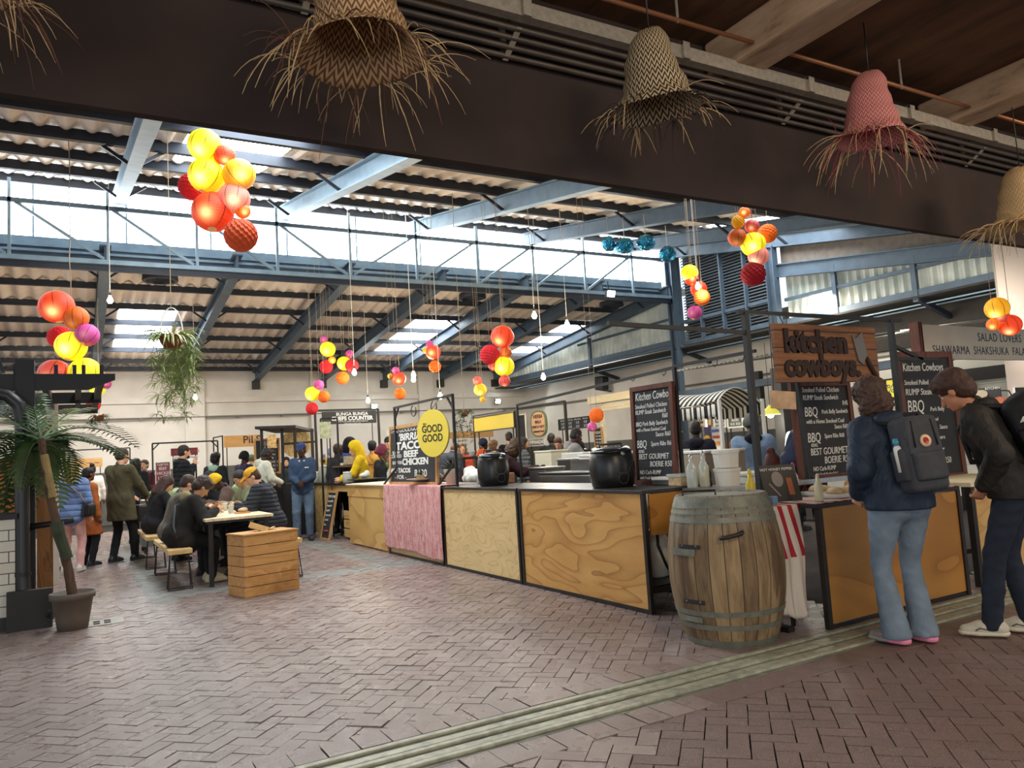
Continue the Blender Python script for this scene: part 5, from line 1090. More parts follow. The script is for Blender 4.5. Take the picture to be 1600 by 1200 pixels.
M_LED = mat('floodlight lens', (1, 1, 1), .3, emit=30.0, ecol=(.9, 1, .97))
for l, x, y, d in (('bright floodlight on the girder at the left', 279, 418, 15.5), ('bright floodlight on the girder at the right', 955, 459, 17), ('bright floodlight on the back wall over the black banner', 585, 635, 21), ('bright floodlight on the back wall over the yellow banner', 778, 627, 21)):
    c = atD(x, y, d) if d < 20 else atY(x, y, 24.72); o = thing('floodlight', l, 'floodlight', tuple(c), 'floodlights'); q = MB(); q.box(c+Vector((0, .07, 0)), (.2, .08, .16)); q.build('housing', M_BLACK, o, bevel=.01); q = MB(); q.box(c, (.17, .04, .13), (.3, 0, 0)); q.build('lens', M_LED, o)
    q = MB(); q.tube([c+Vector((0, .08, .05)), c+(Vector((0, .1, .3)) if d < 20 else Vector((0, .3, .1)))], .012, 6); q.build('bracket', M_BLACK, o)
    la = bpy.data.lights.new('floodlight_beam', 'SPOT'); la.energy = 90; la.spot_size = 2.4; la.color = (.93, 1, .98); la.shadow_soft_size = .08; lo = bpy.data.objects.new('floodlight_beam', la); COL.objects.link(lo); lo.location = c+Vector((0, -.12, -.05)); lo.rotation_euler = Vector((-c.x*.4, -c.y, -9)).to_track_quat('-Z', 'Y').to_euler()
for l, x, y in (('dark round roof vent left', 1.52, 16.69), ('dark round roof vent in the middle', 8.64, 16.78), ('dark round roof vent on the right', 13.0, 16.84)):
    o = thing('roof_vent', l+' of the lower roof', 'vent', (x, y, zL(y)+.3), 'round roof vents'); q = MB(); q.lathe([(.33, .12), (.34, 0), (.28, -.02), (.27, .12)], 32, (x, y, zL(y)+.3), caps=False); q.build('collar', M_PURL, o, smooth=True); q = MB(); q.lathe([(0, .1), (.29, .1)], 32, (x, y, zL(y)+.3), caps=False); q.build('mesh_disc', M_BLACK, o)
# blue foil balloons under the roof
t = NT('blue foil'); t.set(Base_Color=(.05, .32, .55, 1), Metallic=1.0, Roughness=.18); t.bump(t.noise(t.co(), 14, 3), .8, .05); M_FOIL = t.m
for l, x, y, sx in (('leftmost crinkled blue foil balloon under the roof', 951, 381, .7), ('second crinkled blue foil balloon from the left under the roof', 976, 384, 1), ('third crinkled blue foil balloon from the left, highest under the roof', 1009, 379, 1), ('rightmost blue foil balloon half behind a rafter', 1043, 397, .9)):
    c = atD(x, y, 13.2); o = thing('foil_balloon', l, 'balloon', tuple(c), 'blue foil balloons'); q = MB(); q.ball(c, (.16*sx, .16*sx, .135), 20, 14); q.v = [(a+.012*math.sin(60*b_+40*c_), b_, c_+.008*math.sin(70*a)) for a, b_, c_ in q.v]; q.build('balloon', M_FOIL, o, smooth=True); q = MB(); q.tube([c+Vector((0, 0, .12)), c+Vector((0, 0, .5))], .006, 5); q.build('string', M_WHITE, o)

# ================================================================== PLANTS
LEAF1 = mat('spider plant leaf', '8f9f5c', .6, var=.35, vscale=3); LEAF2 = mat('pale leaf edge', 'b7c08a', .6, var=.2); LEAFD = mat('dark leaf', '45572f', .6, var=.35, vscale=6); TERRA = mat('terracotta plastic', '8a4a31', .6, var=.1)
def blade(q, p, d, L, w_, droop, rg, n=7):
    pts = [Vector(p)]; d = Vector(d).normalized()
    for i in range(n): pts.append(pts[-1]+d*L/n); d = (d+Vector((rg.uniform(-.05, .05), rg.uniform(-.05, .05), -droop))).normalized()
    vs = []
    for i, a in enumerate(pts):
        t_ = (pts[min(i+1, n)]-pts[max(i-1, 0)]).normalized(); s = t_.cross(Vector((0, 0, 1)));
        if s.length < 1e-3: s = Vector((1, 0, 0))
        s.normalize(); ww = w_*math.sin(PI*(.12+.85*i/n)); vs += [a-s*ww, a+Vector((0, 0, -ww*.5)), a+s*ww]
    q.add(vs, [(3*i+k, 3*i+k+1, 3*i+k+4, 3*i+k+3) for i in range(n) for k in (0, 1)])
def basket(label, x, y, depth, r, n, L, trail, seed, hoop, leafy=False):
    rg = random.Random(seed); c = atD(x, y, depth); o = thing('hanging_plant', label, 'plant', tuple(c))
    q = MB(); q.lathe([(0, -r*.95), (r*.55, -r*.9), (r*.88, -r*.4), (r, 0), (r*1.05, 0), (r*1.05, .03), (r*.95, .03), (r*.8, -.05)], 24, c, caps=False); q.build('pot', TERRA, o, smooth=True)
    if hoop: q = MB(); q.tube([c+Vector((-r*math.cos(a)*.95*CR.x, -r*math.cos(a)*.95*CR.y, .02+2.4*r*math.sin(a))) for a in [PI*k/16 for k in range(17)]], .008, 6); q.build('handle', M_WHITE, o, smooth=True)
    q = MB(); q.tube([c+Vector((0, 0, 2.4*r if hoop else .0)), Vector((c.x, c.y, rt(c)))], .005, 5); q.build('cord', mat('jute cord', 'a8977c', .9), o)
    for mm, k0 in ((LEAF1, .6), (LEAF2, .4)):
        q = MB()
        for k in range(int(n*k0)):
            a = rg.uniform(0, 2*PI); e = rg.uniform(.15, 1.3); blade(q, c+Vector((r*.5*math.cos(a), r*.5*math.sin(a), 0)), (math.cos(a), math.sin(a), e), rg.uniform(.5, 1.1)*L, .010 if not leafy else .012, rg.uniform(.2, .42), rg)
        f = q.build('foliage', mm if not leafy else LEAFD, o, smooth=True)
    for k in range(trail[0]):
        a = rg.uniform(0, 2*PI); p = c+Vector((r*1.1*math.cos(a), r*1.1*math.sin(a), 0)); T_ = rg.uniform(.35, 1)*trail[1]; q = MB(); pts = [p+Vector((.04*math.sin(j*.9+k)+math.cos(a)*.05, .04*math.cos(j*.7+k)+math.sin(a)*.05, -T_*j/8)) for j in range(9)]; q.tube(pts, .003, 4)
        for j in range(2, 9, 2 if not leafy else 1):
            for m_ in range(rg.randint(8, 13) if not leafy else 3): b_ = rg.uniform(0, 2*PI); blade(q, pts[j], (math.cos(b_), math.sin(b_), rg.uniform(-.4, 1.0)), rg.uniform(.12, .26) if not leafy else rg.uniform(.03, .07), .0075 if not leafy else .012, .3, rg, 5)
        q.build('trailing_stem', LEAF1 if not leafy else LEAFD, o)
basket('big spider plant with long trailing runners in a hanging terracotta bowl', 268, 528, 9.5, .15, 110, .44, (18, 1.1), 11, True)
basket('small leafy hanging plant before the white wall beside the red ball', 155, 651, 15.5, .10, 26, .28, (9, .3), 12, False, True)
basket('bushy hanging plant with trailing stems right of the yellow oval sign', 725, 644, 13.5, .085, 40, .22, (10, .75), 13, False, True)
# ---- potted palm on the left
pc = Vector((-.035, 8.26, 0)); o = thing('potted_palm', 'tall artificial palm with arching fronds in a grey pot by the black post', 'palm', tuple(pc))
M_POT = mat('grey brown plastic pot', '5e5348', .6, var=.25, vscale=5, bump=.15)
q = MB(); q.lathe([(0, 0), (.125, 0), (.14, .11), (.142, .115), (.168, .27), (.186, .275), (.19, .33), (.18, .33), (.17, .3), (0, .29)], 40, pc, caps=False); q.build('pot', M_POT, o, smooth=True)
tr = [pc+Vector((0, 0, .3)), pc+Vector((-.035, .03, .55)), pc+Vector((-.10, .05, .85)), pc+Vector((-.17, .08, 1.2)), pc+Vector((-.22, .1, 1.5)), pc+Vector((-.24, .12, 1.75))]
tr2 = []
for i in range(len(tr)-1):
    for k in range(4): tr2.append(tr[i].lerp(tr[i+1], k/4))
tr2.append(tr[-1]); q = MB(); q.tube(tr2, [.042-.0006*i+.003*(i % 2) for i in range(len(tr2))], 10); q.build('trunk', wood('palm trunk', '3d2c22', '5a4535', 5, (1, 1, .3), .85, 8), o)
q = MB(); q.tube([tr[1]+Vector((0, 0, .08)), tr[2], tr[2]+Vector((-.02, .01, .12))], [.046, .052, .056], 10); q.build('fibre_sleeve', mat('palm fibre', '333a28', .85, var=.4), o)
q = MB(); q.tube([tr[3]+Vector((.01, 0, 0)), tr[4]+Vector((0, 0, .1))], [.041, .036], 10); q.build('sheath', mat('palm sheath', '8a7548', .8, var=.3), o)
PALM1 = mat('palm leaf', '3f5a30', .5, var=.35, vscale=5); PALM2 = mat('palm leaf light', '66803f', .5, var=.3, vscale=5)
def frond(base, tip, lift, mm, rg, ll=.3, n=24):
    base = Vector(base); tip = Vector(tip); mid = (base+tip)/2+Vector((0, 0, lift)); P = lambda t_: base*(1-t_)**2+mid*2*t_*(1-t_)+tip*t_*t_
    q = MB(); pts = [P(i/16) for i in range(17)]; q.tube(pts, [.012-.0006*i for i in range(17)], 6)
    for i in range(3, n+1):
        t_ = i/n; p = P(t_); d = (P(min(t_+.02, 1))-P(t_-.02)).normalized(); s = d.cross(Vector((0, 0, 1))).normalized(); L = ll*(math.sin(PI*min(1, t_*.95+.07))**.6)*rg.uniform(.85, 1.1)
        for sg in (-1, 1):
            dd = (s*sg*.85+d*.6+Vector((0, 0, .25))).normalized(); w_ = .0165; a = p; up = Vector((0, 0, 1)); m_ = a+dd*L*.55+Vector((0, 0, -.02*L)); e = a+dd*L+Vector((0, 0, -.22*L)); wv = d*w_
            q.add([a-wv*.6, a+wv*.6, m_+wv, e, m_-wv], [(0, 1, 2, 4), (4, 2, 3)])
    return q.build('frond', mm, o)
rg = random.Random(5); cr = tr[-1]
for (x, y, dp, lift, mm, ll) in ((142, 642, 8.6, .22, PALM2, .26), (218, 702, 8.8, .34, PALM1, .30), (190, 716, 8.0, .24, PALM1, .24), (215, 726, 7.6, .2, PALM1, .2), (-30, 640, 8.6, .3, PALM1, .3), (-60, 700, 8.4, .3, PALM1, .3), (-40, 760, 7.9, .36, PALM1, .3), (20, 850, 7.7, .5, PALM1, .28), (95, 800, 7.6, .34, PALM2, .26), (-10, 830, 8.2, .45, PALM1, .28), (60, 640, 9.2, .22, PALM1, .26), (120, 760, 7.6, .26, PALM1, .22), (5, 690, 7.5, .2, PALM1, .28), (40, 610, 7.9, .2, PALM1, .24), (-50, 650, 7.6, .25, PALM1, .3), (-20, 720, 7.3, .3, PALM1, .3), (0, 800, 7.4, .4, PALM1, .3), (30, 770, 7.1, .3, PALM1, .26), (-30, 860, 7.7, .5, PALM1, .3), (70, 780, 7.4, .32, PALM1, .24), (100, 700, 7.4, .2, PALM1, .22), (-10, 610, 8.2, .2, PALM1, .26)):
    frond(cr+Vector((rg.uniform(-.02, .02), rg.uniform(-.02, .02), rg.uniform(-.15, .02))), atD(x, y, dp), lift, mm, rg, ll)
# ================================================================== LEFT POST, PIPE, PERGOLA
o = thing('steel_post', 'black square steel post carrying the pergola at the left edge', 'post', (-.42, 8.86, 0))
q = MB(); q.span((-.505, 8.788, 0), (-.345, 8.94, 2.55)); q.build('post', M_DARK, o); q = MB(); q.span((-.56, 8.52, 0), (-.2, 8.60, .36)); q.build('base_plate', M_DARK, o)
q = MB(); q.tube([(-1.1, 8.72, 2.22), (-.7, 8.70, 2.22), (-.56, 8.70, 2.19), (-.47, 8.70, 2.10), (-.445, 8.70, 1.98), (-.44, 8.68, .5), (-.43, 8.67, .27), (-.38, 8.64, .16), (-.3, 8.6, .12), (-.2, 8.56, .12)], .062, 14); pp = tag(q.build('drain_pipe', mat('black pipe', '232425', .4, .1), smooth=True), 'black downpipe with bends running down the left post', 'pipe')
for z in (.5, 1.5): q = MB(); q.lathe([(.067, -.02), (.067, .02)], 14, (-.44, 8.68, z), caps=False); q.build('pipe_collar', M_BLACK, pp, solid=.004)
q = MB(); q.tube([(-.38, 8.75, .93), (-.1, 8.75, .95), (-.02, 8.75, .96)], .03, 10); tag(q.build('bracket_arm', M_DARK, smooth=True), 'short grey rail end sticking out of the black post', 'rail')
o = thing('pergola', 'black slatted pergola roof at the left edge, seen from below', 'pergola', (-.8, 10.5, 2.24))
q = MB(); q.prism([(-3.4, 8.8, 2.25), (.12, 8.8, 2.25), (.36, 8.8, 2.35), (.36, 8.8, 2.41), (-3.4, 8.8, 2.41)], (0, .06, 0)); q.build('front_beam', M_DARK, o)
for y in (10.6, 12.3): q = MB(); q.span((-3.4, y, 2.27), (.28, y+.07, 2.4)); q.build('cross_beam', M_DARK, o)
for x in (-2.1, -1.45, -.95, -.62, -.3, .0, .2): q = MB(); q.span((x, 8.86, 2.3), (x+.06, 12.3, 2.4)); q.build('rafter', M_DARK, o)
for x in (-.52, -.18, -.02, .06, .22): q = MB(); q.span((x, 8.8, 2.41), (x+.035, 8.86, 2.5)); q.build('slat_end', M_DARK, o)
q = MB(); q.span((-.34, 11.9, 0), (-.20, 12.04, 2.4)); q.build('post', mat('white post', 'c4bdb0', .7), o)
t = NT('white glazed tiles'); b_ = t.new('ShaderNodeTexBrick', Vector=t.co(rot=(PI/2, 0, 0)), Scale=1.0); b_.inputs['Color1'].default_value = (*hexc('d9d5c6'), 1); b_.inputs['Color2'].default_value = (*hexc('cfcaba'), 1); b_.inputs['Mortar'].default_value = (*hexc('57544c'), 1); b_.inputs['Brick Width'].default_value = .2; b_.inputs['Row Height'].default_value = .1; b_.inputs['Mortar Size'].default_value = .005; t.set(Base_Color=b_.outputs[0], Roughness=.25); M_TILE = t.m
q = MB(); q.span((-4, 8.66, .12), (-.5, 8.9, 1.02)); w_ = tag(q.build('tiled_counter', M_TILE), 'low counter wall of white brick tiles at the left edge', 'counter'); q = MB(); q.span((-4, 8.64, 0), (-.5, 8.7, .12)); q.build('plinth', M_BLACK, w_); q = MB(); q.span((-4, 8.62, 1.02), (-.48, 9.2, 1.07)); q.build('top', M_DARK, w_)
q = MB(); q.span((-.40, 10.6, .0), (-.24, 10.7, 2.1)); tag(q.build('timber_post', wood('brown timber', '5b3a1c', '7a522b', 3, (1, 1, .15), .6, 6)), 'brown timber post behind the palm trunk', 'post')
q = MB(); q.span((-4, 11.2, .5), (-.45, 11.26, 1.65)); tag(q.build('counter_front', mat('orange stained board', 'b0692a', .55, var=.15)), 'orange stained timber stall front seen through the palm fronds', 'stall front')
o = thing('drain_cover', 'square steel drain cover with four openings in the paving beside the pot', 'drain cover', (.24, 8.36, 0)); q = MB(); q.span((.08, 8.2, -.01), (.38, 8.52, .006)); q.build('plate', mat('drain steel', '8b8880', .5, .4, var=.2), o)
for x in (.13, .22):
    for y in (8.27, 8.38): q = MB(); q.span((x, y, .004), (x+.055, y+.07, .0075)); q.build('opening', mat('drain void', '050505', 1), o)
# ================================================================== EATING TABLE, BENCHES, CRATE
M_PALLET = wood('pale table boards', 'c9b891', 'ddcfac', 3, (1, .12, 1), .6, 6); M_BENCH = wood('bench pine', 'c4a066', 'd8b880', 3, (1, .12, 1), .55, 6)
o = thing('dining_table', 'long plank-topped table with black legs where people sit eating', 'table', (1.78, 11.4, 0))
for k in range(8): x = 1.31+k*.098; q = MB(); q.span((x, 9.68, .765), (x+.094, 13.3, .795)); q.build('plank', M_PALLET, o)
q = MB(); q.span((1.33, 9.72, .735), (2.07, 13.26, .763)); q.build('frame', M_DARK, o)
for x in (1.38, 2.02):
    for y in (9.78, 13.15): q = MB(); q.span((x-.025, y-.025, 0), (x+.025, y+.025, .737)); q.build('leg', M_DARK, o)
def bench(label, x, y0, y1):
    o = thing('bench', label, 'bench', (x, (y0+y1)/2, 0), 'pine benches at the long table'); q = MB(); q.span((x-.13, y0, .415), (x+.13, y1, .47)); q.build('seat', M_BENCH, o, bevel=.004)
    for y in (y0+.14, y1-.14):
        q = MB()
        for sx in (-1, 1): q.tube([(x+sx*.13, y-.08, .01), (x+sx*.10, y, .41), (x+sx*.13, y+.08, .01)], .007, 6)
        q.tube([(x-.13, y-.08, .008), (x+.13, y-.08, .008), (x+.13, y+.08, .008), (x-.13, y+.08, .008), (x-.13, y-.08, .008)], .007, 6); q.build('leg_frame', M_DARK, o)
bench('nearest pine bench on the left of the table under the person in black coat', 1.05, 9.8, 11.75); bench('pine bench further along on the left of the table', 1.0, 12.3, 14.3); bench('pine bench on the right of the table, partly behind the crate', 2.28, 9.6, 12.0); bench('far pine bench on the right of the table', 2.24, 12.25, 14.9)
M_CRATE = wood('crate pine', 'b9854c', 'cd9d62', 4, (.25, 1, 1), .6, 7, '8d6236')
o = thing('wooden_crate', 'tall pine crate of horizontal boards with a slotted lid standing in front of the table', 'crate', (1.79, 8.86, 0), None, .26); R0 = Matrix.Rotation(.26, 3, 'Z')
def cb(name, a, b, m=M_CRATE): q = MB(); q.span(a, b); fix(q, name, m, o).data.shade_flat()
for k in range(6):
    z0 = .004+k*.107
    cb('front_board', (-.315, -.20, z0), (.315, -.182, z0+.1)); cb('back_board', (-.315, .182, z0), (.315, .20, z0+.1)); cb('side_board', (-.315, -.182, z0), (-.297, .182, z0+.1)); cb('side_board', (.297, -.182, z0), (.315, .182, z0+.1))
for sx in (-1, 1):
    for sy in (-1, 1): cb('corner_post', (sx*.28-.02, sy*.165-.015, 0), (sx*.28+.02, sy*.165+.015, .64))
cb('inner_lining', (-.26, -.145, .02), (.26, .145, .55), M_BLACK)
cb('lid', (-.325, -.21, .645), (.325, -.02, .663)); cb('lid', (-.325, .05, .645), (.325, .21, .663)); cb('lid', (-.325, -.02, .645), (-.1, .05, .663)); cb('lid', (.17, -.02, .645), (.325, .05, .663))
q = MB(); q.box((-.02, .03, .70), (.06, .22, .06), (.35, .3, .9)); fix(q, 'wood_block', M_BENCH, o).data.shade_flat()
q = MB(); q.box((.1, .02, .672), (.16, .03, .012), (0, -.2, .5)); fix(q, 'batten', M_BENCH, o).data.shade_flat()
# ================================================================== STALLS AND GOODS FURTHER IN
def rect(plane, c, x0, y0, x1, y1):
    f = atX if plane == 'X' else atY; ym = (y0+y1)/2
    a = f(x0, ym, c); b = f(x1, ym, c); t_ = f((x0+x1)/2, y0, c); u_ = f((x0+x1)/2, y1, c)
    w_ = abs(a.y-b.y) if plane == 'X' else abs(a.x-b.x); ctr = (a+b)/2; ctr.z = (t_.z+u_.z)/2
    return ctr, w_, t_.z-u_.z
def pboard(name, label, cat, plane, c, x0, y0, x1, y1, face, frame=None, fw=.025, th=.02, legs=True):
    p, w_, h_ = rect(plane, c, x0, y0, x1, y1); R = R_X if plane == 'X' else R_Y; b = board(name, label, cat, p, w_, h_, R, face, frame, fw, th)
    for sg in (-1, 1) if legs else (): a = p+R@Vector((sg*w_*.42, 0, -th-.012)); q = MB(); q.bar((a.x, a.y, 0), (a.x, a.y, p.z+h_*.3), .02, .02); q.build('stand_leg', M_EDGE, b[0])
    return b
def posts(name, label, cat, tops, z1, m=None, bars_=(), wd=.03, z0=0.0, extra=()):
    m = m or M_DARK; P = [Vector(p) for p in tops]; o = thing(name, label, cat, tuple(sum(P, Vector())/len(P)*1.0)[:2]+(z0,))
    for p in P: q = MB(); q.bar((p.x, p.y, z0), (p.x, p.y, z1), wd, wd); q.build('post', m, o)
    for i, j in bars_: q = MB(); q.bar((P[i].x, P[i].y, z1), (P[j].x, P[j].y, z1), wd, wd); q.build('crossbar', m, o)
    for a, b in extra: q = MB(); q.bar(a, b, wd*.8, wd*.8); q.build('brace', m, o)
    return o
def table(label, x0, x1, y0, y1, z, m, mf=None, name='stall_table', cloth_=None):
    o = thing(name, label, 'table', ((x0+x1)/2, (y0+y1)/2, 0)); q = MB(); q.span((x0, y0, z-.04), (x1, y1, z)); q.build('tabletop', m, o)
    for x in (x0+.04, x1-.04):
        for y in (y0+.04, y1-.04): q = MB(); q.span((x-.02, y-.02, 0), (x+.02, y+.02, z-.04)); q.build('leg', mf or M_DARK, o)
    if cloth_ is not None: q = MB(); q.span((x0-.005, y0-.005, .12), (x1+.005, y0, z-.005)); q.span((x0-.006, y0, .12), (x0-.001, y1, z-.005)); q.build('skirt', cloth_, o)
    return o
PW = mat('white lettering', 'd8d7d2', .8)
M_MAROON = mat('maroon sign', '7a3038', .7, var=.1); M_TIMB = wood('honey sign timber', 'b98d55', 'caa06a', 3, (.15, 1, 1), .6, 5)
# far left stalls
b = pboard('stall_sign', 'small timber stall sign behind the palm frond, far left', 'sign', 'Y', 22, 118, 716, 160, 730, M_TIMB); write(b, '~ ~ ~', .2, 0, 0, M_INK)
a = atY(85, 705, 21.8); c = atY(203, 703, 21.8); posts('sign_rack', 'thin black frame of the far left stall with the timber sign', 'frame', [(a.x, 21.8, 0), (c.x, 21.8, 0)], a.z, bars_=((0, 1),))
a = atY(238, 693, 17.5); c = atY(340, 690, 17.5); posts('sign_rack', 'black frame with corner braces holding the maroon hanging sign', 'frame', [(a.x, 17.5, 0), (c.x, 17.5, 0)], a.z, bars_=((0, 1),), extra=(((a.x, 17.5, a.z-.14), (a.x+.13, 17.5, a.z)), ((c.x, 17.5, a.z-.14), (c.x-.13, 17.5, a.z))))
b = pboard('stall_sign', 'maroon sign hanging behind the bearded man', 'sign', 'Y', 17.45, 267, 700, 309, 711.5, M_MAROON); write(b, 'BEEF - LAMB', .09, .05, 0, mat('red letters', 'a8423f', .7))
b2_ = pboard('menu_strip', 'narrow white strip sign under the maroon hanging sign', 'sign', 'Y', 17.45, 270, 713, 310, 716, M_WHITE2)
b = pboard('menu_board', 'maroon menu board with white writing beside the bearded man', 'menu board', 'Y', 15.8, 243, 722, 266, 757, mat('maroon menu', '7d3a44', .7), M_WHITE2, .012)
for i, s_ in enumerate(('Gyros', 'BEEF', 'CHICKEN', 'LAMB', 'FALAFEL')): write(b, s_, .075 if i else .085, 0, .17-.085*i, PW, sx=.9)
table('green stall table behind the seated diners', 1.0, 3.0, 14.9, 15.6, .92, M_TOPL, cloth_=mat('grey table skirt', '5c5a52', .85))
GREEN = mat('cabbage green', '7fa06a', .6, var=.35, vscale=14, bump=.5, bscale=30); PALEG = mat('pale cabbage', 'a9b98a', .6, var=.3, vscale=14, bump=.5, bscale=30)
rg = random.Random(3)
def veg(nm, label, cat, group, n, x0, x1, y0, y1, z, r, m): 
    for k in range(n): p = Vector((x0+(x1-x0)*(k+.5)/n, rg.uniform(y0, y1), z+r*.92)); q = MB(); q.ball(p, (r*rg.uniform(.9, 1.1), r, r*.95), 14, 10); q.v = [(a+.008*math.sin(60*c_), b_+.008*math.sin(55*a), c_) for a, b_, c_ in q.v]; tag(q.build(nm, m, smooth=True), label, cat, group)
veg('cabbage', 'green cabbage in the front row on the green stall table', 'cabbage', 'cabbages in the front row on the stall table', 8, 1.05, 2.95, 14.98, 15.05, .92, .085, GREEN); veg('cabbage', 'pale cabbage in the back row on the green stall table', 'cabbage', 'cabbages in the back row on the stall table', 6, 1.2, 2.8, 15.3, 15.4, .92, .095, PALEG)
# pils stall and kiosk
b = pboard('stall_sign', 'timber fascia sign reading Pils', 'sign', 'Y', 20, 350, 680, 408, 698, M_TIMB, th=.05); write(b, 'PiLS', .26, .22, .02, M_BLACK, bold=.004)
a = atY(350, 684, 20); posts('sign_rack', 'black ladder frame at the left end of the Pils sign', 'frame', [(a.x-.02, 20.1, 0), (a.x-.1, 21.0, 0)], a.z+.05, bars_=((0, 1),))
b = pboard('chalkboard', 'chalkboard drinks menu in pale frame behind the man in cream hoodie', 'chalkboard', 'Y', 16.2, 398, 686, 437, 740, M_CHALKB, M_PINEF, .04)
for i, (s_, z_) in enumerate((('MENU', .1), ('COFFEE', .1), ('cappuccino', .06), ('flat white', .06), ('R30 - R38', .06), ('HOT CHOC', .07), ('ICED TEA - R25', .06), ('COOKIES', .06))): write(b, s_, z_, .05*(i % 2), .27-.078*i, PW)
pboard('paper_poster', 'orange and green flower poster pinned to the kiosk', 'poster', 'Y', 15.2, 418, 679, 432, 700, mat('poster print', 'c9a56a', .7, var=.55, vscale=18))
b = thing('round_board', 'round pale timber panel behind the kiosk posts', 'panel', tuple(atY(463, 712, 17.5))); q = MB(); cc = atY(463, 692, 17.5); q.prism([cc+Vector((.34*math.cos(k*PI/16), 0, .32*math.sin(k*PI/16))) for k in range(32)], (0, .03, 0)); q.build('disc', OSB, b); q = MB(); q.span((cc.x-.02, 17.53, 0), (cc.x+.02, 17.56, cc.z)); q.build('stand_leg', M_EDGE, b)
o = thing('kiosk', 'black coffee kiosk with slab roof on posts behind the man in blue overalls', 'kiosk', (3.6, 16, 0))
A_, B_, C_, D_ = (atY(398, 667, 15.2), atY(462, 671.5, 15.2), atY(490, 660.5, 17.4), atY(430, 656.5, 17.4)); zt = (A_.z+B_.z)/2
q = MB(); q.prism([(p.x, p.y, zt) for p in (A_, B_, C_, D_)], (0, 0, .05)); q.build('roof_slab', M_DARK, o)
for x, y in ((409, 15.3), (441, 15.4), (461, 15.3), (494, 17.2), (488, 15.9)): p = atY(x, 690, y); q = MB(); q.bar((p.x, y, 0), (p.x, y, zt), .05, .05); q.build('post', M_DARK, o)
p = atY(441, 694, 15.35); r_ = atY(494, 690, 15.35); q = MB(); q.bar((p.x, 15.35, p.z), (r_.x, 15.35, r_.z), .04, .04); q.build('crossbar', M_DARK, o)
q = MB(); p = atY(420, 750, 15.5); q.span((p.x, 15.4, 0), (p.x+.85, 15.9, 1.02)); q.build('cabinet', mat('black cabinet', '1e1f21', .5), o)
b = pboard('paper_poster', 'pale green herb poster hanging from the kiosk rail', 'poster', 'Y', 14.2, 500, 659, 517, 685, mat('herb print', 'b7bb96', .7, var=.4, vscale=12))
p = atY(501, 652, 14.3); posts('sign_rack', 'thin rail frame with the pale green poster', 'frame', [(atY(501, 660, 14.3).x, 14.3, 0), (atY(527, 660, 14.3).x, 14.3, 0)], atY(514, 654, 14.3).z, bars_=((0, 1),))
b = pboard('banner', 'black banner with white lettering high on the back wall', 'banner', 'Y', 22, 503, 642.5, 588, 662, M_BLACK); write(b, 'BUNGA BUNGA', .135, .08, .1, PW, bold=.002); write(b, 'CHEFS COUNTER', .16, .08, -.03, PW, bold=.006); write(b, 'SLOW FOOD MADE FAST FROM SCRATCH', .05, .08, -.12, PW); write(b, 'OPEN DAILY UNTIL LATE', .045, .08, -.18, PW)
posts('sign_rack', 'black frame from which the black banner hangs', 'frame', [(atY(493, 650, 22).x, 22.05, 0), (atY(592, 650, 22).x, 22.05, 0)], atY(540, 643, 22).z+.05, bars_=((0, 1),), wd=.06)
# jam and flower counter
o = thing('market_counter', 'strand-board counter with jars beyond the leaning chalkboard', 'counter', (4.5, 14.4, 0))
q = MB(); q.span((4.15, 14.5, .02), (4.17, 15.7, .96)); q.build('front_panel', OSB, o); q = MB(); q.span((4.12, 13.2, .96), (4.95, 15.75, 1.0)); q.build('worktop', M_EDGE, o); q = MB(); q.span((4.15, 13.25, .85), (4.17, 14.45, .96)); q.build('fascia', PLYO, o)
q = MB(); q.span((4.18, 13.24, 0), (4.9, 13.28, .95)); q.build('side_panel', PLYO, o)
for k in range(3): q = MB(); q.span((4.17, 13.3, .05+.16*k), (4.2, 13.62, .19+.16*k)); q.build('drawer', PLYO, o)
q = MB(); q.span((4.9, 13.3, .02), (4.92, 15.7, .95)); q.build('back_panel', M_BLACK, o)
b = board('chalkboard', 'small chalkboard in pale frame leaning against the strand-board counter', 'chalkboard', (3.99, 13.92, .43), .46, .86, axes((-1, -.05, .22)), M_CHALKB, M_PINEF, .035)
for i, (s_, z_) in enumerate((('SWEET & ONLY', .065), ('cheesecake R45', .05), ('brownies R30', .05), ('fudge R20', .05), ('shortbread R25', .05), ('malva R35', .05), ('honey', .05))): write(b, s_, z_, -.18, .34-.085*i, PW, align='LEFT', shear=.1, sx=.85)
q = MB(); o_, c_, R_ = b
for k in range(3): q.ball(c_+R_@Vector((-.06+.06*k, -.28, .006)), (.03, .03, .012), 10, 6)
q.build('cherry_drawing', mat('red chalk', 'b5474a', .9), o_)
M_GLASS = mat('jar glass', 'c3ccc4', .08, alpha=.55, spec=.6)
def jar(label, x, y, z, r, h, fill, lid, group=None):
    o = thing('jar', label, 'jar', (x, y, z), group); q = MB(); q.lathe([(r*.9, 0), (r, .01), (r, h*.78), (r*.8, h*.86)], 18, (x, y, z)); q.build('glass', M_GLASS, o, smooth=True); q = MB(); q.lathe([(0, .006), (r*.86, .006), (r*.86, h*.7), (0, h*.7)], 14, (x, y, z), caps=False); q.build('contents', fill, o, smooth=True); q = MB(); q.lathe([(r*.84, h*.84), (r*.9, h*.86), (r*.9, h), (0, h*1.01)], 18, (x, y, z), caps=False); q.build('lid', lid, o, smooth=True)
COOK = mat('oat biscuits', 'b9a98a', .8, var=.35, vscale=30)
jar('tall white-lidded biscuit jar on the strand-board counter by the man in overalls', 4.25, 15.1, 1.0, .1, .34, COOK, M_WHITE); jar('shorter white-lidded biscuit jar at the counter edge', 4.2, 15.45, 1.0, .09, .22, COOK, M_WHITE); jar('small white-lidded jar in front of the grey tray', 4.22, 13.45, 1.0, .09, .2, COOK, M_WHITE)
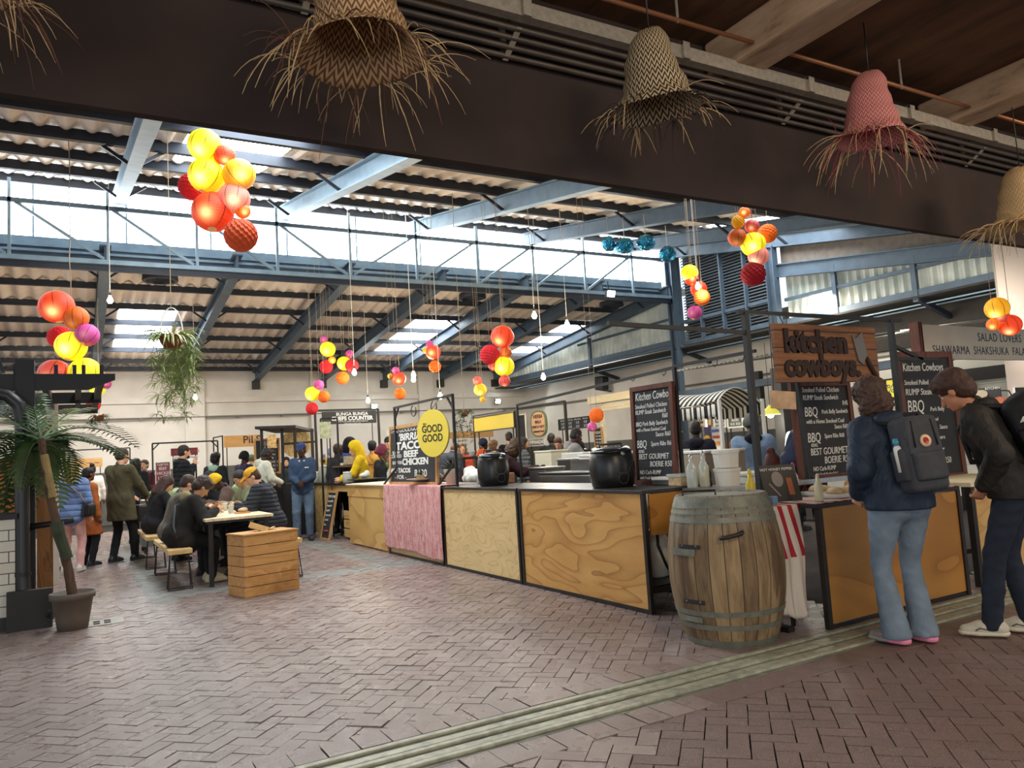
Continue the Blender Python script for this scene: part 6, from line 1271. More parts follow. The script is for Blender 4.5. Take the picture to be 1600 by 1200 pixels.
o = thing('display_stand', 'brown wooden display stand with slanted sides on the jam counter', 'stand', (4.5, 14.3, 1.0)); q = MB(); q.span((4.3, 13.7, 1.28), (4.8, 14.95, 1.31)); q.build('shelf', wood('walnut', '6a4a30', '80603f', 3, (1, .2, 1), .5, 5), o)
for y in (13.8, 14.85): q = MB(); q.bar((4.3, y, 1.0), (4.55, y, 1.28), .03, .09); q.build('side', MATS['walnut'], o)
o = thing('plastic_tub', 'clear plastic tub of biscuits with blue lid on the display stand', 'tub', (4.5, 14.0, 1.31)); q = MB(); q.span((4.38, 13.85, 1.315), (4.62, 14.2, 1.5)); q.build('tub', COOK, o, bevel=.02); q = MB(); q.span((4.37, 13.84, 1.5), (4.63, 14.21, 1.525)); q.build('lid', mat('blue lid', '4a58a8', .4), o)
o = thing('paper_tray', 'red and white boxes on the display stand', 'box', (4.5, 14.7, 1.31)); q = MB(); q.span((4.4, 14.45, 1.315), (4.6, 14.8, 1.36)); q.build('tray', M_WHITE, o); q = MB(); q.span((4.42, 14.6, 1.36), (4.58, 14.8, 1.40)); q.build('box', mat('red card', 'b0304a', .6), o)
o = thing('serving_tray', 'grey serving tray with crumpled napkin near the timber counter', 'tray', (4.4, 13.0, 1.05)); q = MB(); q.span((4.15, 12.75, 1.05), (4.7, 13.25, 1.065)); q.build('tray', M_DARK, o); q = MB(); q.span((4.2, 12.95, 1.0), (4.6, 13.0, 1.05)); q.build('riser', M_DARK, o); soft('napkin', [('e', (0, .05, .07), (.1, .09, .05)), ('e', (.03, .02, .10), (.05, .06, .06))], M_WHITE, o, .015)
def vase(label, c, r, h, cols, n, L, seed):
    rg = random.Random(seed); c = Vector(c); o = thing('flower_vase', label, 'vase', tuple(c)); q = MB(); q.lathe([(r*.85, 0), (r, .02), (r, h*.8), (r*.75, h*.92), (r*.85, h)], 18, c); q.build('vase', M_GLASS, o, smooth=True); q = MB()
    for k in range(n): a = rg.uniform(0, 6.3); blade(q, c+Vector((0, 0, h*.7)), (math.cos(a)*.5, math.sin(a)*.5, 1), rg.uniform(.5, 1)*L, .014, .12, rg, 5)
    q.build('foliage', LEAFD, o)
    for (dx, dy, dz, rr, cm) in cols:
        p = c+Vector((dx, dy, dz)); q = MB(); q.tube([c+Vector((0, 0, h*.5)), p], .005, 5); f = q.build('flower_stem', LEAFD, o); q = MB(); q.ball(p, (rr*.35, rr, rr), 12, 8)
        if cm == 'sun':
            q = MB(); d = Vector((-p.x, -p.y, .3)).normalized(); s = d.cross(Vector((0, 0, 1))).normalized(); u_ = s.cross(d)
            for m_ in range(16): an = 2*PI*m_/16; e = s*math.cos(an)+u_*math.sin(an); w2 = s*math.cos(an+1.57)+u_*math.sin(an+1.57); q.add([p+e*rr*.4-w2*rr*.15, p+e*rr-w2*rr*.05+d*.01, p+e*rr+w2*rr*.05+d*.01, p+e*rr*.4+w2*rr*.15], [(0, 1, 2, 3)])
            q.build('petals', mat('sunflower yellow', 'e0b32c', .7), f); q = MB(); q.ball(p+d*.008, rr*.45, 12, 8); q.build('flower_disc', mat('sunflower brown', '3a2313', .9), f)
        else: q.build('blossom', mat('blossom '+cm, cm, .8, var=.3), f)
vase('vase of sunflowers and blue sprays beside the man in overalls', (4.45, 15.3, 1.0), .09, .2, [(-.1, .12, .42, .085, 'sun'), (-.12, -.22, .32, .075, 'sun'), (.05, .2, .6, .08, '7680a0'), (.1, -.05, .62, .08, '6f7899'), (0, .4, .5, .07, '7d86a5'), (.05, -.35, .5, .06, '8a8fa8')], 22, .5, 4)
vase('vase with small red and cream flowers beside the taco chalkboard', (4.5, 12.0, 1.003), .075, .2, [(0, .1, .36, .05, '8f4a3c'), (-.03, -.12, .38, .045, 'c9bfa6'), (.03, .22, .3, .05, 'c9c2a8'), (0, -.02, .42, .04, '9a5a48')], 18, .35, 6)
# things on the taco counter
o = thing('serving_plate', 'pale oval plate with small succulents in front of the taco chalkboard', 'plate', tuple(atX(663, 750, 4.12))); c = wloc(o); q = MB(); q.lathe([(0, 0), (.12, 0), (.24, .02), (.25, .026), (.12, .012), (0, .012)], 28, c, caps=False); q.build('plate', mat('blush plate', 'd9bfae', .4), o, smooth=True); q = MB(); q.lathe([(.0, .012), (.1, .012), (.11, .07), (.0, .07)], 18, c, caps=False); q.build('planter', mat('terracotta dish', '8c7a52', .7), o); q = MB(); rg = random.Random(8)
for k in range(40): a = rg.uniform(0, 6.3); blade(q, c+Vector((0, 0, .06)), (math.cos(a), math.sin(a), rg.uniform(.4, 1.5)), rg.uniform(.07, .16), .012, .15, rg, 4)
q.build('succulent', LEAFD, o)
o = thing('potted_plant', 'small green plant in cream pot beside the black frame post', 'plant', tuple(atX(705, 757, 4.2))); c = wloc(o); q = MB(); q.lathe([(.055, 0), (.085, .16), (.09, .2), (.08, .2), (.07, .16)], 20, c); q.build('pot', mat('cream pot', 'c9bda9', .6), o, smooth=True); q = MB()
for k in range(50): a = rg.uniform(0, 6.3); blade(q, c+Vector((0, 0, .18)), (math.cos(a), math.sin(a), rg.uniform(.5, 2)), rg.uniform(.1, .24), .009, .2, rg, 5)
q.build('foliage', LEAFD, o)
o = thing('wooden_tongs', 'pale wooden tongs beside the succulents', 'tongs', tuple(atX(683, 742, 4.25))); c = wloc(o); q = MB(); q.bar(c, c+Vector((.02, -.3, -.1)), .02, .015); q.build('arm', M_TOPL, o); q = MB(); q.bar(c+Vector((.02, 0, .02)), c+Vector((.04, -.3, -.08)), .02, .015); q.build('arm', M_TOPL, o)
# back bench of the island, kitchen equipment
table('long steel prep table inside the stall island', 5.0, 5.7, 5.6, 11.5, .9, M_INOX, M_INOX)
def boxt(name, label, cat, x0, y0, z0, x1, y1, z1, m, lid=None, parts=(), bev=.01, group=None):
    o = thing(name, label, cat, ((x0+x1)/2, (y0+y1)/2, z0), group); q = MB(); q.span((x0, y0, z0), (x1, y1, z1)); q.build('body', m, o, bevel=bev)
    if lid is not None: q = MB(); q.span((x0-.01, y0-.01, z1), (x1+.01, y1+.01, z1+.03)); q.build('lid', lid, o, bevel=.008)
    for nm, a, b_, mm in parts: q = MB(); q.span(a, b_); q.build(nm, mm, o)
    return o
boxt('griddle', 'stainless steel griddle between the two soup kettles', 'griddle', 4.95, 6.7, .9, 5.45, 8.1, 1.06, M_INOX, M_EDGE, [('drip_tray', (4.93, 6.75, .93), (4.95, 8.0, .98), M_EDGE), ('splash_back', (5.42, 6.7, 1.06), (5.45, 8.1, 1.22), M_INOX)])
boxt('fridge_box', 'white under-counter fridge behind the large soup kettle', 'fridge', 5.9, 7.1, 0, 6.5, 8.6, 1.24, M_WHITE2, M_WHITE, [('badge', (5.893, 7.3, 1.1), (5.9, 7.42, 1.18), M_EDGE)])
boxt('prep_cabinet', 'beige prep cabinet beside the white fridge', 'cabinet', 5.9, 6.2, 0, 6.5, 7.08, 1.22, mat('beige laminate', '9c8c78', .6), M_WHITE)
boxt('gas_oven', 'dark grey cooker hood left of the white fridge', 'cooker', 6.0, 8.7, 0, 6.5, 9.3, 1.2, M_EDGE, M_INOX)
boxt('white_tub', 'tall off-white tub behind the smaller kettle', 'tub', 6.6, 10.4, 0, 7.0, 10.9, 1.33, mat('cream plastic', 'd6cfb4', .5), mat('cream plastic', 'd6cfb4', .5)); boxt('white_crate', 'white crate right of the tall off-white tub', 'crate', 6.6, 9.5, 0, 7.0, 10.1, 1.30, M_WHITE)
boxt('steel_pan', 'stainless pan with lid on the griddle end', 'pan', 5.1, 8.2, .9, 5.4, 8.6, 1.12, M_INOX, M_INOX)
boxt('blue_cooler', 'blue cool box beside the smaller soup kettle', 'cool box', 4.95, 9.3, .9, 5.3, 9.75, 1.12, mat('deep blue plastic', '2c3a7a', .4), M_WHITE)
boxt('wicker_basket', 'woven tan basket left of the smaller soup kettle', 'basket', 4.5, 8.35, .987, 4.75, 8.7, 1.11, mat('wicker', 'a9784f', .8, var=.4, vscale=60, bump=.6), None)
boxt('paper_cup_stack', 'small white tub beside the woven basket', 'tub', 4.5, 8.78, .987, 4.62, 8.92, 1.09, M_WHITE)
o = thing('plastic_bag', 'crumpled white plastic bag on tubs behind the frame post', 'bag', (5.1, 10.1, .9)); soft('bag', [('e', (0, 0, .12), (.18, .3, .13)), ('e', (.03, -.2, .16), (.1, .12, .09)), ('e', (0, .2, .2), (.1, .12, .1))], M_WHITE, o, .018, .03, lambda V, ax: (V+.012*np.sin(40*ax[0][:, None, None]+30*ax[2][None, None, :])*np.sin(35*ax[1][None, :, None])).astype(np.float32))
o = thing('paper_bag_pile', 'pile of crumpled white paper bags on the prep counter by the man in grey apron', 'bag', (6.3, 7.6, 1.27)); soft('bag', [('e', (0, 0, .08), (.12, .24, .09)), ('e', (0, .08, .2), (.07, .09, .14)), ('e', (0, -.14, .12), (.08, .12, .1))], M_WHITE, o, .016, .03, lambda V, ax: (V+.014*np.sin(50*ax[0][:, None, None]+37*ax[2][None, None, :])*np.sin(41*ax[1][None, :, None])).astype(np.float32))
for k in range(8): p = atX(880+k*16.5, 709, 9.5); p.z = 1.315; q = MB(); q.lathe([(.075, 0), (.078, .03), (.06, .08), (0, .1)], 16, (p.x, p.y, p.z-.05), caps=False); tag(q.build('paper_bowl', M_WHITE, smooth=True, base=(p.x, p.y, p.z-.05)), 'white domed bowl in the row on the far counter behind the large kettle', 'bowl', 'white domed bowls on the far counter')
table('far white counter carrying the row of domed bowls', 9.3, 9.9, 10.0, 15.2, 1.265, M_WHITE, cloth_=M_WHITE2)
pf = atD(752, 712, 13.0); table('dark raised counter beyond the smaller soup kettle', pf.x-.5, pf.x+.5, pf.y-.3, pf.y+.3, pf.z-.005, M_BLACK)
o = thing('paper_fan', 'bright orange folded paper fan on the raised counter beyond the smaller kettle', 'paper fan', (pf.x, pf.y, pf.z)); q = MB(); q.prism([pf+CR*a+Vector((0, 0, b_)) for a, b_ in ((-.085, .0), (.03, .0), (.085, .06), (.05, .125), (-.04, .105))], (.02, .06, 0)); q.build('fan', mat('bright orange', 'f0641e', .6), o)
o = thing('soup_bowl', 'off-white soup bowl left of the smaller kettle on the raised counter', 'bowl', tuple(pf+CR*(-.16))); q = MB(); q.lathe([(.03, 0), (.06, .07), (.062, .075), (.055, .07), (.028, .01), (0, .01)], 18, pf+CR*(-.16), caps=False); q.build('bowl', M_WHITE2, o, smooth=True)
# taco/empanada boards beyond
YB = mat('banner yellow', 'b0a03a', .7)
b = pboard('banner', 'plain yellow banner in black frame beyond the taco stall', 'banner', 'X', 7.5, 740, 648, 804, 672, YB, M_BLACK, .02, .03)
posts('sign_rack', 'black posts carrying the plain yellow banner', 'frame', [(7.53, 14.9, 0), (7.53, 13.0, 0)], 2.2, bars_=((0, 1),))
b = pboard('plank_board', 'horizontal brown timber board under the yellow banner', 'board', 'Y', 19, 703, 674, 771, 684, M_TIMB, th=.04)
posts('sign_rack', 'large black frame around the barrel-shaped sign', 'frame', [(9.0, 15.6, 0), (9.0, 13.5, 0)], 2.37, bars_=((0, 1),), wd=.05); pboard('hatch', 'tall dark panel left of the barrel-shaped sign', 'panel', 'X', 9.05, 811, 647, 822, 687, M_CHALKB, M_WHITE2, .03)
o = thing('barrel_sign', 'barrel-shaped sign with brown lettering and green border', 'sign', (8.97, 14.57, 1.68)); bc_ = Vector((8.97, 14.57, 1.965))
def bshape(sx, sz, x, th, m, nm): q = MB(); q.prism([bc_+Vector((x, -sx*math.copysign(abs(math.cos(k*PI/20))**.9, math.cos(k*PI/20)), sz*math.copysign(abs(math.sin(k*PI/20))**.6, math.sin(k*PI/20)))) for k in range(40)], (th, 0, 0)); q.build(nm, m, o)
bshape(.34, .295, 0, .03, mat('laurel green', '5a6b45', .7, var=.3, vscale=30), 'border'); bshape(.28, .26, -.006, .006, mat('sign tan', 'c39a76', .7), 'face')
for s_, sz, v in (('HIERBA', .12, .16), ('MALA', .1, .04), ('FRESH & TASTY', .075, -.07), ('Authentic Food', .07, -.17)): write((o, bc_+Vector((-.006, 0, 0)), R_X), s_, sz, 0, v, mat('brown lettering', '3b2418', .8), bold=.003)
b = pboard('stall_sign', 'black and white sign reading empanadas under the barrel-shaped sign', 'sign', 'X', 8.9, 826, 686, 851, 696, M_BLACK, M_WHITE2, .015); write(b, 'EMPANADAS', .12, 0, 0, PW, bold=.004, sx=.9)
b = pboard('menu_board', 'wide black menu board with rows of white text on the far wall', 'menu board', 'X', 11, 873, 653, 921, 670, M_CHALKB, M_EDGE, .03)
for i in range(4):
    for j in range(3): write(b, ('TACOS', 'TORTAS', 'NACHOS', 'AGUAS')[i], .07 if j == 0 else .05, -.5+.34*i, .1-.09*j, PW) if j == 0 else write(b, ('pollo  R60\nres  R70', 'queso R50\nmixto R75')[j-1], .035, -.5+.34*i, .1-.09*j, PW)
q = MB(); q.span((10.9, 13.3, 2.42), (11.1, 15.35, 2.6)); o = tag(q.build('timber_beam', M_TOPL), 'pale pine beam structure before the right wall under the speaker', 'beam'); q = MB(); q.span((10.95, 13.3, 2.22), (11.0, 14.95, 2.38)); q.build('lower_board', M_TOPL, o); q = MB(); q.span((10.95, 14.85, 0), (11.03, 14.95, 2.4)); q.build('post', M_TOPL, o); q = MB(); q.span((10.95, 13.3, 0), (11.03, 13.4, 2.4)); q.build('post', M_TOPL, o)
p = atX(942, 599, 14.6); o = thing('loudspeaker', 'black loudspeaker on a bracket high on the right wall', 'loudspeaker', (14.6, p.y, p.z-.2)); q = MB(); q.box((14.55, p.y, p.z), (.3, .34, .42), (0, .1, .2)); q.build('cabinet', M_BLACK, o, bevel=.02); q = MB(); q.bar((14.55, p.y, p.z-.22), (14.9, p.y, p.z-.26), .06, .03); q.build('bracket', M_DARK, o)
b = pboard('menu_board', 'narrow black standing menu right of the row of domed bowls', 'menu board', 'X', 10.2, 929, 668, 941, 698, M_CHALKB, M_PINEF, .03); write(b, 'TODAY', .08, 0, .1, PW)
for j in range(5): write(b, 'R45  R60', .05, 0, .02-.07*j, PW)
o = thing('exit_sign', 'green and white exit sign beside the steel column', 'exit sign', tuple(atX(1054, 622, 13.55))); ec = atX(1054, 613, 13.55); q = MB(); q.box(ec, (.04, .22, .36)); q.build('panel', mat('exit white', 'd6e2d4', .5), o); q = MB(); q.box(ec+Vector((-.022, 0, .07)), (.006, .17, .15)); q.build('running_man_field', mat('exit green', '2f9a5c', .5), o); q = MB(); q.box(ec+Vector((-.022, 0, -.09)), (.006, .17, .13)); q.build('arrow_field', MATS['exit green'], o)
q = MB(); q.bar(ec+Vector((.02, 0, .1)), ec+Vector((.02, -.1, .1)), .03, .03); q.build('bracket', M_DARK, o)
R_ = R_X; q = MB(); q.tube([ec+R_@Vector((a, b_, .026)) for a, b_ in ((-.03, .02), (.0, .06), (.02, .1), (.0, .12))], .008, 5); q.tube([ec+R_@Vector((a, b_, .026)) for a, b_ in ((.0, .06), (.04, .03), (.05, .01))], .007, 5); q.build('running_figure', M_WHITE, o); q = MB(); q.prism([ec+R_@Vector((a, b_, .026)) for a, b_ in ((-.05, -.1), (.02, -.1), (.02, -.13), (.06, -.085), (.02, -.04), (.02, -.07), (-.05, -.07))], R_@Vector((0, 0, .003))); q.build('arrow', M_WHITE, o)
# beam and shed roof behind the grill stall
q = MB(); q.span((11.9, 7.0, 2.38), (12.1, 13.4, 2.52)); struct(q.build('trim_7', M_STEEL)); q = MB(); q.grid(lambda u, v: (10.2+3.2*u, 7.0+4.4*v, 2.75+.35*u+.015*math.sin(v*260)), 2, 420); struct(q.build('shed_roof_sheet', mat('grey roof sheet', '8f8f88', .5, .3, var=.1), smooth=True, solid=.01))
for y in (7.2, 10.9): q = MB(); q.span((12.0, y, 0), (12.12, y+.12, 2.7)); struct(q.build('shed_post', M_DARK))
# striped awning stall
o = thing('market_stall', 'drinks stall with black and white striped awning on white posts', 'stall', (9.7, 8.6, 0))
t = NT('black white awning stripes'); x, y, z = t.sep(t.co()); st = t.math('GREATER_THAN', t.math('SINE', t.math('MULTIPLY', t.math('SUBTRACT', t.math('MULTIPLY', y, 1), t.math('MULTIPLY', x, 0)), 56.0)), 0); t.set(Base_Color=t.mix(st, hexc('d5d2c8'), hexc('1b1b1c')), Roughness=.85); M_AWN = t.m
a0 = atD(1053, 627, 12.0); a1 = atD(1122, 618, 10.6); a2 = atD(1190, 643, 10.9); zt = 2.16
AX0, AX1, AY0, AY1 = 8.3, 9.2, 8.34, 9.6
def awn(u, v): return (8.3+.9*v, AY0+(AY1-AY0)*u, 1.86+.27*math.sin(PI*min(1, .06+v*.9)**.8)-.04*math.sin(PI*u))
q = MB(); q.grid(awn, 30, 16); q.build('awning', M_AWN, o, smooth=True, solid=.01)
for xx in (8.3, 9.2):
    q = MB(); q.grid(lambda u, v: (xx+.015*math.sin(u*40), AY0+(AY1-AY0)*u, 1.9-.17*v-.02*abs(math.sin(u*PI*7))*v-.03*math.sin(PI*u)), 60, 3); q.build('valance', M_AWN, o, smooth=True, solid=.008)
for x, y in ((8.3, AY0), (8.3, AY1), (9.2, AY0), (9.2, AY1)): q = MB(); q.bar((x, y, 0), (x, y, 1.95), .045, .045); q.build('post', M_WHITE2, o)
q = MB(); q.span((8.4, AY0, .98), (9.0, AY1, 1.02)); q.build('shelf', M_TOPL, o); q = MB(); q.span((8.4, AY0+.05, 0), (8.44, AY1-.05, .98)); q.build('front_panel', M_WHITE2, o)
b = pboard('stall_sign', 'black hanging sign reading cold beer under the striped awning', 'sign', 'X', 9.75, 1063, 636, 1082, 649, M_BLACK, M_WHITE2, .012); write(b, 'COLD BEER', .07, 0, .0, PW, bold=.003, sx=.8); write(b, 'on tap', .03, 0, -.06, PW)
q = MB(); q.span((14.78, 15.3, .9), (14.86, 16.6, 2.3)); sh_ = tag(q.build('roller_shutter', mat('shutter grey', '8a8985', .5, .3)), 'grey roller shutter behind the rail post', 'shutter')
for k in range(14): q = MB(); q.span((14.765, 15.3, .95+k*.1), (14.785, 16.6, 1.0+k*.1)); q.build('slat', M_INOX, sh_)
b = pboard('easel_board', 'pale easel board with black drawing beside the person in purple black jacket', 'board', 'X', 9.6, 1091, 640, 1108, 664, M_CHALKB, M_PINEF, .04); write(b, 'CRAFT\nTAPS', .1, 0, 0, PW, line=.8)
b = pboard('poster', 'red yellow and navy poster on the drinks stall', 'poster', 'X', 8.9, 1101, 667, 1112, 700, mat('navy print', '2f2a52', .6)); o_, c_, R_ = b
q = MB(); q.prism([c_+R_@Vector((.0+.1*math.cos(k*PI/8)-.02, -.1+.14*math.sin(k*PI/8), .002)) for k in range(9)], R_@Vector((0, 0, .004))); q.build('sun_shape', mat('print yellow', 'e0b428', .6), o_); q = MB(); q.prism([c_+R_@Vector(v_) for v_ in ((-.1, -.15, .006), (.03, -.15, .006), (-.06, .0, .006))], R_@Vector((0, 0, .004))); q.build('red_shape', mat('print red', 'c23a2a', .6), o_)
b = pboard('poster', 'white poster with blue and orange print blocks on the drinks stall', 'poster', 'X', 8.8, 1113, 666, 1128, 700, M_WHITE); o_, c_, R_ = b
write(b, 'SUNNY', .06, 0, .1, mat('print blue', '4a5ab8', .6), bold=.004); write(b, 'MARKET', .05, 0, .0, MATS['print red'], bold=.006); write(b, 'DAYS', .07, 0, -.1, mat('print orange', 'e08a2a', .6), bold=.008)
for k, (x0, x1) in enumerate(((1116, 1134), (1137, 1161))): b = pboard('menu_board', ('left', 'right')[k]+' of two framed green-grey menu boards under the striped awning', 'menu board', 'X', 10.6, x0, 651, x1, 668, mat('menu grey green', '4a5048', .6), M_WHITE2, .03); write(b, 'BEERS\nR45 R50', .07, 0, 0, PW)
o = thing('tap_tower', 'copper arch beer tap before the person in denim jacket', 'tap', (8.9, 8.66, 1.02)); q = MB(); c = Vector((8.9, 8.66, 1.02)); q.tube([c+Vector((0, .12, 0)), c+Vector((0, .12, .26))]+[c+Vector((0, .12*math.cos(k*PI/8), .26+.07*math.sin(k*PI/8))) for k in range(9)]+[c+Vector((0, -.12, 0))], .022, 10); q.build('arch', mat('bright copper', 'b3703c', .3, .7), o, smooth=True)
q = MB(); q.bar(c+Vector((-.02, 0, .32)), c+Vector((-.08, 0, .30)), .015, .03); q.build('tap', M_INOX, o)
# right-hand background: brick wall, posts, signs, bottles
t = NT('white painted brick'); b_ = t.new('ShaderNodeTexBrick', Vector=t.co(rot=(PI/2, 0, PI/2)), Scale=1.0); b_.inputs['Color1'].default_value = (*hexc('d0cfc6'), 1); b_.inputs['Color2'].default_value = (*hexc('c4c4bb'), 1); b_.inputs['Mortar'].default_value = (*hexc('96968e'), 1); b_.inputs['Brick Width'].default_value = .3; b_.inputs['Row Height'].default_value = .1; b_.inputs['Mortar Size'].default_value = .006; t.set(Base_Color=b_.outputs[0], Roughness=.7)
q = MB(); q.span((14.84, 5.8, 0), (14.9, 10.6, 3.0)); struct(q.build('wall_right_brick', t.m)); q = MB(); q.span((14.78, 6.8, 2.18), (14.85, 10.6, 2.42)); struct(q.build('trim_8', M_DARK)); q = MB(); q.span((13.0, 5.2, 0), (13.3, 6.72, 4.4)); struct(q.build('wall_right_pier', mat('lamp tinted plaster', 'd8c8bb', .8)))  # the pier's plaster colour includes the salmon tint of lamp light
posts('sign_rack', 'dark frame post before the white brick wall', 'frame', [(12.4, 7.25, 0), (12.4, 6.0, 0)], 2.45, bars_=((0, 1),), wd=.06)
b = pboard('picture_frame', 'brown board in pale frame on the white brick wall', 'picture', 'X', 14.75, 1484, 592, 1515, 614, mat('brown board', '5a4a42', .8), M_TOPL, .05)
b = pboard('menu_board', 'black food menu with burger picture before the white brick wall', 'menu board', 'X', 11.5, 1531, 605, 1565, 650, M_CHALKB); o_, c_, R_ = b
def dd_(u, v, rx, ry, m, nm): q = MB(); q.prism([c_+R_@Vector((u+rx*math.cos(k*PI/12), v+ry*math.sin(k*PI/12), .002)) for k in range(24)], R_@Vector((0, 0, .012))); q.build(nm, m, o_)
dd_(.13, -.03, .14, .09, mat('pizza print', 'a5583c', .7, var=.4, vscale=40), 'pizza_picture'); dd_(-.12, .12, .1, .06, mat('wrap print', '9c8f7a', .7), 'wrap_picture')
for v, s_ in ((.19, 'KITCHEN'), (-.13, 'BURGER R85'), (-.18, 'WRAP R75')): write(b, s_, .05, .05, v, PW)
b = pboard('hanging_sign', 'black sign with white letters KO hung from a curled arm at the right edge', 'sign', 'Y', 6.2, 1585, 605, 1640, 623, M_BLACK, PW, .006); write(b, 'KOFFIE', .075, 0, 0, PW, bold=.004, spacing=1.15)
q = MB(); p = atY(1582, 618, 6.2); q.tube([p+Vector((.04, 0, 0)), p+Vector((-.03, 0, .01)), p+Vector((-.08, 0, .07)), p+Vector((-.2, 0, .08)), p+Vector((-.28, .3, .08))], .01, 6); q.build('arm', M_BLACK, b[0])
table('narrow bar shelf with bottles at the right edge', 9.6, 10.2, 4.7, 5.3, 1.18, M_TOPL)
for k, (cname, ch) in enumerate((('brown', '5a2e16'), ('amber', 'a8641c'), ('orange', 'd0701e'), ('dark red', '5a1a18'))):
    p = atD(1580+k*9, 682, 9.2); p.z = 1.18; o = thing('sauce_bottle', cname+' bottle with tapered neck on the bar shelf at the right edge', 'bottle', tuple(p)); q = MB(); q.lathe([(.028, 0), (.03, .01), (.03, .15), (.012, .2), (.012, .25)], 14, p); q.build('glass', mat('bottle '+cname, ch, .2, spec=.6), o, smooth=True); q = MB(); q.lathe([(.014, .25), (.014, .275), (0, .276)], 10, p); q.build('cap', M_BLACK, o)
o = thing('paper_sign', 'stained translucent paper panel hanging left of the plank sign', 'panel', tuple(atY(1224, 640, 4.23))); pc_ = rect('Y', 4.23, 1204, 611, 1243, 639); q = MB(); q.box(pc_[0], (pc_[1], .008, pc_[2]), (0, .06, 0)); q.build('sheet', mat('stained paper', 'b89a78', .7, var=.3, vscale=9), o)
for dx in (-.1, .1): q = MB(); q.tube([pc_[0]+Vector((dx, 0, pc_[2]*.45)), pc_[0]+Vector((dx, -.02, pc_[2]*.45+.62))], .004, 5); q.build('tie', M_BLACK, o)
p = atD(1204, 648, 12.5); o = thing('pendant_lamp', 'lit pendant lamp with yellow shade behind the post of the grill stall', 'lamp', tuple(p)); q = MB(); q.lathe([(.16, 0), (.13, .06), (.04, .13), (.03, .16)], 20, p, caps=False); q.build('lamp_shade', mat('yellow shade', 'c9c04a', .5, emit=.5), o, smooth=True); q = MB(); q.ball(p+Vector((0, 0, .01)), .06, 12, 8); q.build('bulb', M_BULB, o); q = MB(); q.tube([p+Vector((0, 0, .15)), (p.x, p.y, 2.9)], .005, 5); q.build('flex', M_BLACK, o)
la = bpy.data.lights.new('lamp_light', 'POINT'); la.energy = 70; la.color = (1, .93, .8); la.shadow_soft_size = .08; lo = bpy.data.objects.new('lamp_light', la); COL.objects.link(lo); lo.location = p+Vector((0, 0, -.1))
q = MB(); p = atD(1229, 680, 12.8); q.span((p.x-.14, p.y-.1, 0), (p.x+.1, p.y+.1, 2.5)); tag(q.build('dark_column', M_BLACK), 'black column behind the person in tan cap', 'column')
b = pboard('poster', 'yellow and white poster seen between the woman and the stall post', 'poster', 'X', 11.8, 1386, 594, 1398, 622, mat('yellow print', 'cfc23a', .6)); write(b, '%', .2, 0, 0, M_INK)
# grill counter goods
def on(x, y, z): return atZ(x, y, z)
def bottle(label, p, r, h, m, cap, name='sauce_bottle', fill=None):
    p = Vector(p); o = thing(name, label, 'bottle', tuple(p)); q = MB(); q.lathe([(r*.9, 0), (r, .008), (r, h*.58), (r*.45, h*.72), (r*.36, h*.88)], 18, p); q.build('body', m, o, smooth=True); q = MB(); q.lathe([(r*.42, h*.87), (r*.4, h*.93), (r*.15, h), (0, h)], 12, p, caps=False); q.build('cap', cap, o, smooth=True)
    if fill: q = MB(); q.lathe([(0, .005), (r*.93, .005), (r*.93, h*.45), (0, h*.45)], 16, p, caps=False); q.build('oil', fill, o, smooth=True)
for x0 in (4.75,):
    table('steel-topped side table of the grill stall behind the barrel', 4.36, 6.1, 4.46, 4.88, .975, M_INOX)
P = Vector((4.5, 4.76, .975)); bottle('clear glass bottle of yellow oil with pourer, behind the barrel', P, .042, .30, M_GLASS, M_INOX, 'oil_bottle', mat('yellow oil', 'b89a1e', .2))
bottle('frosted glass bottle with pourer behind the bread crate', (4.44, 4.84, .975), .045, .28, M_GLASS, M_INOX, 'oil_bottle'); bottle('small dark bottle behind the frosted bottle', (4.62, 4.84, .975), .03, .2, mat('dark glass', '241c18', .2), M_BLACK)
for k, z in enumerate((.975, 1.125)):
    o = thing('plastic_bucket', ('lower', 'upper')[k]+' of two stacked white plastic buckets behind the barrel', 'bucket', (4.66, 4.66, z)); q = MB(); q.lathe([(.095, 0), (.105, .12), (.108, .12), (.108, .14), (.0, .142)], 24, (4.66, 4.66, z)); q.build('bucket', M_WHITE, o, smooth=False); q = MB(); q.lathe([(.112, .12), (.112, .145), (0, .148)], 24, (4.66, 4.66, z), caps=False); q.build('lid', M_WHITE2, o)
boxt('plastic_box', 'stack of flat white plastic lidded boxes behind the barrel top', 'box', 4.84, 4.55, .975, 5.2, 4.86, 1.04, mat('translucent white', 'c6cbc6', .3), M_WHITE2); boxt('foil_tray', 'foil containers with white card lids at the counter corner', 'tray', 4.5, 5.16, .985, 4.7, 5.42, 1.03, M_INOX, M_WHITE)
boxt('bread_box', 'clear box of bread rolls behind the barrel', 'box', 4.42, 4.96, .985, 4.66, 5.12, 1.06, mat('bread rolls', 'b49a74', .7, var=.4, vscale=16), M_GLASS)
boxt('white_crate', 'white polystyrene box right of the flat lidded boxes', 'box', 5.24, 4.6, .975, 5.36, 4.8, 1.05, M_WHITE, None)
bk_ = board('menu_stand', 'dark printed menu flyer standing tilted beside the barrel', 'menu', (4.53, 4.0, 1.01), .28, .28, axes((-.35, -1, .35)), M_BLACK, th=.008); write(bk_, 'HOT HONEY PEPPER', .028, -.01, .105, PW); o_, c_, R_ = bk_
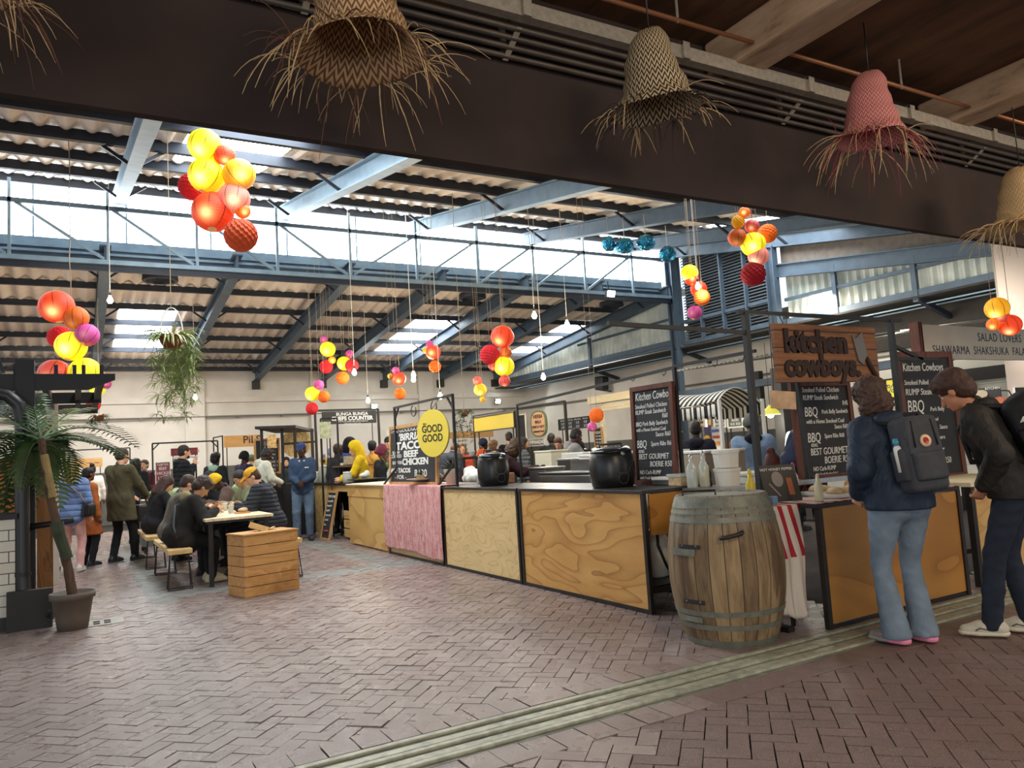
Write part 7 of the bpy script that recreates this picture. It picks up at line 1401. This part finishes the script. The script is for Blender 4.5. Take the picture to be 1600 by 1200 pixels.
q = MB(); q.prism([c_+R_@Vector((-.02+.045*math.cos(k*PI/10), .03+.06*math.sin(k*PI/10), .001)) for k in range(20)], R_@Vector((0, 0, .002))); q.build('portrait_print', mat('grey print', '7d7570', .6), o_); q = MB(); q.box(c_+R_@Vector((.07, -.03, .002)), (.045, .13, .003), R_); q.build('bottle_print', mat('amber print', '8f4a22', .5), o_); q = MB(); q.box(c_+R_@Vector((-.06, -.05, .002)), (.012, .12, .003), R_@Matrix.Rotation(.6, 3, 'Z')); q.build('knife_print', mat('grey print', '7d7570', .6), o_)
boxt('leaflet_stand', 'small blue and white leaflet box at the foot of the dark flyer', 'box', 4.32, 3.9, .87, 4.38, 3.95, .93, mat('blue card', '5f7a9a', .6), None)
bottle('yellow mustard squeeze bottle beside the barrel', (4.27, 4.05, .862), .036, .27, mat('mustard yellow', 'b8a21e', .4), mat('mustard yellow', 'b8a21e', .4)); bottle('tall clear squeeze bottle with red tip behind the dark flyer', (4.98, 4.26, .872), .034, .27, mat('clear pink label', 'b9a8a4', .3), mat('red cap', 'b03038', .4)); bottle('cream flip-top bottle leaning at the counter edge', (4.64, 3.76, .872), .03, .2, mat('cream bottle', 'c9c19c', .4), mat('cream bottle', 'c9c19c', .4))
for k, (x, y, l) in enumerate(((4.95, 3.85, 'film-wrapped tray of bread rolls at the left of the counter'), (5.2, 3.9, 'film-wrapped tray of bread rolls beside the sleeve of the woman'), (5.12, 4.15, 'second row tray of rolls below the chalkboard'))):
    o = thing('food_tray', l, 'tray', (x, y, .872)); q = MB(); q.span((x-.12, y-.09, .872), (x+.12, y+.09, .905)); q.build('tray', mat('clear tray', 'c0bcb4', .2), o, bevel=.01); soft('bread_rolls', [('e', (-.06, -.02, .045), (.05, .06, .03)), ('e', (.0, .02, .05), (.05, .06, .03)), ('e', (.06, -.01, .045), (.05, .06, .03))], mat('bread rolls', 'b49a74', .7), o, .01)
o = thing('paper_parcel', 'opened paper-wrapped sandwich under the chalkboard near the woman', 'food parcel', (5.62, 4.2, .872)); soft('paper', [('e', (0, 0, .05), (.08, .07, .05)), ('-e', (.05, -.04, .05), (.05, .05, .035))], mat('kraft paper', 'a8825c', .8), o, .01)
# on the dining table
rg = random.Random(9)
for k, (x, y, l) in enumerate(((1.75, 10.6, 'white paper cup nearest the person in the puffer jacket'), (1.8, 11.4, 'white paper cup in the middle of the dining table'), (1.6, 12.2, 'white paper cup towards the far end of the dining table'))):
    q = MB(); q.lathe([(.03, 0), (.042, .1), (.044, .105), (.038, .1), (.028, .01), (0, .01)], 16, (x, y, .795), caps=False); tag(q.build('paper_cup', M_WHITE, smooth=True, base=(x, y, .795)), l, 'cup')
for k, (x, y, l, m_) in enumerate(((1.62, 10.95, 'white food container on the dining table before the yellow beanie', M_WHITE), (1.45, 11.6, 'crumpled white takeaway box on the left half of the dining table', M_WHITE), (1.85, 10.35, 'flat orange food tray near the elbow in the puffer jacket', mat('orange card', 'c98a4a', .7)))):
    o = thing('takeaway_box', l, 'food box', (x, y, .795)); q = MB(); q.span((x-.09, y-.08, .795), (x+.09, y+.08, .83 if k < 2 else .81)); q.build('box', m_, o, bevel=.008); soft('food', [('e', (0, 0, .04), (.06, .05, .03)), ('e', (.03, .02, .045), (.04, .04, .025))], mat('fried food', 'c2a67c', .7, var=.3, vscale=30), o, .012)
# ================================================================== PEOPLE FURTHER IN
def cm(name, h, quilt=0): return cloth('fabric '+name, h, .85, .4, quilt)
T_BLK = cm('black trousers', '1c1c1f'); T_DEN = cm('mid denim', '3c4c62'); S_BLK = mat('black shoe', '18171a', .5); S_WHT = mat('white trainer', 'c9c6bc', .5); T_PNK = cm('pink trousers', 'd9a7a0'); T_TAN = cm('tan trousers', '9a7444')
def stand(label, x, ytop, depth, yaw, top, c, hem=.05, legs=None, shoes=None, dh=0.0, **kw):
    p = atD(x, ytop, depth); h = min(1.86, max(1.2, p.z+dh)); kw.setdefault('vox', .0135); kw.setdefault('build', 1.0)
    return person(label, (p.x, p.y, .012 if -4.5 < p.x < 5 else 0), yaw, h, top=top, top_c=c, hem=hem, legs_c=legs or T_BLK, shoe_c=shoes or S_BLK, **kw)
def sit(label, x, y, yaw, h, top, c, lean=16, head=(18, 0, 0), hands=None, seat=.47, legs=None, shoes=None, **kw):
    s = h/1.75; pz = seat+.115*s; kw.setdefault('vox', .012)
    return person(label, (x, y, .012), yaw, h, top=top, top_c=c, pelvis=pz, lean=lean, head=head, feet=((-.12, .40, 0), (.12, .36, 0)), hands=hands or ((-.16, .42, .86), (.16, .42, .86)), legs_c=legs or T_BLK, shoe_c=shoes or S_BLK, hem=kw.pop('hem', .05), **kw)
BL, BR_, WH, LT, MD = '3a241a', '5a3a28', 'd2a184', 'b98a66', '7a4f38'
# walkers and queue on the left
pp = stand('woman in blue puffer jacket and pink trousers seen from behind beside the palm', 112, 724, 11.4, 20, 'puffer', cm('blue puffer', '6f87b5', .09), legs=T_PNK, shoes=S_WHT, hair='long', hair_c='a07a50', skin_c=WH, head=(6, -20, 0))
b = thing('shoulder_bag', 'small black shoulder bag hanging at the hip of the woman in pink trousers', 'bag', tuple(pp['root'].location)); b.rotation_euler = pp['root'].rotation_euler
soft('bag', [('b', (.24, -.02, .88), (.06, .12, .09), .03)], mat('black leather', '141315', .4), b, .01); q = MB(); q.tube([pp['Tt'](.17, -.14, .3), pp['Tt'](-.02, -.16, .45), pp['Tt'](-.12, -.06, .55)], .012, 6); q.tube([(.24, -.02, .96), tuple(pp['Tt'](.2, -.13, .2)), tuple(pp['Tt'](.17, -.14, .3))], .012, 6); fix(q, 'strap', mat('patterned strap', '8a7f74', .8, var=.4, vscale=60), b)
stand('person in rust orange coat half hidden behind the woman in blue puffer', 136, 733, 12.0, 60, 'coat', cm('rust coat', 'a2592c'), hem=.38, hair='short', hair_c='1e1713', skin_c=MD, hood=1, hood_c=cm('grey knit', '5f625d'))
stand('person in cream jacket with dark bun far back between rust coat and olive coat', 144, 729, 19, 0, 'jacket', cm('cream jacket', 'cfcbc2'), hair='bun', hair_c='17120f', skin_c=BR_, shoes=S_WHT)
gm = stand('man in long olive coat and black trousers seen from behind', 187, 702, 12.3, 48, 'coat', cm('olive coat', '4f4a35'), hem=.30, build=1.08, hair='short', hair_c='3b3027', skin_c=WH, hands=((-.1, .36, 1.02), (.2, .36, 1.0)), head=(12, 10, 0), collar=cm('olive coat', '4f4a35'), feet=((-.1, -.06, 0), (.12, .16, 0)))
b = thing('tote_bag', 'black leather tote hanging from the arm of the man in olive coat', 'bag', tuple(gm['root'].location)); b.rotation_euler = gm['root'].rotation_euler; soft('bag', [('b', (.2, .26, .74), (.07, .16, .14), .03)], mat('black leather', '141315', .4), b, .012); q = MB(); q.tube([(.2, .16, .85), (.2, .2, 1.0), (.2, .3, 1.0), (.2, .36, .85)], .01, 6); fix(q, 'handle', MATS['black leather'], b)
stand('person in black jacket with white sleeve stripe behind the olive coat', 212, 718, 15.6, 30, 'jacket', cm('black track jacket', '202226'), hair='long', hair_c='1a1411', skin_c=BR_, hood=0)
stand('woman in maroon top facing the aisle behind the seated diners', 226, 720, 15.9, 205, 'sweater', cm('maroon knit', '5c2631'), hair='short', hair_c='3d2a22', skin_c=WH, face=True, hands=((-.12, .3, 1.05), (.12, .3, 1.05)), vox=.011)
mp = stand('bearded man in black quilted jacket holding a hand to his mouth', 284, 697, 14.6, 78, 'puffer', cm('black quilted', '22262c', .08), hair='short', hair_c='241a15', skin_c=WH, beard='2c1f18', face=True, hands=((-.12, .26, 1.0), (.03, .2, 1.48)), head=(8, 0, 0), vox=.011, hood=1)
stand('person in black jacket and mint hood standing behind the diners', 336, 710, 15.9, 40, 'jacket', cm('charcoal jacket', '26282a'), hair='thick', hair_c='131110', skin_c=BR_, hood=1, hood_c=cm('mint fleece', '9cc0ae'))
stand('person in black beanie and navy jacket with red collar', 381, 708, 16.2, 60, 'jacket', cm('navy jacket', '242c44'), hair=None, hat='beanie', hat_c=cm('black knit', '17181a'), skin_c=BL, collar=cm('red collar', 'b02a36'))
stand('person in green beanie far back left of the drinks chalkboard', 393, 713, 20, 20, 'jacket', cm('dark jacket', '2b2d2e'), hair=None, hat='beanie', hat_c=cm('moss knit', '4c5a42'), skin_c=LT)
hm_ = stand('man in cream hoodie looking down to the right before the drinks chalkboard', 404, 700, 14.6, 75, 'hoodie', cm('cream hoodie', 'cfd0c0'), hair='buzz', hair_c='14100e', skin_c=BL, hood=1, head=(26, 10, 0), lean=8, hands=((-.1, .34, 1.02), (.16, .36, 1.05)), face=True, vox=.011)
cmn = stand('man in blue denim work jacket and cap standing with hands clasped', 471, 694.5, 14.1, 200, 'jacket', cm('work denim', '34465f'), hem=.1, legs=cm('faded work jeans', '5a6c80'), shoes=mat('black white trainer', '26262a', .5), hair='buzz', hair_c='17110e', skin_c='4a2e20', hat='cap', hat_c=cm('navy cap', '2b3a66'), face=True, collar=cm('cream fleece', 'cbbfa8'), build=1.0, wide=.88,
   leg_r=1.16, hands=((-.05, .25, 1.06), (.055, .26, 1.04)), palms=((.3, -.9, .2), (-.3, -.9, .2)), curl=.7, head=(10, 6, 0), vox=.009, feet=((-.1, .02, 0, -.3), (.12, .05, 0, .3)))
q = MB(); q.box(tuple(cmn['Tt'](-.09, .135, .37)), (.075, .006, .022)); fix(q, 'chest_lettering', PW, cmn['root'])
# seated at the long table
sit('seated diner with long dark hair and black coat on the far left bench', 1.0, 12.95, 75, 1.66, 'coat', cm('black wool coat', '1f1e21'), hair='long', hair_c='3a241d', skin_c=WH, hem=.2)
sit('seated diner in grey brown jacket with pale stripe beside the black parka', 1.06, 10.98, 88, 1.66, 'jacket', cm('taupe jacket', '6a655a'), hair='short', hair_c='3a2a22', skin_c=WH)
dk = sit('seated diner in black parka with khaki hood on the nearest bench end', 1.06, 10.2, 82, 1.66, 'parka', cm('black parka', '23211f'), hair='thick', hair_c='33261f', skin_c=LT, hood=1, hood_c=cm('khaki hood', '8f8560'), shoes=mat('cream boot', 'c2b89a', .7), build=1.1, hem=.2, lean=22, head=(26, 0, 0))
q = MB(); q.tube([tuple(dk['Tt'](-.1, .06, .53)), tuple(dk['Tt'](.0, -.16, .36)), tuple(dk['Tt'](.16, -.13, .1)), tuple(dk['Tt'](.2, -.05, -.02))], .014, 6); fix(q, 'bag_strap', mat('grey webbing', '4a4d50', .8), dk['root']); 
sit('seated woman with black hair in black jacket looking right across the table', 2.16, 14.4, -60, 1.66, 'jacket', cm('black jacket', '1e2024'), hair='long', hair_c='14110f', skin_c=LT, face=True, head=(0, 95, 0), collar=cm('beige hood cord', 'a89878'), lean=10)
sit('seated diner in yellow beanie and brown jacket bending over food', 2.2, 12.75, -80, 1.7, 'jacket', cm('brown jacket', '5b4b44'), hair=None, hat='beanie', hat_c=cm('yellow knit', 'd9ac22'), skin_c=BL, head=(34, -14, 0), lean=20, face=True, beard='17110f')
sit('seated diner in sage green jacket facing left between the yellow hats', 2.27, 11.75, -100, 1.68, 'jacket', cm('sage jacket', '74775a'), hair='short', hair_c='231a16', skin_c=LT, face=True, head=(16, -20, 0), lean=14)
sit('seated diner in black ribbed puffer jacket and mustard cap seen from behind', 2.3, 10.75, -62, 1.74, 'puffer', cm('black ribbed puffer', '2a2d34', .055), hair='short', hair_c='3a2618', hat='cap', hat_c=cm('mustard cap', 'c9932c'), skin_c=WH, head=(18, -20, 0), lean=16, build=1.14, bulk=.03, vox=.011)
# behind the jam and taco counters
stand('woman in dark headscarf far back beside the man in overalls', 447, 717, 19, 190, 'jacket', cm('dark teal coat', '2c3a3c'), hair=None, hat='hoodup', hat_c=cm('black scarf', '1a1718'), skin_c=WH, face=True)
stand('person with dark brown hair in grey coat behind the sunflower vase', 527, 695, 14.9, 60, 'coat', cm('dark grey coat', '33343a'), hair='short', hair_c='3a2824', skin_c=BL)
stand('person in royal blue jacket with black hood and scarf behind the plastic tub', 544, 687, 15.2, 150, 'jacket', cm('royal blue jacket', '2f4fa6'), hair=None, hat='hoodup', hat_c=cm('black fleece', '15151a'), skin_c=BL, face=True, head=(10, -40, 0))
stand('person in bright yellow hooded raincoat leaning to the jam stall', 568, 690, 14.0, -70, 'raincoat', cm('yellow raincoat', 'd8b41e'), hem=.3, hair=None, hat='hoodup', hat_c=cm('yellow raincoat', 'd8b41e'), skin_c=WH, lean=10, head=(12, 0, 0), hands=((-.1, .42, 1.05), (.12, .42, 1.08)))
stand('person in ochre jacket with dark cap behind the yellow raincoat', 581, 690, 15.6, 30, 'jacket', cm('ochre jacket', 'b98a3a'), hair='short', hair_c='15120f', hat='cap', hat_c=cm('slate cap', '2b3038'), skin_c=LT)
stand('seller in plum headwrap and dark apron left of the taco chalkboard', 604, 698, 14.0, 235, 'tee', cm('dark apron', '2b2a2e'), hair=None, hat='turban', hat_c=cm('plum wrap', '6a2c3e'), skin_c=MD, face=True, head=(30, 0, 0), lean=8, sleeves=.4)
stand('person in flat black cap behind the plum headwrap', 607, 684, 16.0, 200, 'jacket', cm('slate jacket', '3a3d40'), hair='short', hair_c='241a15', hat='cap', hat_c=cm('black cap', '151518'), skin_c=WH, face=True)
stand('woman with long fair hair in rust sweater holding a cup', 722, 690.5, 17.2, 205, 'sweater', cm('rust sweater', 'a4452e'), hair='long', hair_c='7a5a3c', skin_c=WH, face=True, hands=((-.06, .26, 1.08), (.08, .26, 1.05)), dh=-.05)
stand('person in dark blue jacket bending behind the yellow oval sign', 694, 694, 15.0, 60, 'jacket', cm('dark blue jacket', '2e3644'), lean=28, hair='short', hair_c='4a3628', skin_c=WH, head=(20, 0, 0), dh=.12)
stand('person in navy beanie and dark red top beyond the small kettle', 753, 687, 17.6, 100, 'jacket', cm('dark red top', '5a2226'), hair=None, hat='beanie', hat_c=cm('navy knit', '1c2136'), skin_c=BL, face=True, head=(6, 0, 0))
stand('person in brown fur-trimmed hood turned away beyond the small kettle', 770, 690, 15.6, 60, 'jacket', cm('brown fur', '5e4630'), hair='thick', hair_c='5e4228', skin_c=WH, hood=1)
ck = stand('cook in dark maroon sweater and brown cap reaching over the griddle', 777, 697, 10.2, 118, 'sweater', cm('dark maroon sweater', '351d22'), hair='bob', hair_c='4a3422', skin_c=BL, lean=18, head=(20, 0, 0), hands=((-.12, .5, 1.1), (.1, .52, 1.12)), dh=.1, vox=.011)
stand('person with shaved head in black T-shirt seen from behind, far middle', 795, 675.5, 17.5, 10, 'tee', cm('black tee', '17181c'), hair='buzz', hair_c='2a2220', skin_c=WH, sleeves=.4)
stand('woman in grey puffer with black hair in profile facing right', 816, 684, 15.4, 110, 'puffer', cm('grey puffer', '585d62', .08), hair='long', hair_c='15110f', skin_c=LT, face=True, hood=1)
stand('bald man in black leather jacket seen from behind', 861, 677.5, 15.6, 20, 'jacket', cm('black leather', '1c2226'), hair='buzz', hair_c='2b2522', skin_c='4b3a34', build=1.1)
stand('woman with brown tied hair looking down beside the man in grey apron', 873, 682.5, 14.6, 220, 'sweater', cm('mid grey knit', '66666a'), hair='short', hair_c='4a2e22', skin_c=WH, face=True, head=(30, 10, 0))
am = stand('man in grey vest and apron facing right with a cloth in his hands', 886, 668.5, 12.6, 105, 'vest', cm('grey marl vest', '8a8784'), hair='buzz', hair_c='14100f', skin_c='4a2c26', face=True, head=(18, 0, 0), lean=8, sleeves=.3, hands=((-.1, .46, 1.08), (.12, .44, 1.05)), hood=1, vox=.011)
b = thing('serving_cloth', 'pale blue cloth held by the man in grey vest', 'cloth', tuple(local2world(am, (.02, .5, 1.06)))); soft('cloth', [('e', (0, 0, 0), (.09, .07, .05)), ('e', (.02, .02, -.06), (.05, .05, .07))], mat('pale blue cloth', '8fb0b8', .8), b, .012)
stand('person with black hair bent over the counter right of the man in grey vest', 915, 688, 14.6, 250, 'jacket', cm('black top', '1a1a1c'), hair='bob', hair_c='121012', skin_c=WH, lean=22, head=(24, 0, 0), dh=.1)
# right of the tall chalkboard
stand('person in purple black hooded jacket seen from behind at the drinks stall', 1086, 661, 10.2, 50, 'jacket', cm('purple black jacket', '201e28'), hair='buzz', hair_c='17120f', skin_c=BL, hood=1, vox=.011, hem=.1, dh=.02)
stand('person in white top and cap mostly hidden behind the rail post', 1054, 667.5, 10.5, 200, 'tee', cm('white top', 'd2cfc6'), hair='short', hair_c='6a4a34', hat='cap', hat_c=cm('white cap', 'd5d0c6'), skin_c=WH, face=True)
stand('person in light denim jacket with black hood and grey beanie seen from behind', 1173, 650, 9.3, 42, 'jacket', cm('light denim jacket', '758aa3'), hair=None, hat='beanie', hat_c=cm('grey knit', '5f625d'), skin_c=BL, hood=1, hood_c=cm('black fleece', '15151a'), build=1.14, vox=.011, hem=.14)
tc = stand('person in tan cap and navy vest with cream sleeves bending to the right', 1228, 655, 11.2, 115, 'vest', cm('navy vest', '22293e'), hair='short', hair_c='2a1e18', hat='cap', hat_c=cm('tan cap', 'c99c5c'), skin_c=LT, lean=26, head=(12, 0, 0), sleeves=.05, hands=((-.12, .5, 1.0), (.12, .5, 1.02)), dh=.16, face=True)
soft('shirt_sleeve', [('c', tuple(tc['arms'][i][0]), tuple(tc['arms'][i][1]), .075, .066) for i in (1,)]+[('c', tuple(tc['arms'][1][1]), tuple(tc['arms'][1][2]), .066, .045)], cm('cream shirt', 'd8d0bc'), tc['root'], .014)
stand('woman in pale blue top and straw hat behind the stand post', 1250, 649, 12.4, 235, 'sweater', cm('pale blue top', '93a9ab'), hair='long', hair_c='2a1f1a', hat='beret', hat_c=cm('pale hat', 'c9b7a4'), skin_c=MD, face=True, head=(14, 0, 0))
stand('girl with red-brown bun in red jacket beside the dark menu flyer', 1200, 692, 6.9, 95, 'jacket', cm('red jacket', 'b83a44'), dh=-.1, hair='bun', hair_c='4a1f16', skin_c='4a2a1e', face=True, head=(18, 0, 0), vox=.009, hands=((-.1, .3, .95), (.1, .3, .95)))
stand('person in tan trousers and ochre top mostly hidden behind the left post', 74, 742, 11.6, 30, 'jacket', cm('ochre work jacket', '8a6a3a'), legs=T_TAN, shoes=mat('blue trainer', '5a6f88', .6), hair='short', hair_c='241a15', skin_c=MD)
flush_texts()
